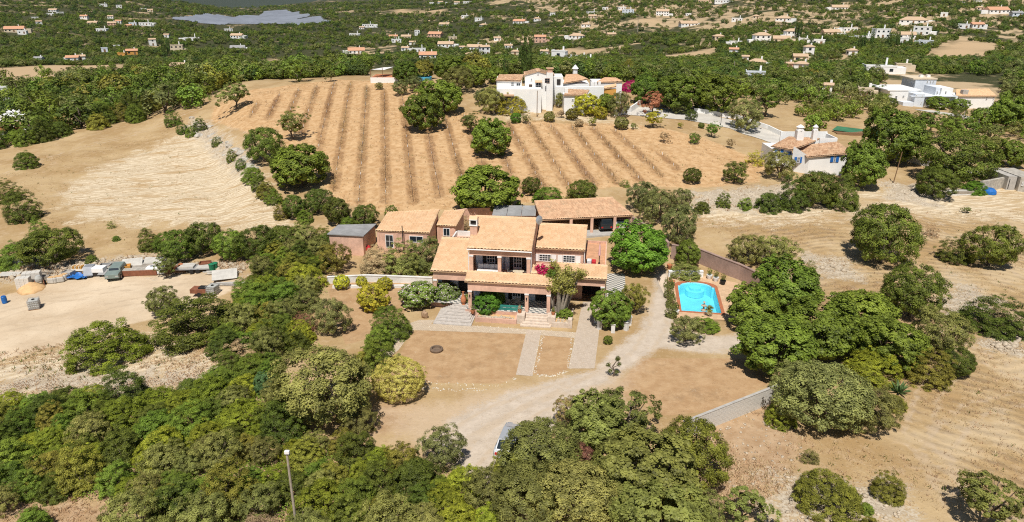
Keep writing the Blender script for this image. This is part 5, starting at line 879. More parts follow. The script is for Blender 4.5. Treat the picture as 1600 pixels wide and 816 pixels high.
def far_wood():
    rng = np.random.default_rng(5); n = 90000; d = 205 * (3200 / 205) ** rng.random(n); b = rng.uniform(-.95, .95, n); x = b * d; y = d
    dens = .70 - .22 * sstep(-60, 220, x) * sstep(1400, 500, y) + .28 * np.sin(x * .013 + 1.7 * np.sin(y * .009)) + .26 * np.sin(y * .017 + x * .006) + .2 * np.sin(x * .037) * np.sin(y * .031)
    dens = np.where((y < 330) & (x < 0), np.maximum(dens, .55), dens) * np.clip(1.25 - y / 4200, .5, 1); keep = rng.random(n) < np.clip(dens, .10, .96)
    for P in SKIPS: keep &= sdist(P, x, y) < 0
    keep &= sdist(SOLAR, x, y) < -6; x, y = x[keep], y[keep]
    for hx, hy, hr in HOUSES:
        a = np.hypot(x, y); ux, uy = hx / math.hypot(hx, hy), hy / math.hypot(hx, hy); al = x * ux + y * uy - math.hypot(hx, hy); ac = np.abs(-x * uy + y * ux)
        k = ~((np.hypot(x - hx, y - hy) < hr * .75) | ((al < 0) & (al > -hr * 2.2) & (ac < hr * .6))); x, y = x[k], y[k]
    s = rng.uniform(2.4, 6.2, len(x)) * (1 + np.clip((y - 500) / 2200, 0, 1.0)); P = np.stack([x, y, terrain(x, y) - .3], 1); me = bpy.data.meshes.new('far_woods'); me.vertices.add(len(P)); me.vertices.foreach_set('co', P.astype(np.float32).ravel())
    a = me.attributes.new('s', 'FLOAT', 'POINT'); a.data.foreach_set('value', s.astype(np.float32)); me.update(); o = bpy.data.objects.new('far_woods', me); COL.objects.link(o)
    tag(o, 'scattered trees and scrub covering the distant valley and hills', 'woodland', kind='stuff')
    ng = bpy.data.node_groups.new('scatter_trees', 'GeometryNodeTree'); ng.interface.new_socket('Geometry', in_out='INPUT', socket_type='NodeSocketGeometry'); ng.interface.new_socket('Geometry', in_out='OUTPUT', socket_type='NodeSocketGeometry')
    N = ng.nodes; gi, go_ = N.new('NodeGroupInput'), N.new('NodeGroupOutput'); ip = N.new('GeometryNodeInstanceOnPoints'); ci = N.new('GeometryNodeCollectionInfo'); ci.inputs['Collection'].default_value = _t; ci.inputs['Separate Children'].default_value = True; ci.inputs['Reset Children'].default_value = True
    ip.inputs['Pick Instance'].default_value = True; rv = N.new('FunctionNodeRandomValue'); rv.data_type = 'FLOAT_VECTOR'; rv.inputs[1].default_value = (0, 0, 6.283); na = N.new('GeometryNodeInputNamedAttribute'); na.data_type = 'FLOAT'; na.inputs[0].default_value = 's'
    cx = N.new('ShaderNodeCombineXYZ'); mz = N.new('ShaderNodeMath'); mz.operation = 'MULTIPLY'; mz.inputs[1].default_value = .8; L = ng.links
    L.new(gi.outputs[0], ip.inputs['Points']); L.new(ci.outputs[0], ip.inputs['Instance']); L.new(rv.outputs[0], ip.inputs['Rotation']); L.new(na.outputs[0], cx.inputs[0]); L.new(na.outputs[0], cx.inputs[1]); L.new(na.outputs[0], mz.inputs[0]); L.new(mz.outputs[0], cx.inputs[2]); L.new(cx.outputs[0], ip.inputs['Scale']); L.new(ip.outputs[0], go_.inputs[0])
    md = o.modifiers.new('scatter', 'NODES'); md.node_group = ng
# ---------------------------------------------------------------- far houses, each its own thing
WM = {'w': (WHITE, 'white'), 'p': (PINK, 'pink'), 'c': (CREAM, 'cream'), 'b': (BLUEWHITE, 'bluish white'), 'o': (OCHRE, 'ochre')}
RM = {'h': (TILEF, 'hipped tiled roof'), 'r': (TILER, 'red tiled roof'), 'g': (TILEF, 'gabled tiled roof'), 'f': (None, 'flat roof'), 'd': (GREYSHEET, 'dark roof')}
ZN = ['across the valley', 'near the solar farm', 'in the far village', 'above the far village', 'behind the farmhouse', 'past the palm', 'on the villa slope', 'high on the wooded hill', 'in the valley woods']
HL = [ # px, py, width px, wall, roof, storeys, zone
 (55, 29, 11, 'w', 'f', 1, 0), (84, 17, 14, 'w', 'g', 1, 0), (94, 21, 11, 'w', 'f', 1, 0), (80, 23, 12, 'w', 'f', 1, 0), (132, 27, 12, 'w', 'r', 1, 0), (162, 8, 12, 'w', 'f', 1, 0), (186, 10, 9, 'w', 'f', 1, 0), (174, 31, 9, 'w', 'g', 2, 0), (186, 35, 10, 'w', 'r', 1, 0), (176, 38, 14, 'p', 'g', 1, 0), (208, 38, 12, 'b', 'f', 1, 0), (201, 42, 11, 'p', 'r', 1, 0), (228, 37, 20, 'w', 'f', 1, 0), (146, 37, 16, 'c', 'g', 1, 0), (161, 47, 18, 'w', 'f', 1, 0), (62, 40, 9, 'w', 'g', 2, 0), (36, 51, 14, 'w', 'f', 1, 0), (24, 46, 30, 'c', 'r', 1, 0),
 (261, 57, 9, 'w', 'g', 1, 8), (300, 60, 25, 'w', 'f', 1, 8), (357, 47, 13, 'w', 'f', 1, 1), (371, 57, 20, 'w', 'g', 1, 1), (239, 70, 11, 'w', 'g', 2, 8), (183, 76, 9, 'b', 'd', 1, 8), (164, 80, 10, 'b', 'f', 1, 8), (115, 94, 20, 'w', 'r', 1, 8), (127, 93, 14, 'w', 'g', 1, 8), (207, 83, 18, 'o', 'r', 1, 8), (192, 88, 13, 'o', 'f', 1, 8), (277, 79, 21, 'c', 'f', 2, 8), (372, 76, 24, 'w', 'd', 1, 8), (284, 107, 33, 'p', 'g', 1, 8), (62, 96, 14, 'b', 'd', 1, 8), (14, 164, 11, 'w', 'f', 2, 8), (225, 15, 9, 'w', 'f', 1, 0), (235, 17, 9, 'c', 'g', 1, 0),
 (555, 54, 18, 'w', 'f', 1, 2), (557, 80, 28, 'w', 'r', 1, 2), (575, 39, 20, 'w', 'f', 1, 1), (566, 45, 9, 'w', 'g', 1, 1), (615, 59, 15, 'w', 'r', 1, 2), (635, 59, 17, 'c', 'g', 1, 2), (652, 54, 9, 'w', 'f', 2, 2), (681, 58, 24, 'p', 'r', 2, 2), (620, 64, 17, 'w', 'f', 1, 2), (645, 69, 11, 'w', 'g', 1, 2), (707, 60, 14, 'c', 'f', 1, 2), (697, 70, 27, 'w', 'g', 1, 2), (655, 78, 23, 'w', 'f', 1, 2), (634, 78, 13, 'w', 'g', 1, 2), (669, 88, 30, 'w', 'r', 1, 2), (742, 75, 26, 'w', 'g', 1, 2), (757, 84, 17, 'w', 'g', 2, 2), (734, 89, 14, 'c', 'h', 1, 2), (722, 77, 10, 'w', 'g', 1, 2), (695, 39, 18, 'w', 'g', 1, 3), (756, 41, 14, 'w', 'h', 1, 3), (749, 30, 14, 'w', 'f', 1, 3), (777, 62, 12, 'w', 'g', 1, 3), (795, 74, 14, 'w', 'g', 1, 3), (727, 26, 12, 'w', 'f', 1, 3),
 (675, 5, 9, 'w', 'f', 1, 3), (688, 4, 9, 'w', 'g', 1, 3), (700, 5, 9, 'w', 'f', 1, 3), (714, 5, 10, 'w', 'g', 1, 3), (728, 4, 9, 'w', 'f', 1, 3), (736, 4, 8, 'w', 'f', 1, 3),
 (812, 34, 21, 'w', 'r', 1, 3), (839, 31, 12, 'w', 'h', 1, 3), (863, 23, 9, 'w', 'f', 1, 3), (925, 20, 18, 'w', 'f', 1, 5), (926, 27, 14, 'c', 'g', 1, 5), (916, 40, 15, 'w', 'h', 1, 5), (946, 14, 10, 'w', 'f', 1, 5), (971, 13, 14, 'w', 'f', 1, 5), (981, 20, 20, 'b', 'f', 2, 5), (1035, 22, 22, 'w', 'g', 2, 5), (1075, 37, 30, 'w', 'g', 1, 5), (1075, 24, 9, 'w', 'f', 1, 5), (1152, 31, 18, 'w', 'f', 1, 5), (1181, 28, 11, 'c', 'h', 1, 5), (1127, 1, 24, 'w', 'f', 1, 5), (1100, 2, 18, 'c', 'g', 1, 5),
 (844, 64, 20, 'p', 'r', 2, 4), (820, 69, 13, 'p', 'g', 1, 4), (901, 57, 26, 'w', 'h', 1, 4), (955, 56, 15, 'c', 'g', 1, 4), (851, 84, 14, 'w', 'g', 1, 4), (805, 85, 14, 'c', 'h', 1, 4), (874, 98, 25, 'w', 'f', 2, 4), (908, 92, 20, 'w', 'f', 1, 4), (888, 100, 13, 'w', 'f', 1, 4), (918, 99, 18, 'w', 'f', 1, 4),
 (1122, 60, 18, 'c', 'h', 1, 5), (1149, 69, 20, 'w', 'f', 1, 5), (1189, 64, 28, 'w', 'h', 2, 5), (1146, 83, 15, 'w', 'r', 1, 5), (1182, 103, 28, 'w', 'h', 1, 5), (1164, 96, 11, 'w', 'g', 1, 5), (1179, 122, 32, 'b', 'f', 1, 5),
 (1224, 30, 25, 'w', 'h', 1, 7), (1311, 12, 26, 'w', 'g', 1, 7), (1499, 3, 18, 'w', 'h', 1, 7), (1527, 5, 11, 'w', 'f', 1, 7), (1556, 16, 36, 'w', 'r', 1, 7), (1587, 23, 18, 'b', 'd', 1, 7), (1530, 15, 12, 'c', 'h', 1, 7), (1427, 31, 44, 'w', 'h', 1, 7), (1475, 24, 11, 'w', 'f', 1, 7), (1505, 42, 18, 'w', 'f', 1, 7), (1525, 41, 21, 'w', 'r', 1, 7),
 (1236, 57, 24, 'w', 'h', 2, 6), (1220, 63, 28, 'c', 'g', 1, 6), (1256, 65, 17, 'w', 'f', 1, 6), (1278, 67, 22, 'w', 'f', 1, 6), (1325, 46, 26, 'w', 'f', 1, 6), (1297, 52, 28, 'c', 'g', 1, 6), (1315, 57, 15, 'w', 'f', 1, 6), (1350, 60, 30, 'w', 'f', 1, 6), (1375, 56, 26, 'w', 'f', 2, 6), (1415, 57, 28, 'w', 'g', 1, 6), (1440, 51, 27, 'w', 'f', 2, 6), (1412, 65, 15, 'w', 'f', 1, 6), (1446, 68, 22, 'b', 'f', 1, 6), (1330, 85, 16, 'w', 'h', 1, 6), (1262, 88, 16, 'w', 'h', 2, 6), (1249, 94, 23, 'c', 'g', 1, 6), (1251, 107, 22, 'w', 'h', 1, 6), (1232, 108, 12, 'p', 'g', 1, 6), (1372, 108, 50, 'w', 'f', 1, 6), (1409, 108, 24, 'c', 'f', 1, 6), (1291, 146, 16, 'w', 'g', 1, 6), (1350, 152, 24, 'c', 'f', 1, 6),
]
_lab = {}; WINM = MB().box(-.5, .5, -.04, .02, 0, 1).mesh('window', GLASS); DOORM = MB().box(-.5, .5, -.05, .02, 0, 1).mesh('door', WOOD)
def far_house(px, py, wpx, wc, rc, st, zn, seed):
    rng = random.Random(seed); p = at(px, py + wpx * .12); w = wpx * axd(p) / F; w = min(w * .88, 32); d = min(w * .62, 11); h = 3.0 * st; rz = rng.uniform(-.4, .4) - math.atan2(p.x, p.y) * .6
    lab = ('small ' if wpx < 12 else 'wide ' if wpx > 22 else '') + WM[wc][1] + (' two-storey' if st == 2 else '') + ' house with a ' + RM[rc][1] + ' ' + ZN[zn]; _lab.setdefault(lab, []).append(px)
    o = empty('house', (p.x, p.y, tz(p.x, p.y)), rz, lab, 'house', 'far houses'); o['px'] = px; HOUSES.append((p.x, p.y, max(w, 9))); m = WM[wc][0]
    MB().box(-w / 2, w / 2, -d / 2, d / 2, -2.5, h).build('wall', m, o)
    if rc == 'f': MB().box(-w / 2 - .1, w / 2 + .1, -d / 2 - .1, d / 2 + .1, h, h + .18).box(-w / 2 - .1, w / 2 + .1, -d / 2 - .1, -d / 2 + .12, h + .18, h + .7).box(-w / 2 - .1, -w / 2 + .12, -d / 2 + .12, d / 2 + .1, h + .18, h + .7).build('roof', m, o)
    else:
        e = .45; a, b = w / 2 + e, d / 2 + e; rh = h + b * .5; k = b if rc == 'h' and a > b else 0; mb = MB()
        mb.v = [(-a, -b, h), (a, -b, h), (a, b, h), (-a, b, h), (-a + k, 0, rh), (a - k, 0, rh)]; mb.f = [(0, 1, 5, 4), (1, 2, 5), (2, 3, 4, 5), (3, 0, 4), (3, 2, 1, 0)]; mb.build('roof', RM[rc][0], o)
    if wpx > 18:      # a lower wing to one side
        s = rng.choice((-1, 1)); ww = w * .34; MB().box(s * w * .5 - (0 if s > 0 else ww), s * w * .5 + (ww if s > 0 else 0), -d * .3, d * .42, -2.5, 2.7).build('wing', m, o)
    n = max(1, min(5, int(w / 3.4)))
    for lv in range(st):
        for k in range(n):
            x = -w / 2 + w * (k + .5) / n
            if lv == 0 and k == n // 2: child(DOORM, 'door', o, (x, -d / 2, .05), scl=(1.5, 1, 2.2))
            else: child(WINM, 'window', o, (x, -d / 2, lv * 3 + 1.0), scl=(1.5, 1, 1.25))
    child(WINM, 'window', o, (w / 2, 0, 1.0), (0, 0, R(90)), (1.2, 1, 1.2)); child(WINM, 'window', o, (-w / 2, 0, 1.0), (0, 0, R(-90)), (1.2, 1, 1.2))
    if wpx > 11: MB().box(w * .2, w * .2 + .7, .3, 1.0, h - .2, h + max(1.2, d * .35 + .8)).build('chimney', WHITE, o)
    return o
_hs = [far_house(*q, k) for k, q in enumerate(HL)]
for lab, pxs in _lab.items():
    if len(pxs) > 1:
        ms = sorted([o for o in _hs if o['label'] == lab], key=lambda o: o['px'])
        for k, o in enumerate(ms): o['label'] = ('leftmost ' if k == 0 else 'rightmost ' if k == len(ms) - 1 else ORD[k] + ' from left, ') + lab
for o in _hs: del o['px']
# ---------------------------------------------------------------- solar farm
c = SOLAR.mean(0); sf = empty('solar_farm', (c[0], c[1], tz(*c)), 0, 'solar farm of grey-blue panel rows on the valley floor', 'solar farm'); PANEL = mat('solar_panel', (.20, .22, .26), rough=.35, var=.15, scale=.02, bump=0, dirt=0, spec=.5)
for y in np.arange(SOLAR[:, 1].min(), SOLAR[:, 1].max(), 9.0):
    xs = np.arange(SOLAR[:, 0].min(), SOLAR[:, 0].max(), 4.0); k = sdist(SOLAR, xs, np.full_like(xs, y)) > 0; k &= np.abs(xs - (c[0] + (y - c[1]) * .12 + 110)) > 7
    if k.sum() < 3: continue
    mb = MB(); runs = np.split(np.where(k)[0], np.where(np.diff(np.where(k)[0]) > 1)[0] + 1)
    for r in runs:
        for a in range(0, len(r) - 1, 8):
            xa, xb = xs[r[a]], xs[r[min(a + 8, len(r) - 1)]]; za, zb = tz(xa, y) - tz(*c), tz(xb, y) - tz(*c); X = c[0]; Y = y - c[1]
            mb.quad((xa - X, Y - 2.6, za + 1.2), (xb - X, Y - 2.6, zb + 1.2), (xb - X, Y + 2.6, zb + 3.8), (xa - X, Y + 2.6, za + 3.8)).quad((xa - X, Y - 2.6, za + 1.1), (xa - X, Y + 2.6, za + 3.7), (xb - X, Y + 2.6, zb + 3.7), (xb - X, Y - 2.6, zb + 1.1))
    mb.v and mb.build('panel_row', PANEL, sf)
# ---------------------------------------------------------------- farmhouses on the hill
class Elev:
    """local frame at the foot of a building: L(px, py, d) is the point d metres behind its front whose photo position is (px, py)"""
    def __init__(s, px, py, name, label, cat='house', depth=None):
        s.p = at(px, py); s.o = empty(name, s.p, 0, label, cat); HOUSES.append((s.p.x, s.p.y, 12))
    def L(s, px, py, d):
        r = ray(px, py); t = (s.p.y + d) / r[1]; return Vector((r[0] * t - s.p.x, d, H + r[2] * t - s.p.z))
    def box(s, name, x0, x1, yb, yt, d0, d1, m, drop=0):
        a = s.L(x0, yb, d0); b = s.L(x1, yt, d0); return MB().box(a.x, b.x, d0, d1, a.z - drop, b.z).build(name, m, s.o)
    def slope(s, e0, e1, r0, r1, d0, d1, m):       # tile slope from eave pixels at depth d0 to ridge pixels at depth d1
        return tiles(s.L(*e0, d0), s.L(*e1, d0), s.L(*r1, d1), s.L(*r0, d1), m, s.o, pitch=.3, course=.5)
    def win(s, x0, x1, yb, yt, d, fr=WPAINT, sh=None, name='window'):
        a = s.L(x0, yb, d); b = s.L(x1, yt, d); return window(s.o, (a.x + b.x) / 2, d - .03, a.z, b.x - a.x, b.z - a.z, fr, (1, 1), sh, name=name)
E = Elev(845, 175, 'farmhouse', 'white hilltop farmhouse with a tall gable, tiled roofs and purple bougainvillea'); L = E.L
E.box('wall', 776, 815, 150, 126, 4, 12, WHITE, 3); E.slope((774, 126), (814, 127), (780, 117), (819, 116.5), 3.7, 9, TILE3)
E.box('terrace_wall', 777, 846, 152, 139.5, -1.2, 4, WHITE, 5); a, b = L(781, 150, -1.9), L(803, 145, -1.9); MB().box(a.x, b.x, -2.6, -1.25, a.z, a.z + .25).build('lean_to_roof', TILE3, E.o)
a, b, c_, d_ = L(820, 176, 2), L(863, 176, 2), L(841, 111.5, 2), L(820, 117, 2); e_ = L(863, 118, 2); MB().quad((a.x, 2, -1), (b.x, 2, -1), (b.x, 2, e_.z), (c_.x, 2, c_.z), (a.x, 2, d_.z)).quad((b.x, 2, -1), (b.x, 7, -1), (b.x, 7, e_.z), (b.x, 2, e_.z)).quad((a.x, 7, -1), (a.x, 2, -1), (a.x, 2, d_.z), (a.x, 7, d_.z)).build('gable_wall', WHITE, E.o)
tiles((b.x + .3, 1.8, e_.z - .05), (b.x + .3, 7, e_.z - .05), (c_.x, 7, c_.z + .05), (c_.x, 1.8, c_.z + .05), TILE2, E.o, .3, .5); tiles((a.x - .2, 7, d_.z - .05), (a.x - .2, 1.8, d_.z - .05), (c_.x, 1.8, c_.z + .05), (c_.x, 7, c_.z + .05), TILE2, E.o, .3, .5)
a = L(859, 113, 1.9); MB().box(a.x - .7, a.x + .7, 1.0, 2.4, -1, a.z).build('chimney', WHITE, E.o); MB().box(a.x - .55, a.x + .55, 1.1, 2.3, a.z + .01, a.z + .8).build('chimney_cap', PINK, E.o); MB().prism([(a.x - .8, .9), (a.x + .8, .9), (a.x + .8, 2.5), (a.x - .8, 2.5)], a.z + .8, a.z + .95).build('cap_tiles', TILE2, E.o)
E.win(837.5, 845, 138.5, 128, 2); E.win(851.5, 858.5, 129.5, 123, 1.0, MAUVE); E.win(827, 831, 138, 132.5, 2, WOOD); E.win(829.5, 831.2, 126, 123, 2); E.win(840, 841.5, 117, 113.5, 2); E.win(799, 802.5, 136, 129, 4, name='window'); E.win(807, 813, 137, 130, 3.95); q = L(841.5, 127, 1.9); MB().prism([(q.x - .8, 1.2), (q.x + .8, 1.2), (q.x + .8, 2), (q.x - .8, 2)], lambda p: q.z - .25 + (p[1] - 1.2) * .35, lambda p: q.z - .1 + (p[1] - 1.2) * .35).build('door_canopy', TILE2, E.o)
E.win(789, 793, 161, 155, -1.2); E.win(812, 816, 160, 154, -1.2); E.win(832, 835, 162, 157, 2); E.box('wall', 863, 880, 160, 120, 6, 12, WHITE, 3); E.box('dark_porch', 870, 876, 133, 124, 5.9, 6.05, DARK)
E.box('courtyard_wall', 868, 944, 178, 136, 5, 6, WHITE, 2); E.slope((880, 131), (920, 124), (884, 117), (901, 116), 8, 16, TILE2); E.box('wall', 879, 921, 150, 131, 8.3, 16, WHITE, 3)
E.box('outhouse_wall', 881, 915, 176, 150, -1.5, 4, WHITE, 2); E.slope((880, 149), (916, 149.5), (888, 139.5), (921, 141), -1.8, 3.2, TILE3); E.win(893.5, 896, 157.5, 155, -1.5); q = L(885, 138, 0); MB().box(q.x - .35, q.x + .35, -.4, .4, 3.6, q.z).build('chimney', WHITE, E.o)
E.slope((930, 129.5), (974, 128), (945, 121.5), (962, 122), 10, 17, TILE2); E.box('wall', 926, 972, 142, 129, 10.2, 17, WHITE, 3); E.box('wall', 944, 963, 150, 139, 5.5, 6.3, OCHRE, 2); E.slope((944, 139), (963, 136), (944, 135), (963, 131), 5.3, 8, TILE)
for x in (925, 931, 937): q = L(x, 128, 9); MB().box(q.x - .3, q.x + .3, 9, 9.6, 1, q.z).build('chimney', WHITE, E.o)
q = L(899, 104, 20); MB().lathe([(.6, 0), (.6, q.z - .6), (.85, q.z - .5), (.1, q.z + .4)], q.x, 20, 8).build('chimney', WHITE, E.o)
plantb('olive', 768, 178, 44, .95, 'olive', 'olive tree at the corner of the farmhouse terrace'); plantb('mastic', 802, 175, 54, .58, 'citrus', 'yellow-green hedge under the farmhouse terrace'); plantb('rounded', 856, 170, 13, 2.4, 'pinkmix', 'purple-flowering climber on the farmhouse gable'); plant('mastic', 985, 133, 34, .55, 'magenta', 'long magenta bougainvillea beside the farmhouse')
plantb('rounded', 915, 178, 46, .7, 'citrus', 'yellowish orange tree in front of the farmhouse outhouse'); plantb('rounded', 938, 186, 22, .9, 'citrus', 'small yellow citrus at the farmhouse garden edge'); plantb('olive', 968, 183, 36, 1.2, 'greygreen', 'grey olive tree at the farmhouse gate'); plantb('broad', 948, 174, 32, .9, 'mid', 'dark leafy tree beside the ochre wall'); plantb('olive', 874, 168, 18, 1.4, 'olive', 'small olive in the farmhouse courtyard')
for k, (x, y, w, m_) in enumerate(((806, 184, 18, 'bright'), (822, 186, 16, 'olive'), (858, 182, 18, 'olive'), (877, 178, 14, 'drybrown'), (893, 178, 20, 'oliveyellow'), (926, 190, 16, 'oliveyellow'), (972, 192, 22, 'olive'), (1063, 196, 10, 'citrus'), (905, 192, 14, 'drybrown'), (990, 197, 12, 'mid'), (1096, 196, 10, 'mid'))): plant('almond' if k % 2 else 'rounded', x, y, w, .9, m_, f'{ORD[k]} small tree from left along the top edge of the vines below the farmhouse')
for k, (x, y, w, sp, m_) in enumerate(((592, 134, 14, 'olive', 'olive'), (625, 136, 30, 'olive', 'greygreen'), (650, 130, 30, 'olive', 'greygreen'), (632, 112, 42, 'broad', 'mid'), (662, 108, 36, 'broad', 'oliveyellow'), (718, 122, 54, 'olive', 'olive'), (770, 146, 34, 'olive', 'olive'), (752, 150, 30, 'olive', 'greygreen'), (742, 118, 40, 'broad', 'mid'), (516, 118, 22, 'almond', 'light'), (700, 106, 50, 'broad', 'mid'), (790, 106, 26, 'cypress', 'deep'), (808, 104, 26, 'broad', 'mid'), (775, 118, 30, 'broad', 'mid'))): plant(sp, x, y, w if sp != 'cypress' else 9, None if sp == 'cypress' else .85, m_, f'{ORD[k]} in the line of trees along the vineyard crest')
for k, (x, y) in enumerate(((816, 92), (823, 90), (1343, 68), (1350, 66), (1363, 60), (1390, 62), (1404, 60), (1423, 64), (1250, 48), (1246, 46), (1268, 68), (255, 73), (262, 72))): plant('cypress', x, y, 6.5, None, 'deep', f'slim dark cypress spire among the far villas, {ORD[k]} counted', group='far cypresses')
E = Elev(1262, 272, 'cottage', 'small white cottage with blue shutters, mottled brown roof and two white chimneys'); L = E.L
E.box('wall', 1261, 1330, 270, 246, 0, 6.5, WHITE, 1); a, b, t_ = L(1238, 262, 1.5), L(1261, 271, 0), L(1237, 230, 1.5); b2 = L(1261, 245, 0)
MB().quad((a.x, 2.2, -1), (b.x, 0, -1), (b.x, 0, b2.z), (a.x, 2.2, t_.z)).build('gable_wall', WHITE, E.o); E.slope((1261, 246), (1333, 240), (1238, 229), (1309, 222), -.3, 5.5, TILE3)
E.box('wall', 1206, 1238, 252, 234, 3, 9, WHITE, 1); E.slope((1204, 229), (1239, 235), (1232, 214), (1256, 215), 2.6, 8, TILE3); E.slope((1236, 235), (1256, 228), (1250, 214.5), (1282, 217), 2.4, 8.2, TILE3)
a, b = L(1280, 225, 6), L(1309, 216, 6); MB().box(a.x, b.x, 6, 6.25, 2.5, b.z).box(a.x - 5.5, b.x, 10.5, 10.75, 2.5, b.z + .3).box(b.x - .25, b.x, 6.25, 10.5, 2.5, b.z).build('roof_terrace_wall', WHITE, E.o)
for x, y0, y1, w in ((1248.5, 214, 196, .62), (1272, 216, 196, .42)):
    q, q2 = L(x, y0, 7), L(x, y1, 7); o_ = MB().box(q.x - w, q.x + w, 7 - w, 7 + w, q.z - 1.5, q2.z - .9).build('chimney', WHITE, E.o); MB().lathe([(w * 1.15, q2.z - .9), (w * 1.15, q2.z - .75), (w * .95, q2.z - .7), (w * .95, q2.z - .35), (w * 1.25, q2.z - .3), (.08, q2.z + .15)], q.x, 7, 8).build('chimney_cap', WHITE, o_)
E.win(1245, 1249.5, 254, 246, 1.0, WPAINT, (.45, BLUEP)); E.win(1302, 1306, 253, 243.5, 0, WPAINT, (.5, BLUEP)); E.win(1215, 1219, 242, 234, 3, WPAINT, (.5, BLUEP)); E.win(1229, 1236, 245, 238, 2.95, BLUEP)
E = Elev(1345, 214, 'green_roof_shed', 'low timber shed with a green sheet roof behind the cottage', 'shed'); a, b, c_, d_ = E.L(1300, 203, 3), E.L(1370, 212, 0), E.L(1390, 207, 3), E.L(1308, 197, 6); MB().quad(a, b, c_, d_).build('roof', mat('green_roof_sheet', (.05, .17, .09), var=.2, scale=.6), E.o); MB().box(a.x + .3, b.x - .3, 1, 3.5, -.5, a.z - .3).build('wall', WOOD, E.o)
E = Elev(1450, 168, 'manor', 'large bluish-white flat-roofed house complex with a tower block and two chimneys'); L = E.L
E.box('wall', 1388, 1439, 158, 141, 4, 16, WHITE, 3); E.box('wall', 1427, 1446, 166, 147, 0, 10, BLUEWHITE, 3); E.box('wall', 1445, 1497, 165, 151, 1, 10, WHITE, 3); E.box('wall', 1460, 1470, 152, 137, 3.5, 10, BLUEWHITE, 3); E.box('wall', 1469, 1490, 152, 138, 3, 10, WHITE, 3); E.box('wall', 1428, 1464, 140, 123.5, 14, 22, BLUEWHITE, 4); E.box('parapet', 1427, 1465.5, 124.5, 122.6, 13.8, 22.2, CREAM); E.box('ledge', 1424, 1497, 151.6, 150.4, -.1, 1.2, BLUEWHITE); E.box('wall', 1410, 1428, 167, 160, -1.5, 1.5, BLUEWHITE, 2); E.box('parapet', 1387, 1440, 142, 140.4, 3.85, 16.2, WHITE)
E.box('wing_wall', 1497, 1555, 160, 150.5, 4, 12, WHITE, 3); E.slope((1494, 150.5), (1558, 150.5), (1494, 139.5), (1545, 139), 3.6, 12, TILE); q = L(1510, 141, 5); MB().box(q.x - .8, q.x + .8, 5, 6.5, 2, q.z).build('chimney', CONC, E.o)
for x in (1439.5, 1450.5): q = L(x, 117, 17); MB().box(q.x - .5, q.x + .5, 16.5, 17.5, 4, q.z).build('chimney', WHITE, E.o)
for x0, x1, y0, y1, d in ((1398, 1402, 156, 150, 4), (1410, 1413, 152.5, 149.5, 4), (1463, 1465.5, 147, 143, 3.5), (1476, 1479, 147, 143, 3), (1431, 1432.5, 151, 149, 0), (1440, 1442, 152, 149.5, 0), (1438.5, 1440, 163, 159, 0), (1448, 1450, 129.5, 126, 14), (1453, 1455, 129.5, 126, 14), (1457, 1459, 129.5, 126, 14), (1502, 1505, 158, 154, 4), (1540, 1543, 156, 152.5, 4), (1551, 1553, 156, 152.5, 4), (1485, 1488, 162, 158, 1)): E.win(x0, x1, y0, y1, d)
plant('rounded', 1466, 160, 34, .6, 'mid', 'round tree in front of the manor tower'); plant('rounded', 1500, 163, 30, .6, 'mid', 'round tree in front of the manor wing'); plant('carob', 1440, 133, 20, .7, 'dark', 'dark tree in the manor courtyard'); plant('carob', 1393, 161, 22, .8, 'dark', 'dark bush at the manor corner'); plant('olive', 1497, 178, 26, .9, 'dark', 'small dark tree on the manor road'); plant('olive', 1530, 178, 24, .9, 'dark', 'dark olive beside the manor road'); plant('broad', 1578, 175, 60, .9, 'mid', 'big tree at the picture edge past the manor'); plant('almond', 1455, 190, 44, .8, 'mid', 'leafy almond below the manor road'); plant('almond', 1485, 200, 50, .8, 'mid', 'second leafy almond below the manor road')
E = Elev(15, 216, 'cottage', 'long white cottage with a red roof at the picture edge beyond the pale field'); E.box('wall', -6, 36, 214, 205, 0, 6, WHITE, 2); E.slope((-8, 205), (36, 204.5), (-6, 199.5), (35, 199), -.3, 5, TILE4); E.win(8, 12, 211, 207, 0); E.win(20, 24, 211, 207, 0)
E = Elev(18, 190, 'cottage', 'white cottage with three white chimneys half hidden by trees at the picture edge'); E.box('wall', -5, 38, 190, 181, 0, 8, WHITE, 2)
for x in (13, 21, 30): q = E.L(x, 173, 3); MB().lathe([(.5, 0), (.5, q.z - .4), (.7, q.z - .3), (.1, q.z + .3)], q.x, 3, 8).build('chimney', WHITE, E.o)
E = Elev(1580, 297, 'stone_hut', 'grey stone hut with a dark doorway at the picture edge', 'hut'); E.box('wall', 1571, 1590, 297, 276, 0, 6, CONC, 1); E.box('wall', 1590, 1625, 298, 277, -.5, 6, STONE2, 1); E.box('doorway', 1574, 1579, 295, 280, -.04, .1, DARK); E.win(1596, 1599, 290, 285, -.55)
E = Elev(601, 130, 'sail_terrace', 'white terrace with a stretched shade sail on posts on the hill crest', 'terrace'); E.box('terrace_wall', 579, 622, 127, 121.5, 0, 7, WHITE, 1); E.box('terrace_floor', 580, 621, 121.5, 120.8, .3, 7, TERRA)
a, b, c_, d_ = E.L(580, 109, .5), E.L(598, 105.5, 5), E.L(615, 104.5, 6), E.L(600, 109.5, .2); MB().quad(a, d_, b).quad(d_, c_, b).build('shade_sail', CUSH, E.o)
for x, y, d in ((578.5, 108, .5), (597, 105, .3), (589, 117, .2)): q = E.L(x, y, d); MB().tube([(q.x, d, -.5), (q.x, d, q.z)], .08, 6).build('post', WOOD, E.o)
E = Elev(660, 127, 'above_ground_pool', 'round blue garden pool among the crest trees', 'pool'); MB().lathe([(2.2, -.2), (2.25, .9), (2.1, .92), (2.1, .75), (.01, .75)], 0, 2, 20).build('basin', mat('light_blue_liner', (.10, .42, .62), rough=.3, bump=0), E.o)
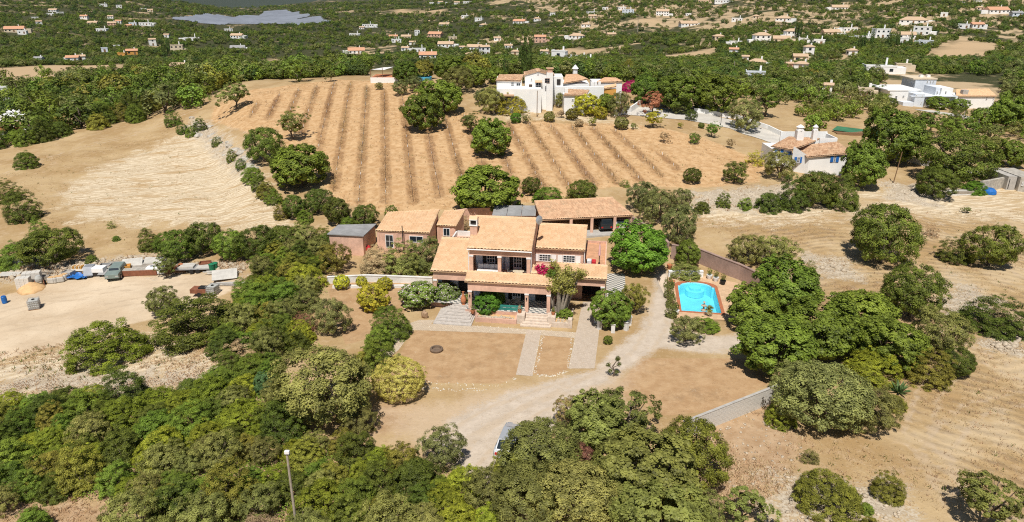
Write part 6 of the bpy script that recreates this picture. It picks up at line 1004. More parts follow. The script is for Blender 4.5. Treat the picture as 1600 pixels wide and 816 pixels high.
# road and its white wall
ROAD = mat('pale_concrete_road', (.54, .51, .46), var=.12, scale=.4, dirt=.4)
def drape(name, px_pts, wm, m, up=.05):
    P = [at(*p) for p in px_pts]; mb = MB(); pts = []
    for a, b in zip(P[:-1], P[1:]):
        for k in range(8): pts.append(a.lerp(b, k / 8))
    pts.append(P[-1]); n = len(pts)
    for i, p in enumerate(pts):
        t = (pts[min(i + 1, n - 1)] - pts[max(i - 1, 0)]); t.z = 0; t.normalize(); s = Vector((-t.y, t.x, 0)) * wm / 2
        for q in (-1, -.33, .33, 1): v = p + s * q; mb.v.append((v.x, v.y, tz(v.x, v.y) + up))
    for i in range(n - 1):
        for j in range(3): k = i * 4 + j; mb.f.append((k, k + 1, k + 5, k + 4))
    return structure(mb.build(name, m))
drape('concrete_road', [(975, 172), (1020, 176), (1080, 182), (1150, 196), (1215, 216), (1262, 232)], 9, ROAD, .08); drape('track', [(1440, 172), (1500, 182), (1560, 190), (1640, 196)], 5, ROAD, .10)
wall_line('road_wall', [P2(1084, 176), P2(1150, 186), P2(1200, 203), P2(1246, 222)], 1.0, .3, WHITE, 'long white wall beside the concrete road'); wall_line('road_wall', [P2(1405, 248), P2(1470, 266), P2(1560, 274)], 1.1, .3, WHITED, 'whitewashed wall behind the dark evergreens'); wall_line('stone_wall', [P2(1530, 300), P2(1572, 292)], 1.8, .5, STONE2, 'old grey stone wall beside the stone hut')
wall_line('garden_wall', [P2(960, 182), P2(985, 176), P2(1000, 165)], 1.3, .3, WHITE, 'white gate wall at the farmhouse entrance')
# ---------------------------------------------------------------- poles
def pole(px, py, h, label, r=.1, m=POLE, lean=(0, 0)):
    p = at(px, py); o = empty('utility_pole', p, 0, label, 'pole'); MB().tube([(0, 0, -.5), (lean[0], lean[1], h)], [r, r * .75], 8).build('shaft', m, o); return o, h
p = atz(466, 846, tz(*atz(466, 846, 0)[:2])); o, h = (empty('lamp_post', p, 0, 'grey wooden post with a small white lamp box rising from the thicket', 'lamp post'), 6.9)
MB().tube([(0, 0, -.5), (.05, 0, h)], [.09, .07], 10).build('shaft', POLE, o); MB().box(-.08, .22, -.1, .1, h - .16, h + .06).build('lamp_box', WPAINT, o, bevel=.03); MB().box(.02, .24, -.1, .1, h - .20, h - .163).build('lens', GLASS, o)
pole(1395, 288, 5.6, 'leaning dark pole beside the dirt track below the green roof', .09, WOOD, (.5, 0)); pole(1500, 208, 5, 'pale pole behind the wide evergreen', .1); pole(839, 183, 5.5, 'dark post in front of the farmhouse gable', .09, WOOD); pole(1126, 196, 3.6, 'black street lamp beside the concrete road', .06, BLACK); pole(1262, 149, 5.5, 'pale pole in the orchard country', .1); pole(1052, 178, 4.0, 'thin black pole at the road bend', .05, BLACK); pole(1145, 122, 6, 'pale pole below the palm hill', .1); pole(895, 75, 11, 'tall pylon pole on the hill beyond the farmhouse', .3); pole(996, 50, 14, 'tall pylon pole high above the palm', .35)
# ---------------------------------------------------------------- cars
def car(name, loc, rz, paint, label, L=4.1, W=1.75, Hh=1.45, boxy=False):
    o = empty(name, loc, rz, label, 'car'); h = L / 2; prof = [(-h, .45), (-h + .05, .75), (-h + .9, .92), (-h + 1.55, Hh), (h - .9, Hh), (h - .25, .95), (h - .02, .8), (h, .35), (-h, .35)] if not boxy else [(-h, .45), (-h, .95), (-h + 1.1, 1.05), (-h + 1.35, Hh), (h - .05, Hh), (h, .95), (h, .4), (-h, .4)]
    mb = MB(); n = len(prof)
    for x, k in ((-W / 2, 1), (-W / 2 + .16, .0), (W / 2 - .16, .0), (W / 2, 1)):
        for y, z in prof: mb.v.append((x, y, min(z, .95) if k else z))
    for s in range(3):
        for j in range(n): j2 = (j + 1) % n; mb.f.append((s * n + j, s * n + j2, (s + 1) * n + j2, (s + 1) * n + j))
    mb.f += [tuple(range(n)), tuple(range(4 * n - 1, 3 * n - 1, -1))]; body = mb.build('body', paint, o); b_ = body.modifiers.new('bevel', 'BEVEL'); b_.width = .05; b_.segments = 2
    a, b = (prof[2], prof[3]); w = W / 2 - .2; ny = (a[1] - b[1]); nz = (b[0] - a[0]); l_ = math.hypot(ny, nz); f = lambda p, t, e: (p[0] * 1 + ny / l_ * e, p[1] + nz / l_ * e)
    pa, pb = f((a[0] * .9 + b[0] * .1, a[1] * .9 + b[1] * .1), 0, .02), f((a[0] * .1 + b[0] * .9, a[1] * .1 + b[1] * .9), 0, .02); MB().quad((-w, *pa), (w, *pa), (w * .92, *pb), (-w * .92, *pb)).build('windscreen', GLASS, o)
    a, b = (prof[4], prof[5]); MB().quad((w, b[0] + .02, b[1] + .06), (-w, b[0] + .02, b[1] + .06), (-w * .92, a[0] + .06, a[1] - .04), (w * .92, a[0] + .06, a[1] - .04)).build('rear_window', GLASS, o)
    for s in (-1, 1):
        MB().quad((s * (W / 2 + .005), -h + 1.2, 1.0), (s * (W / 2 - .005), h - .5, 1.0), (s * (W / 2 - .14), h - .95, Hh - .08), (s * (W / 2 - .14), -h + 1.65, Hh - .08)).build('side_window', GLASS, o); MB().box(s * .6 - .2, s * .6 + .2, -h - .02, -h + .06, .62, .76).build('headlight', METAL, o); MB().box(s * .65 - .12, s * .65 + .12, h - .1, h + .01, .6, .8).build('tail_light', REDLAMP, o)
        for y in (-h + .8, h - .8):
            wmb = MB(); wmb.tube([(s * (W / 2 - .2), y, .32), (s * (W / 2 + .02), y, .32)], .32, 14); wo_ = wmb.build('wheel', BLACK, o); MB().tube([(s * (W / 2 + .0), y, .32), (s * (W / 2 + .03), y, .32)], .19, 10).build('rim', METAL, wo_)
    return o
p = at(799, 698); car('parked_car', (p.x, p.y, 0), R(-14) + math.pi, CARSILVER, 'silver car half hidden by the olives on the gravel')
z1 = tz(12.8, 95) + .2; car('parked_car', (13.0, 95.6, 1.04), R(8) + math.pi, CARDARK, 'dark boxy off-road car under the carport', 4.0, 1.75, 1.8, True); car('parked_car', (15.2, 96.0, 1.04), R(9) + math.pi, CARSILVER, 'pale car at the far end of the carport')
# ---------------------------------------------------------------- things round the villa
def put(name, u, v, z, label, cat, rz=0, group=None): return empty(name, hw(u, v, z), HA + rz, label, cat, group)
o = put('sofa', 1.6, 2.35, 3.75, 'white cushioned corner sofa on the upper balcony', 'sofa'); MB().box(-1.3, 1.2, -.1, .7, .1, .42).box(-1.3, -.6, -.8, -.1, .1, .42).build('frame', WICK, o); MB().box(-1.28, 1.18, -.08, .6, .42, .6).box(-1.28, -.62, -.78, -.08, .42, .6).build('seat_cushion', CUSH, o, bevel=.05)
for k in range(4): MB().box(-.3, .3, -.09, .09, 0, .5, Matrix.Translation((-.95 + k * .62, .62, .6)) @ Matrix.Rotation(R(-16), 4, 'X')).build('back_cushion', CUSH, o, bevel=.05)
o = put('coffee_table', 2.3, 1.9, 3.75, 'low white table beside the balcony sofa', 'table'); MB().box(-.4, .4, -.3, .3, .38, .43).build('tabletop', WPAINT, o)
for s in (-1, 1):
    for t in (-1, 1): MB().box(s * .34 - .03, s * .34 + .03, t * .24 - .03, t * .24 + .03, 0, .38).build('leg', WPAINT, o)
o = put('round_table', 4.9, 2.3, 3.75, 'round pale dining table on the upper balcony', 'table'); MB().lathe([(.6, .70), (.62, .74)], 0, 0, 20).build('tabletop', mat('pale_wood', (.55, .48, .36), scale=3), o); MB().lathe([(.3, 0), (.06, .06), (.06, .7)], 0, 0, 10).build('pedestal', WICK, o)
def chair(u, v, z, rz, label, m=WICK):
    o = put('chair', u, v, z, label, 'chair', rz); MB().box(-.24, .24, -.24, .24, .4, .47).build('seat', m, o); MB().box(-.24, .24, .2, .26, .47, .92).build('backrest', m, o)
    for s in (-1, 1):
        for t in (-1, 1): MB().box(s * .21 - .025, s * .21 + .025, t * .21 - .025, t * .21 + .025, 0, .4).build('leg', m, o)
        MB().box(s * .25 - .025, s * .25 + .025, -.2, .2, .6, .65).build('armrest', m, o)
    return o
chair(4.0, 2.4, 3.75, 1.4, 'grey chair on the sofa side of the round balcony table'); chair(5.75, 2.4, 3.75, -1.4, 'grey chair at the other side of the round balcony table'); chair(4.0, 1.2, .82, 2.8, 'grey veranda chair beside the teal bench'); chair(4.9, 1.5, .82, 3.3, 'second grey veranda chair, nearer the middle column')
o = put('bench', 4.3, .25, .82, 'teal painted bench along the veranda edge', 'bench'); MB().box(-1.3, 1.3, -.2, .2, .34, .44).build('seat', TEAL, o); MB().box(-1.3, 1.3, -.22, -.18, .02, .3).build('front_panel', TEAL, o); [MB().box(x - .04, x + .04, -.18, .18, 0, .34).build('leg', TEAL, o) for x in (-1.2, 0, 1.2)]
def pot(loc, s, m, label, name='plant_pot', lf=None, cat='pot'):
    o = empty(name, loc, 0, label, cat); MB().lathe([(.16 * s, 0), (.26 * s, .3 * s), (.28 * s, .42 * s), (.24 * s, .42 * s), (.22 * s, .36 * s)], 0, 0, 12).build('pot', m, o)
    if lf: leafset(int(s * 100), [(0, 0, .6 * s), (0, 0, .9 * s)], 160, .3 * s, .12 * s, lf, 'plant', o)
    return o
o = put('amphora', -.95, .95, .8, 'tall terracotta amphora at the top of the fan steps', 'vase'); MB().lathe([(.12, 0), (.3, .35), (.33, .6), (.2, .95), (.1, 1.2), (.12, 1.45), (.17, 1.5)], 0, 0, 14).build('body', TERRA, o, True); MB().lathe([(.2, -.0), (.18, .06)], 0, 0, 12).build('foot', TERRA, o)
pot(hw(.35, -.55, .5), .9, TERRA, 'terracotta pot at the foot of the veranda corner column', lf=LM['light']); pot(hw(5.45, -.8, 1.02), .8, TERRA, 'potted plant on the step pier closest to the veranda bushes', lf=LM['drybrown']); pot(hw(9.0, -.8, 1.02), .8, TERRA, 'potted plant on the step pier closest to the drive', lf=LM['light'])
for k, (px, py, l_) in enumerate(((1046, 420, 'terracotta pot at the corner of the low white wall'), (1050, 446, 'terracotta pot beside the drive hedge on the pool deck'), (1108, 436, 'white pot of flowers against the mauve pool wall'), (1118, 440, 'second white pot against the mauve pool wall'), (1129, 445, 'dark pot with a small clipped bush by the pool wall'), (1056, 492, 'white pot at the near corner of the pool'))): pot(at(px, py) + Vector((0, 0, .03)), 1.3, TERRA if k < 2 else (WPAINT if k != 4 else BLACK), l_, lf=LM['dark'] if k > 1 else None)
p = at(1099, 486); o = empty('fountain_ornament', (p.x, p.y, .045), 0, 'small tiered stone ornament at the end of the pool', 'ornament'); MB().lathe([(.3, 0), (.3, .12), (.1, .18), (.1, .5), (.3, .58), (.3, .64), (.06, .68), (.06, .95), (.16, 1.0), (.02, 1.15)], 0, 0, 12).build('body', STONE, o)
for k, a in enumerate((0, .9, 1.9, 2.8, 3.7, 4.6, 5.5)):
    c0 = at(957, 508); px_ = c0 + Vector((math.cos(a) * 1.75, math.sin(a) * 1.75, 0)); o = empty('bollard', (px_.x, px_.y, 0), a, 'short white square post ringing the clipped round tree', 'post', 'white posts around the clipped tree'); MB().box(-.2, .2, -.2, .2, 0, .95).build('post', WHITED, o, bevel=.02); MB().box(-.25, .25, -.25, .25, .953, 1.03).build('cap', WHITED, o)
p = at(682, 548); o = empty('stone_ring', (p.x, p.y, 0), 0, 'round stone fire ring on the dry lawn', 'fire pit'); MB().lathe([(.62, 0), (.66, .2), (.6, .3), (.45, .3), (.42, .1), (.01, .08)], 0, 0, 18).build('ring', mat('scorched_stone', (.17, .12, .085), scale=3, bump=.5), o)
p = at(664, 497); o = empty('garden_boulder', p, 0, 'upright brown rock on the cobbled walk beside the oleander', 'rock'); child(rockmesh(77, mat('brown_rock', (.36, .24, .15), scale=2, bump=.6), 2), 'rock', o, (0, 0, .4), scl=(.8, .7, 1.5))
o = put('covered_barbecue', 12.6, 6.8, 3.62, 'red and white covered barbecue on the roof terrace', 'barbecue'); MB().box(-.5, 0, -.35, .35, .0, .9).build('cover', CUSH, o, bevel=.06); MB().box(0.01, .5, -.35, .35, 0, .85).build('red_cover', REDP, o, bevel=.08); MB().box(-.62, -.51, -.3, .3, .3, .8).build('side_shelf', BLACK, o)
o = put('folded_parasol', 13.45, 7.0, 3.62, 'folded pink parasol in a dark stand on the roof terrace', 'parasol'); MB().lathe([(.3, 0), (.3, .1), (.05, .12), (.04, 2.9)], 0, 0, 10).build('stand', BLACK, o); MB().lathe([(.05, 1.3), (.14, 1.4), (.10, 2.3), (.02, 2.95)], 0, 0, 10).build('canopy', PINKCLOTH, o)
o = put('satellite_dish', 6.75, 5.6, 9.3, 'grey satellite dish between the two upper roofs', 'satellite dish', R(50)); MB().lathe([(.02, .12), (.25, .08), (.5, 0), (.5, -.02), (.02, .1)], 0, 0, 20).build('dish', METAL, o).rotation_euler = (R(80), 0, 0); MB().tube([(0, .1, 0), (0, .2, -.9)], .04, 6).build('mast', METAL, o)
o = empty('gas_bottle', (-19.0, 87.4, tz(-19, 87.4)), 0, 'red gas bottle beside the pink shed', 'gas bottle'); MB().lathe([(.28, 0), (.3, .1), (.3, .75), (.2, .95), (.08, 1.0)], 0, 0, 12).build('body', REDP, o)
# ---------------------------------------------------------------- the sandy yard with salvage
def yd(name, px, py, label, cat, rz=0): p = at(px, py); return empty(name, p, rz, label, cat)
def ibc(px, py, rz, label):
    o = yd('water_tank', px, py, label, 'tank', rz); MB().box(-.5, .5, -.6, .6, .16, 1.12).build('tank', mat('milky_plastic', (.45, .45, .42), rough=.4, bump=0), o, bevel=.08); c = MB()
    for k in range(6):
        x = -.53 + k * .212; c.box(x - .012, x + .012, -.64, -.615, .15, 1.15).box(x - .012, x + .012, .615, .64, .15, 1.15)
        y = -.63 + k * .252; c.box(-.545, -.52, y - .012, y + .012, .15, 1.15).box(.52, .545, y - .012, y + .012, .15, 1.15)
    for z in (.16, .4, .65, .9, 1.14): c.box(-.55, .55, -.65, -.62, z, z + .025).box(-.55, .55, .62, .65, z, z + .025).box(-.55, -.52, -.62, .62, z + .001, z + .024).box(.52, .55, -.62, .62, z + .001, z + .024)
    c.build('cage', METAL, o); MB().box(-.55, .55, -.65, .65, 0, .14).build('pallet', WOOD, o); MB().lathe([(.16, 1.12), (.16, 1.2)], 0, 0, 12).build('lid', BLACK, o); return o
ibc(55, 482, R(24), 'caged water tank standing alone on the sandy yard'); ibc(334, 460, R(-12), 'caged water tank on the trailer side of the yard')
o = yd('plastic_barrel', 8, 474, 'blue plastic barrel lying beside junk at the picture edge', 'barrel', .4); MB().lathe([(.24, 0), (.29, .1), (.3, .5), (.29, .85), (.24, .92)], 0, 0, 14).build('body', BPLAS, o); MB().lathe([(.2, .925), (.2, .95)], 0, 0, 12).build('lid', BPLAS, o)
def blocks(px, py, nx, nz, label, rz):
    o = yd('block_stack', px, py, label, 'block stack', rz); me = MB().box(-.24, .24, -.24, .24, 0, .23).mesh('block', BLOCK)
    for i in range(nx):
        for j in range(2):
            for k in range(nz): child(me, 'block', o, (i * .5, j * .5, k * .24), (0, 0, random.uniform(-.03, .03)))
blocks(31, 452, 3, 6, 'pale stack of concrete blocks at the yard entrance', R(14)); blocks(41, 444, 4, 6, 'darker taller stack of concrete blocks behind the pale stack', R(20))
p = at(50, 452); mb = MB(); rng = random.Random(3); mb.lathe([(1.7, -.2), (1.35, .25), (.8, .6), (.25, .85)], 0, 0, 22); mb.v = [(x * rng.uniform(.85, 1.15), y * rng.uniform(.85, 1.15), z * rng.uniform(.85, 1.1)) for x, y, z in mb.v]; o = mb.build('sand_pile', SAND, None, True); o.location = p; tag(o, 'orange heap of building sand beside the block stacks', 'sand heap')
o = yd('concrete_mixer', 63, 447, 'small concrete mixer beside the sand heap', 'concrete mixer', .5); MB().lathe([(.2, .55), (.42, .75), (.42, 1.05), (.26, 1.4), (.22, 1.4)], 0, 0, 14).build('drum', mat('grey_paint', (.4, .4, .38)), o); f_ = MB()
for s in (-1, 1): f_.tube([(s * .5, -.5, 0), (s * .45, 0, .8)], .04, 6); f_.tube([(s * .5, .5, 0), (s * .45, 0, .8)], .04, 6)
f_.build('frame', RUST, o); MB().tube([(-.62, .5, .25), (-.5, .5, .25)], .25, 12).build('wheel', BLACK, o); MB().tube([(.5, .5, .25), (.62, .5, .25)], .25, 12).build('wheel', BLACK, o)
for k, (px, py) in enumerate(((82, 442), (89, 441), (96, 440), (102, 437))): o = yd('bulk_bag', px, py, f'white bulk bag of building material, {ORD[k]} from the mixer', 'bulk bag', k); MB().box(-.42, .42, -.4, .4, 0, .75).build('bag', SALW, o, bevel=.14); MB().box(-.3, .3, -.3, .3, .75, .8).build('fill', SAND, o)
o = yd('tarpaulin', 122, 433, 'crumpled blue tarpaulin on the ground by the stone wall', 'tarpaulin'); rng = random.Random(9); mb = MB(); G = 9
for i in range(G):
    for j in range(G): mb.v.append((-1.4 + i * .35, -.9 + j * .22, rng.uniform(.02, .38)))
mb.f = [(i * G + j, (i + 1) * G + j, (i + 1) * G + j + 1, i * G + j + 1) for i in range(G - 1) for j in range(G - 1)]; mb.build('sheet', BPLAS, o)
o = yd('pallet_crate', 122, 424, 'yellowish crate of tiles behind the blue tarpaulin', 'crate'); [MB().box(-.6 + k * .24, -.44 + k * .24, -.4, .4, .12, .8).build('slat', OCHRE if k % 2 else CREAM, o) for k in range(6)]; MB().box(-.65, .85, -.45, .45, 0, .115).build('base', WOOD, o)
o = yd('cement_hopper', 141, 430, 'grey tilted metal hopper next to the crate', 'hopper', .2); MB().xprism([(-.7, 0), (.5, 0), (.9, 1.2), (-.2, 1.2)], -.55, .55).build('body', METAL, o); MB().box(-.6, .6, -1.0, -.7, 0, .2).build('foot', BLACK, o)
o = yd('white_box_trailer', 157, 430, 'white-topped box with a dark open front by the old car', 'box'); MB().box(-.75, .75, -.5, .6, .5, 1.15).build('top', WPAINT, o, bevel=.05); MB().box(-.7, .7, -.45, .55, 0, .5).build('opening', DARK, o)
p = at(183, 432); car('old_car', p, R(12), CARGREEN, 'old grey-green hatchback dumped at the yard wall', 3.6, 1.6, 1.35, True)
o = yd('steel_container', 218, 429, 'low rusty dark red steel tray beside the old car', 'container', R(6)); MB().box(-2.3, 2.3, -.5, .6, 0, .7).build('tray', RUST, o); MB().box(-2.2, 2.2, -.4, .5, .7, .74).build('load', STONE2, o)
o = yd('white_tank', 245, 427, 'white boxy water tank with two round lids', 'tank', R(6)); MB().box(-1.1, 1.1, -.5, .5, 0, .95).build('body', WPAINT, o, bevel=.1); [MB().lathe([(.22, .95), (.22, 1.03)], x, 0, 12).build('lid', METAL, o) for x in (-.45, .45)]
o = yd('flatbed_trailer', 308, 424, 'grey flatbed trailer loaded with pale sheets', 'trailer', R(5)); MB().box(-2.4, 2.2, -.8, .8, .5, .62).build('bed', GREYSHEET, o); [MB().tube([(x, s * .82, .28), (x, s * .95, .28)], .28, 12).build('wheel', BLACK, o) for x in (-.4, .4) for s in (-1, 1)]; MB().box(-2.0, -.2, -.6, .6, .62, .85).box(.1, 1.9, -.7, .5, .62, .7).build('load', SALW, o); MB().tube([(2.2, 0, .55), (3.2, 0, .4)], .05, 6).build('drawbar', RUST, o)
o = yd('rusty_machine', 283, 425, 'rusty orange machine part under the small yard tree', 'machine'); MB().box(-.7, .5, -.4, .4, .25, .75).build('body', RUST, o, bevel=.05); MB().lathe([(.35, .75), (.3, 1.1)], .1, 0, 10).build('drum', TERRA, o); MB().box(-.8, .8, -.5, .5, 0, .24).build('skid', WOOD, o)
for k, (px, py) in enumerate(((332, 424), (337, 422))): o = yd('plastic_bin', px, py, ('green upright bin at the end of the yard' if k == 0 else 'darker green bin leaning behind the upright bin'), 'bin'); MB().lathe([(.3, 0), (.36, .9), (.38, .95)], 0, 0, 10).build('body', GREENP, o); MB().lathe([(.4, .955), (.1, 1.1)], 0, 0, 10).build('lid', GREENP, o)
o = yd('small_trailer', 316, 461, 'small rusty trailer with a dark load beside the caged tank', 'trailer', R(-4)); MB().box(-1.1, .9, -.6, .6, .4, .9).build('bed', RUST, o); MB().box(-.2, .7, -.4, .4, .9, 1.1).build('load', BLACK, o, bevel=.08); [MB().tube([(0, s * .62, .28), (0, s * .75, .28)], .28, 12).build('wheel', BLACK, o) for s in (-1, 1)]
for k, (px, py, L_, a) in enumerate(((205, 413, 5, 8), (230, 411, 6, 6), (190, 420, 4, 10), (245, 416, 4, 5), (215, 421, 5, 7))): o = yd('timber_bundle', px, py, f'{ORD[k]} bundle of grey planks lying on the stone wall', 'timber', R(a)); [MB().box(-L_ / 2 + random.uniform(-.3, .3), L_ / 2 + random.uniform(-.3, .3), -.3 + j * .17, -.3 + j * .17 + .14, .3 + (j % 2) * .03, .38 + (j % 2) * .03).build('plank', POLE if (j + k) % 2 else SALW, o) for j in range(4)]
o = yd('metal_sheet', 40, 416, 'pale metal sheets leaning on the yard wall at the carob', 'sheet', R(8)); MB().box(-2.2, 2.2, -.5, .5, 0, .05, Matrix.Translation((0, 0, .9)) @ Matrix.Rotation(R(24), 4, 'X')).build('sheet', METAL, o); MB().box(-2.1, 2.1, -.3, .3, -.1, .62).build('support', STONE2, o)
o = yd('timber_stack', 1512, 303, 'stack of grey timber on the field beside the stone hut', 'timber', R(4)); [MB().box(-3.5 + (j % 3) * .3, 2.5 - (j % 2) * .6, -.9 + (j % 5) * .38, -.62 + (j % 5) * .38, .02 + (j // 5) * .22, .2 + (j // 5) * .22).build('plank', POLE if j % 3 else WHITED, o) for j in range(15)]
o = yd('tarpaulin', 1545, 302, 'blue covered bundle beside the timber stack', 'tarpaulin'); MB().lathe([(1.1, 0), (1.0, .5), (.6, .85), (.1, .95)], 0, 0, 12).build('cover', BPLAS, o)
SALV = [(68, 438, 'crate', 'open wooden crate behind the mixer'), (76, 436, 'pipe', 'bundle of grey pipes behind the bulk bags'), (108, 431, 'crate', 'grey crate beside the blue tarpaulin'), (132, 424, 'sheet', 'pale board leaning behind the metal hopper'), (150, 421, 'pipe', 'bundle of white pipes behind the white-topped box'), (166, 421, 'crate', 'grey box behind the old car'), (170, 430, 'sheet', 'dull metal sheet lying beside the old car'), (198, 424, 'crate', 'yellow crate next to the rusty tray'), (208, 417, 'sheet', 'grey corrugated sheet on the yard wall'), (226, 418, 'pipe', 'long white pipes along the yard wall'), (240, 412, 'sheet', 'large pale sheet lying on the stone wall'), (262, 426, 'crate', 'dark crate beside the white water tank'), (270, 422, 'pipe', 'rusty pipes under the small yard tree'), (292, 419, 'sheet', 'white panel behind the flatbed trailer'), (322, 418, 'crate', 'brown crate beside the green bins'), (346, 428, 'pipe', 'splintered white beams at the end of the yard'), (352, 436, 'sheet', 'broken pale board on the rubble at the yard end'), (360, 446, 'pipe', 'scattered planks on the rubble by the thicket'), (16, 432, 'sheet', 'long pale slab on the wall at the picture edge'), (60, 428, 'pipe', 'grey beams on the stone wall above the sand heap')]
for k, (px, py, t_, lab_) in enumerate(SALV):
    rng = random.Random(k + 70); o = yd({'crate': 'salvage_crate', 'pipe': 'pipe_bundle', 'sheet': 'salvage_sheet'}[t_], px, py, lab_, {'crate': 'crate', 'pipe': 'pipes', 'sheet': 'sheet'}[t_], rng.uniform(-.2, .45)); mm = rng.choice((SALW, CONC, POLE, GREYSHEET))
    if 'white' in lab_ or 'pale' in lab_: mm = SALW
    if 'rusty' in lab_ or 'brown' in lab_ or 'dark' in lab_: mm = RUST
    if 'yellow' in lab_: mm = OCHRE
    if t_ == 'crate':
        w, d, h = rng.uniform(.5, .9), rng.uniform(.4, .6), rng.uniform(.5, .9)
        for j in range(4): MB().box(-w, w, -d, -d + .04, j * h / 4 + .02, (j + 1) * h / 4 - .02).build('slat', mm, o)
        MB().box(-w, -w + .04, -d + .045, d, 0, h).box(w - .04, w, -d + .045, d, 0, h).box(-w + .045, w - .045, d - .04, d, 0, h).box(-w + .045, w - .045, -d + .045, d - .045, .02, h * .7).build('box', mm, o)
    elif t_ == 'pipe':
        for j in range(5): L_ = rng.uniform(1.2, 2.6); MB().tube([(-L_, j * .16 - .3, .12 + (j % 2) * .1), (L_, j * .16 - .3 + rng.uniform(-.2, .2), .12 + rng.uniform(0, .35))], .07, 7).build('pipe', mm, o)
    else:
        w, d, a = rng.uniform(.9, 1.9), rng.uniform(.5, .9), rng.uniform(.1, .5); MB().box(-w, w, -d, d, 0, .05, Matrix.Translation((0, 0, .25 + d * math.sin(a))) @ Matrix.Rotation(a, 4, 'X')).build('sheet', mm, o); MB().box(-w * .9, w * .9, -.1, d * .8, -.1, .24).build('support', WOOD, o)
# boulders of the rock bank
for k in range(26):
    t_ = k / 25; px, py = 300 + 92 * t_ + random.uniform(-10, 10), 190 + 75 * t_ + random.uniform(-9, 9); q = at(px, py); s_ = random.uniform(.7, 2.0); o = child(rockmesh(300 + k, STONE2, 2), 'boulder', None, (q.x, q.y, q.z + s_ * .1), (0, 0, k), (s_ * 1.2, s_, s_ * .9)); tag(o, 'grey boulder on the rock bank between pale field and vineyard', 'boulder', 'boulders of the rock bank')
# ---------------------------------------------------------------- stones and dry grass
def scatter_stones(name, specs, m, label):
    V = []; Q = []; rng = np.random.default_rng(8); base = []
    for k in range(6):
        r = rockmesh(200 + k, m, 0 if k < 4 else 1); base.append((np.array([v.co[:] for v in r.vertices]), np.array([p.vertices[:] for p in r.polygons])))
    off = 0
    for P, n, s0, s1 in specs:
        lo, hi = P.min(0), P.max(0); pts = rng.uniform(lo, hi, (n * 3, 2)); sd0 = sdist(P, pts[:, 0], pts[:, 1]); pts = pts[(sd0 > 0) & (rng.random(len(pts)) < np.clip(sd0 / 2.2 + .12, 0, 1)) if s1 > .4 else sd0 > 0][:n]; zz = terrain(pts[:, 0], pts[:, 1])
        for (x, y), z in zip(pts, zz):
            s = s0 + (s1 - s0) * rng.random() ** 3; bv, bf = base[rng.integers(0, 6)]; a = rng.uniform(0, 6.28); c, d = math.cos(a), math.sin(a); v = bv * s * rng.uniform(.7, 1.3, 3); V.append(np.stack([v[:, 0] * c - v[:, 1] * d + x, v[:, 0] * d + v[:, 1] * c + y, v[:, 2] + z + s * .12], 1)); Q.append(bf + off); off += len(bv)
    o = bpy.data.objects.new(name, npmesh(name, np.concatenate(V), np.concatenate(Q), m)); COL.objects.link(o); tag(o, label, 'stones', kind='stuff')
def strip(pts, w):
    P = [at(*p) for p in pts]; L_ = []; R_ = []
    for i, p in enumerate(P): t = P[min(i + 1, len(P) - 1)] - P[max(i - 1, 0)]; t.z = 0; t.normalize(); s = Vector((-t.y, t.x, 0)) * w / 2; L_.append(tuple((p + s)[:2])); R_.append(tuple((p - s)[:2]))
    return np.array(L_ + R_[::-1])
scatter_stones('rubble', [(P, n, a, b) for P, n, a, b in zip(WP['rock'], (110, 520, 1000, 150, 160, 30, 330, 260, 30), (.06, .10, .10, .08, .10, .10, .2, .05, .08), (.45, 1.5, .9, .8, 1.0, .7, .8, .4, .6))] + [(WP['red'][0], 500, .06, .3)], STONE, 'pale limestone rubble lying on the banks and along the yard wall')
scatter_stones('edging_stones', [(strip(q, .45), 60, .10, .24) for q in ([(660, 598), (770, 603), (790, 600), (808, 588)], [(662, 606), (700, 610), (760, 609)], [(832, 587), (868, 588), (886, 580)], [(896, 524), (889, 577)], [(848, 524), (834, 584)])] + [(strip([(655, 510), (740, 512), (905, 523)], 1.0), 110, .08, .18)], mat('white_edging_stone', (.62, .55, .44), var=.15, scale=3), 'small whitish stones edging the dry lawns')
def scatter_grass(name, specs, m, label, seed):
    rng = np.random.default_rng(seed); V = []
    for P, n, h0, h1 in specs:
        lo, hi = P.min(0), P.max(0); pts = rng.uniform(lo, hi, (n * 2, 2)); pts = pts[sdist(P, pts[:, 0], pts[:, 1]) > 0][:n]; d = np.sin(pts[:, 0] * .5 + 2 * np.sin(pts[:, 1] * .3)) + np.cos(pts[:, 1] * .6) + rng.normal(0, .8, len(pts)); pts = pts[d > -.2]; k = len(pts)
        if not k: continue
        b = np.stack([pts[:, 0], pts[:, 1], terrain(pts[:, 0], pts[:, 1]) - .02], 1)
        for j in range(5):
            a = rng.uniform(0, 6.28, k); h = rng.uniform(h0, h1, k); w = h * .13; t = np.stack([np.cos(a), np.sin(a), np.zeros(k)], 1); l = rng.normal(0, .5, (k, 2)) * h[:, None]; o_ = b + np.stack([rng.normal(0, .1, k), rng.normal(0, .1, k), np.zeros(k)], 1)
            V.append(np.stack([o_ - t * w[:, None], o_ + t * w[:, None], o_ + np.stack([l[:, 0], l[:, 1], h], 1)], 1).reshape(-1, 3))
    V = np.concatenate(V); o = bpy.data.objects.new(name, npmesh(name, V, np.arange(len(V)).reshape(-1, 3), m)); COL.objects.link(o); tag(o, label, 'grass', kind='stuff')
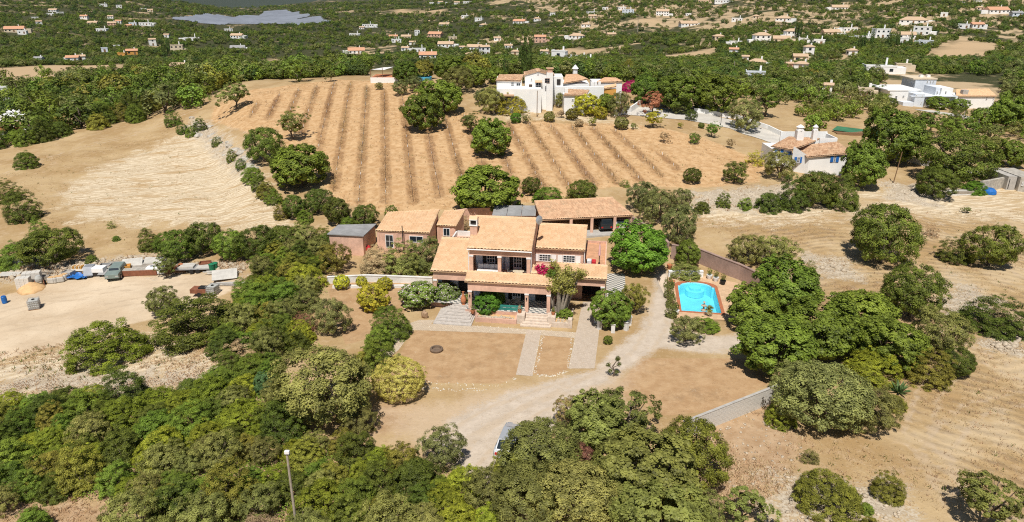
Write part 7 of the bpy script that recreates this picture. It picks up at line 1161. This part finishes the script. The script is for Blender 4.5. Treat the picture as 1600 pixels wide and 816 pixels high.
FIELD = gpoly([(1085, 330), (1340, 325), (1600, 330), (1620, 480), (1500, 480), (1330, 430), (1180, 420)]); FIELD2 = gpoly([(1230, 700), (1420, 600), (1620, 500), (1620, 830), (1230, 830)]); FIELD3 = gpoly([(0, 260), (140, 225), (300, 190), (440, 325), (440, 355), (200, 400), (60, 350), (0, 290)]); LOT = gpoly([(505, 430), (640, 440), (700, 500), (1180, 560), (1220, 600), (1060, 670), (700, 720), (540, 700)]); SLOPE = gpoly([(-40, 560), (130, 530), (340, 560), (340, 620), (0, 660), (-40, 640)])
scatter_grass('dry_grass', [(FIELD, 5200, .05, .22), (FIELD2, 4200, .05, .22), (FIELD3, 3000, .05, .22), (LOT, 2600, .03, .12), (WP['vine'][0], 9000, .06, .26), (WP['red'][0], 1800, .06, .3), (SLOPE, 700, .1, .3)], LM['straw'], 'short dry straw-coloured grass over the fields and plots', 21)
scatter_grass('dry_weeds', [(FIELD, 1000, .1, .3), (FIELD2, 1300, .1, .3), (FIELD3, 1700, .08, .24), (WP['vine'][0], 1800, .1, .4), (WP['red'][0], 900, .1, .35), (SLOPE, 1100, .12, .35), (WP['rock'][1], 300, .2, .7), (WP['rock'][3], 300, .2, .6), (WP['rock'][2], 500, .2, .6), (gpoly([(-20, 745), (130, 770), (240, 760), (200, 850), (-20, 850)]), 700, .12, .35)], LM['drybrown'], 'brown dry weeds on banks and field edges', 22)
scatter_grass('green_weeds', [(FIELD3, 260, .1, .3), (FIELD, 120, .1, .35), (SLOPE, 300, .15, .4), (FIELD2, 120, .1, .35), (WP['vine'][0], 200, .1, .3)], LM['dark'], 'scattered dark green weeds on the fields', 23)
far_wood()
# ---------------------------------------------------------------- air
if HAZE:
    hz = MB().box(-13500, 13500, -500, 13500, -110, 760).build('haze', None); m, nt, out = nmat('haze_air'); v = nd(nt, 'ShaderNodeVolumePrincipled'); v.inputs['Color'].default_value = (.62, .74, .92, 1); v.inputs['Density'].default_value = HAZE; v.inputs['Anisotropy'].default_value = .2; nt.links.new(v.outputs[0], out.inputs['Volume']); hz.data.materials.clear(); hz.data.materials.append(m); tag(hz, 'thin blue summer haze over the valley', 'haze', kind='stuff')
# ---------------------------------------------------------------- labels of look-alikes: counted along the picture where they can be counted
def _collect():
    by = {}
    for o in COL.objects:
        if o.parent is None and 'label' in o and 'group' in o: by.setdefault((o['label'], o['group']), []).append(o)
    return by
for (_l, _g), _m in _collect().items():
    if len(_m) > 20:
        _m.sort(key=lambda q: q.location.y)
        for _k, _q in enumerate(_m): _q['label'] = ('front-row ', 'middle-row ', 'back-row ')[min(2, _k * 3 // len(_m))] + _l
for (_l, _g), _m in _collect().items():
    if 1 < len(_m) <= 30:
        _m.sort(key=lambda q: proj(q.location)[0])
        for _k, _q in enumerate(_m): _q['label'] = ('leftmost ' if _k == 0 else 'rightmost ' if _k == len(_m) - 1 else ORD[_k] + ' from left, ') + _l
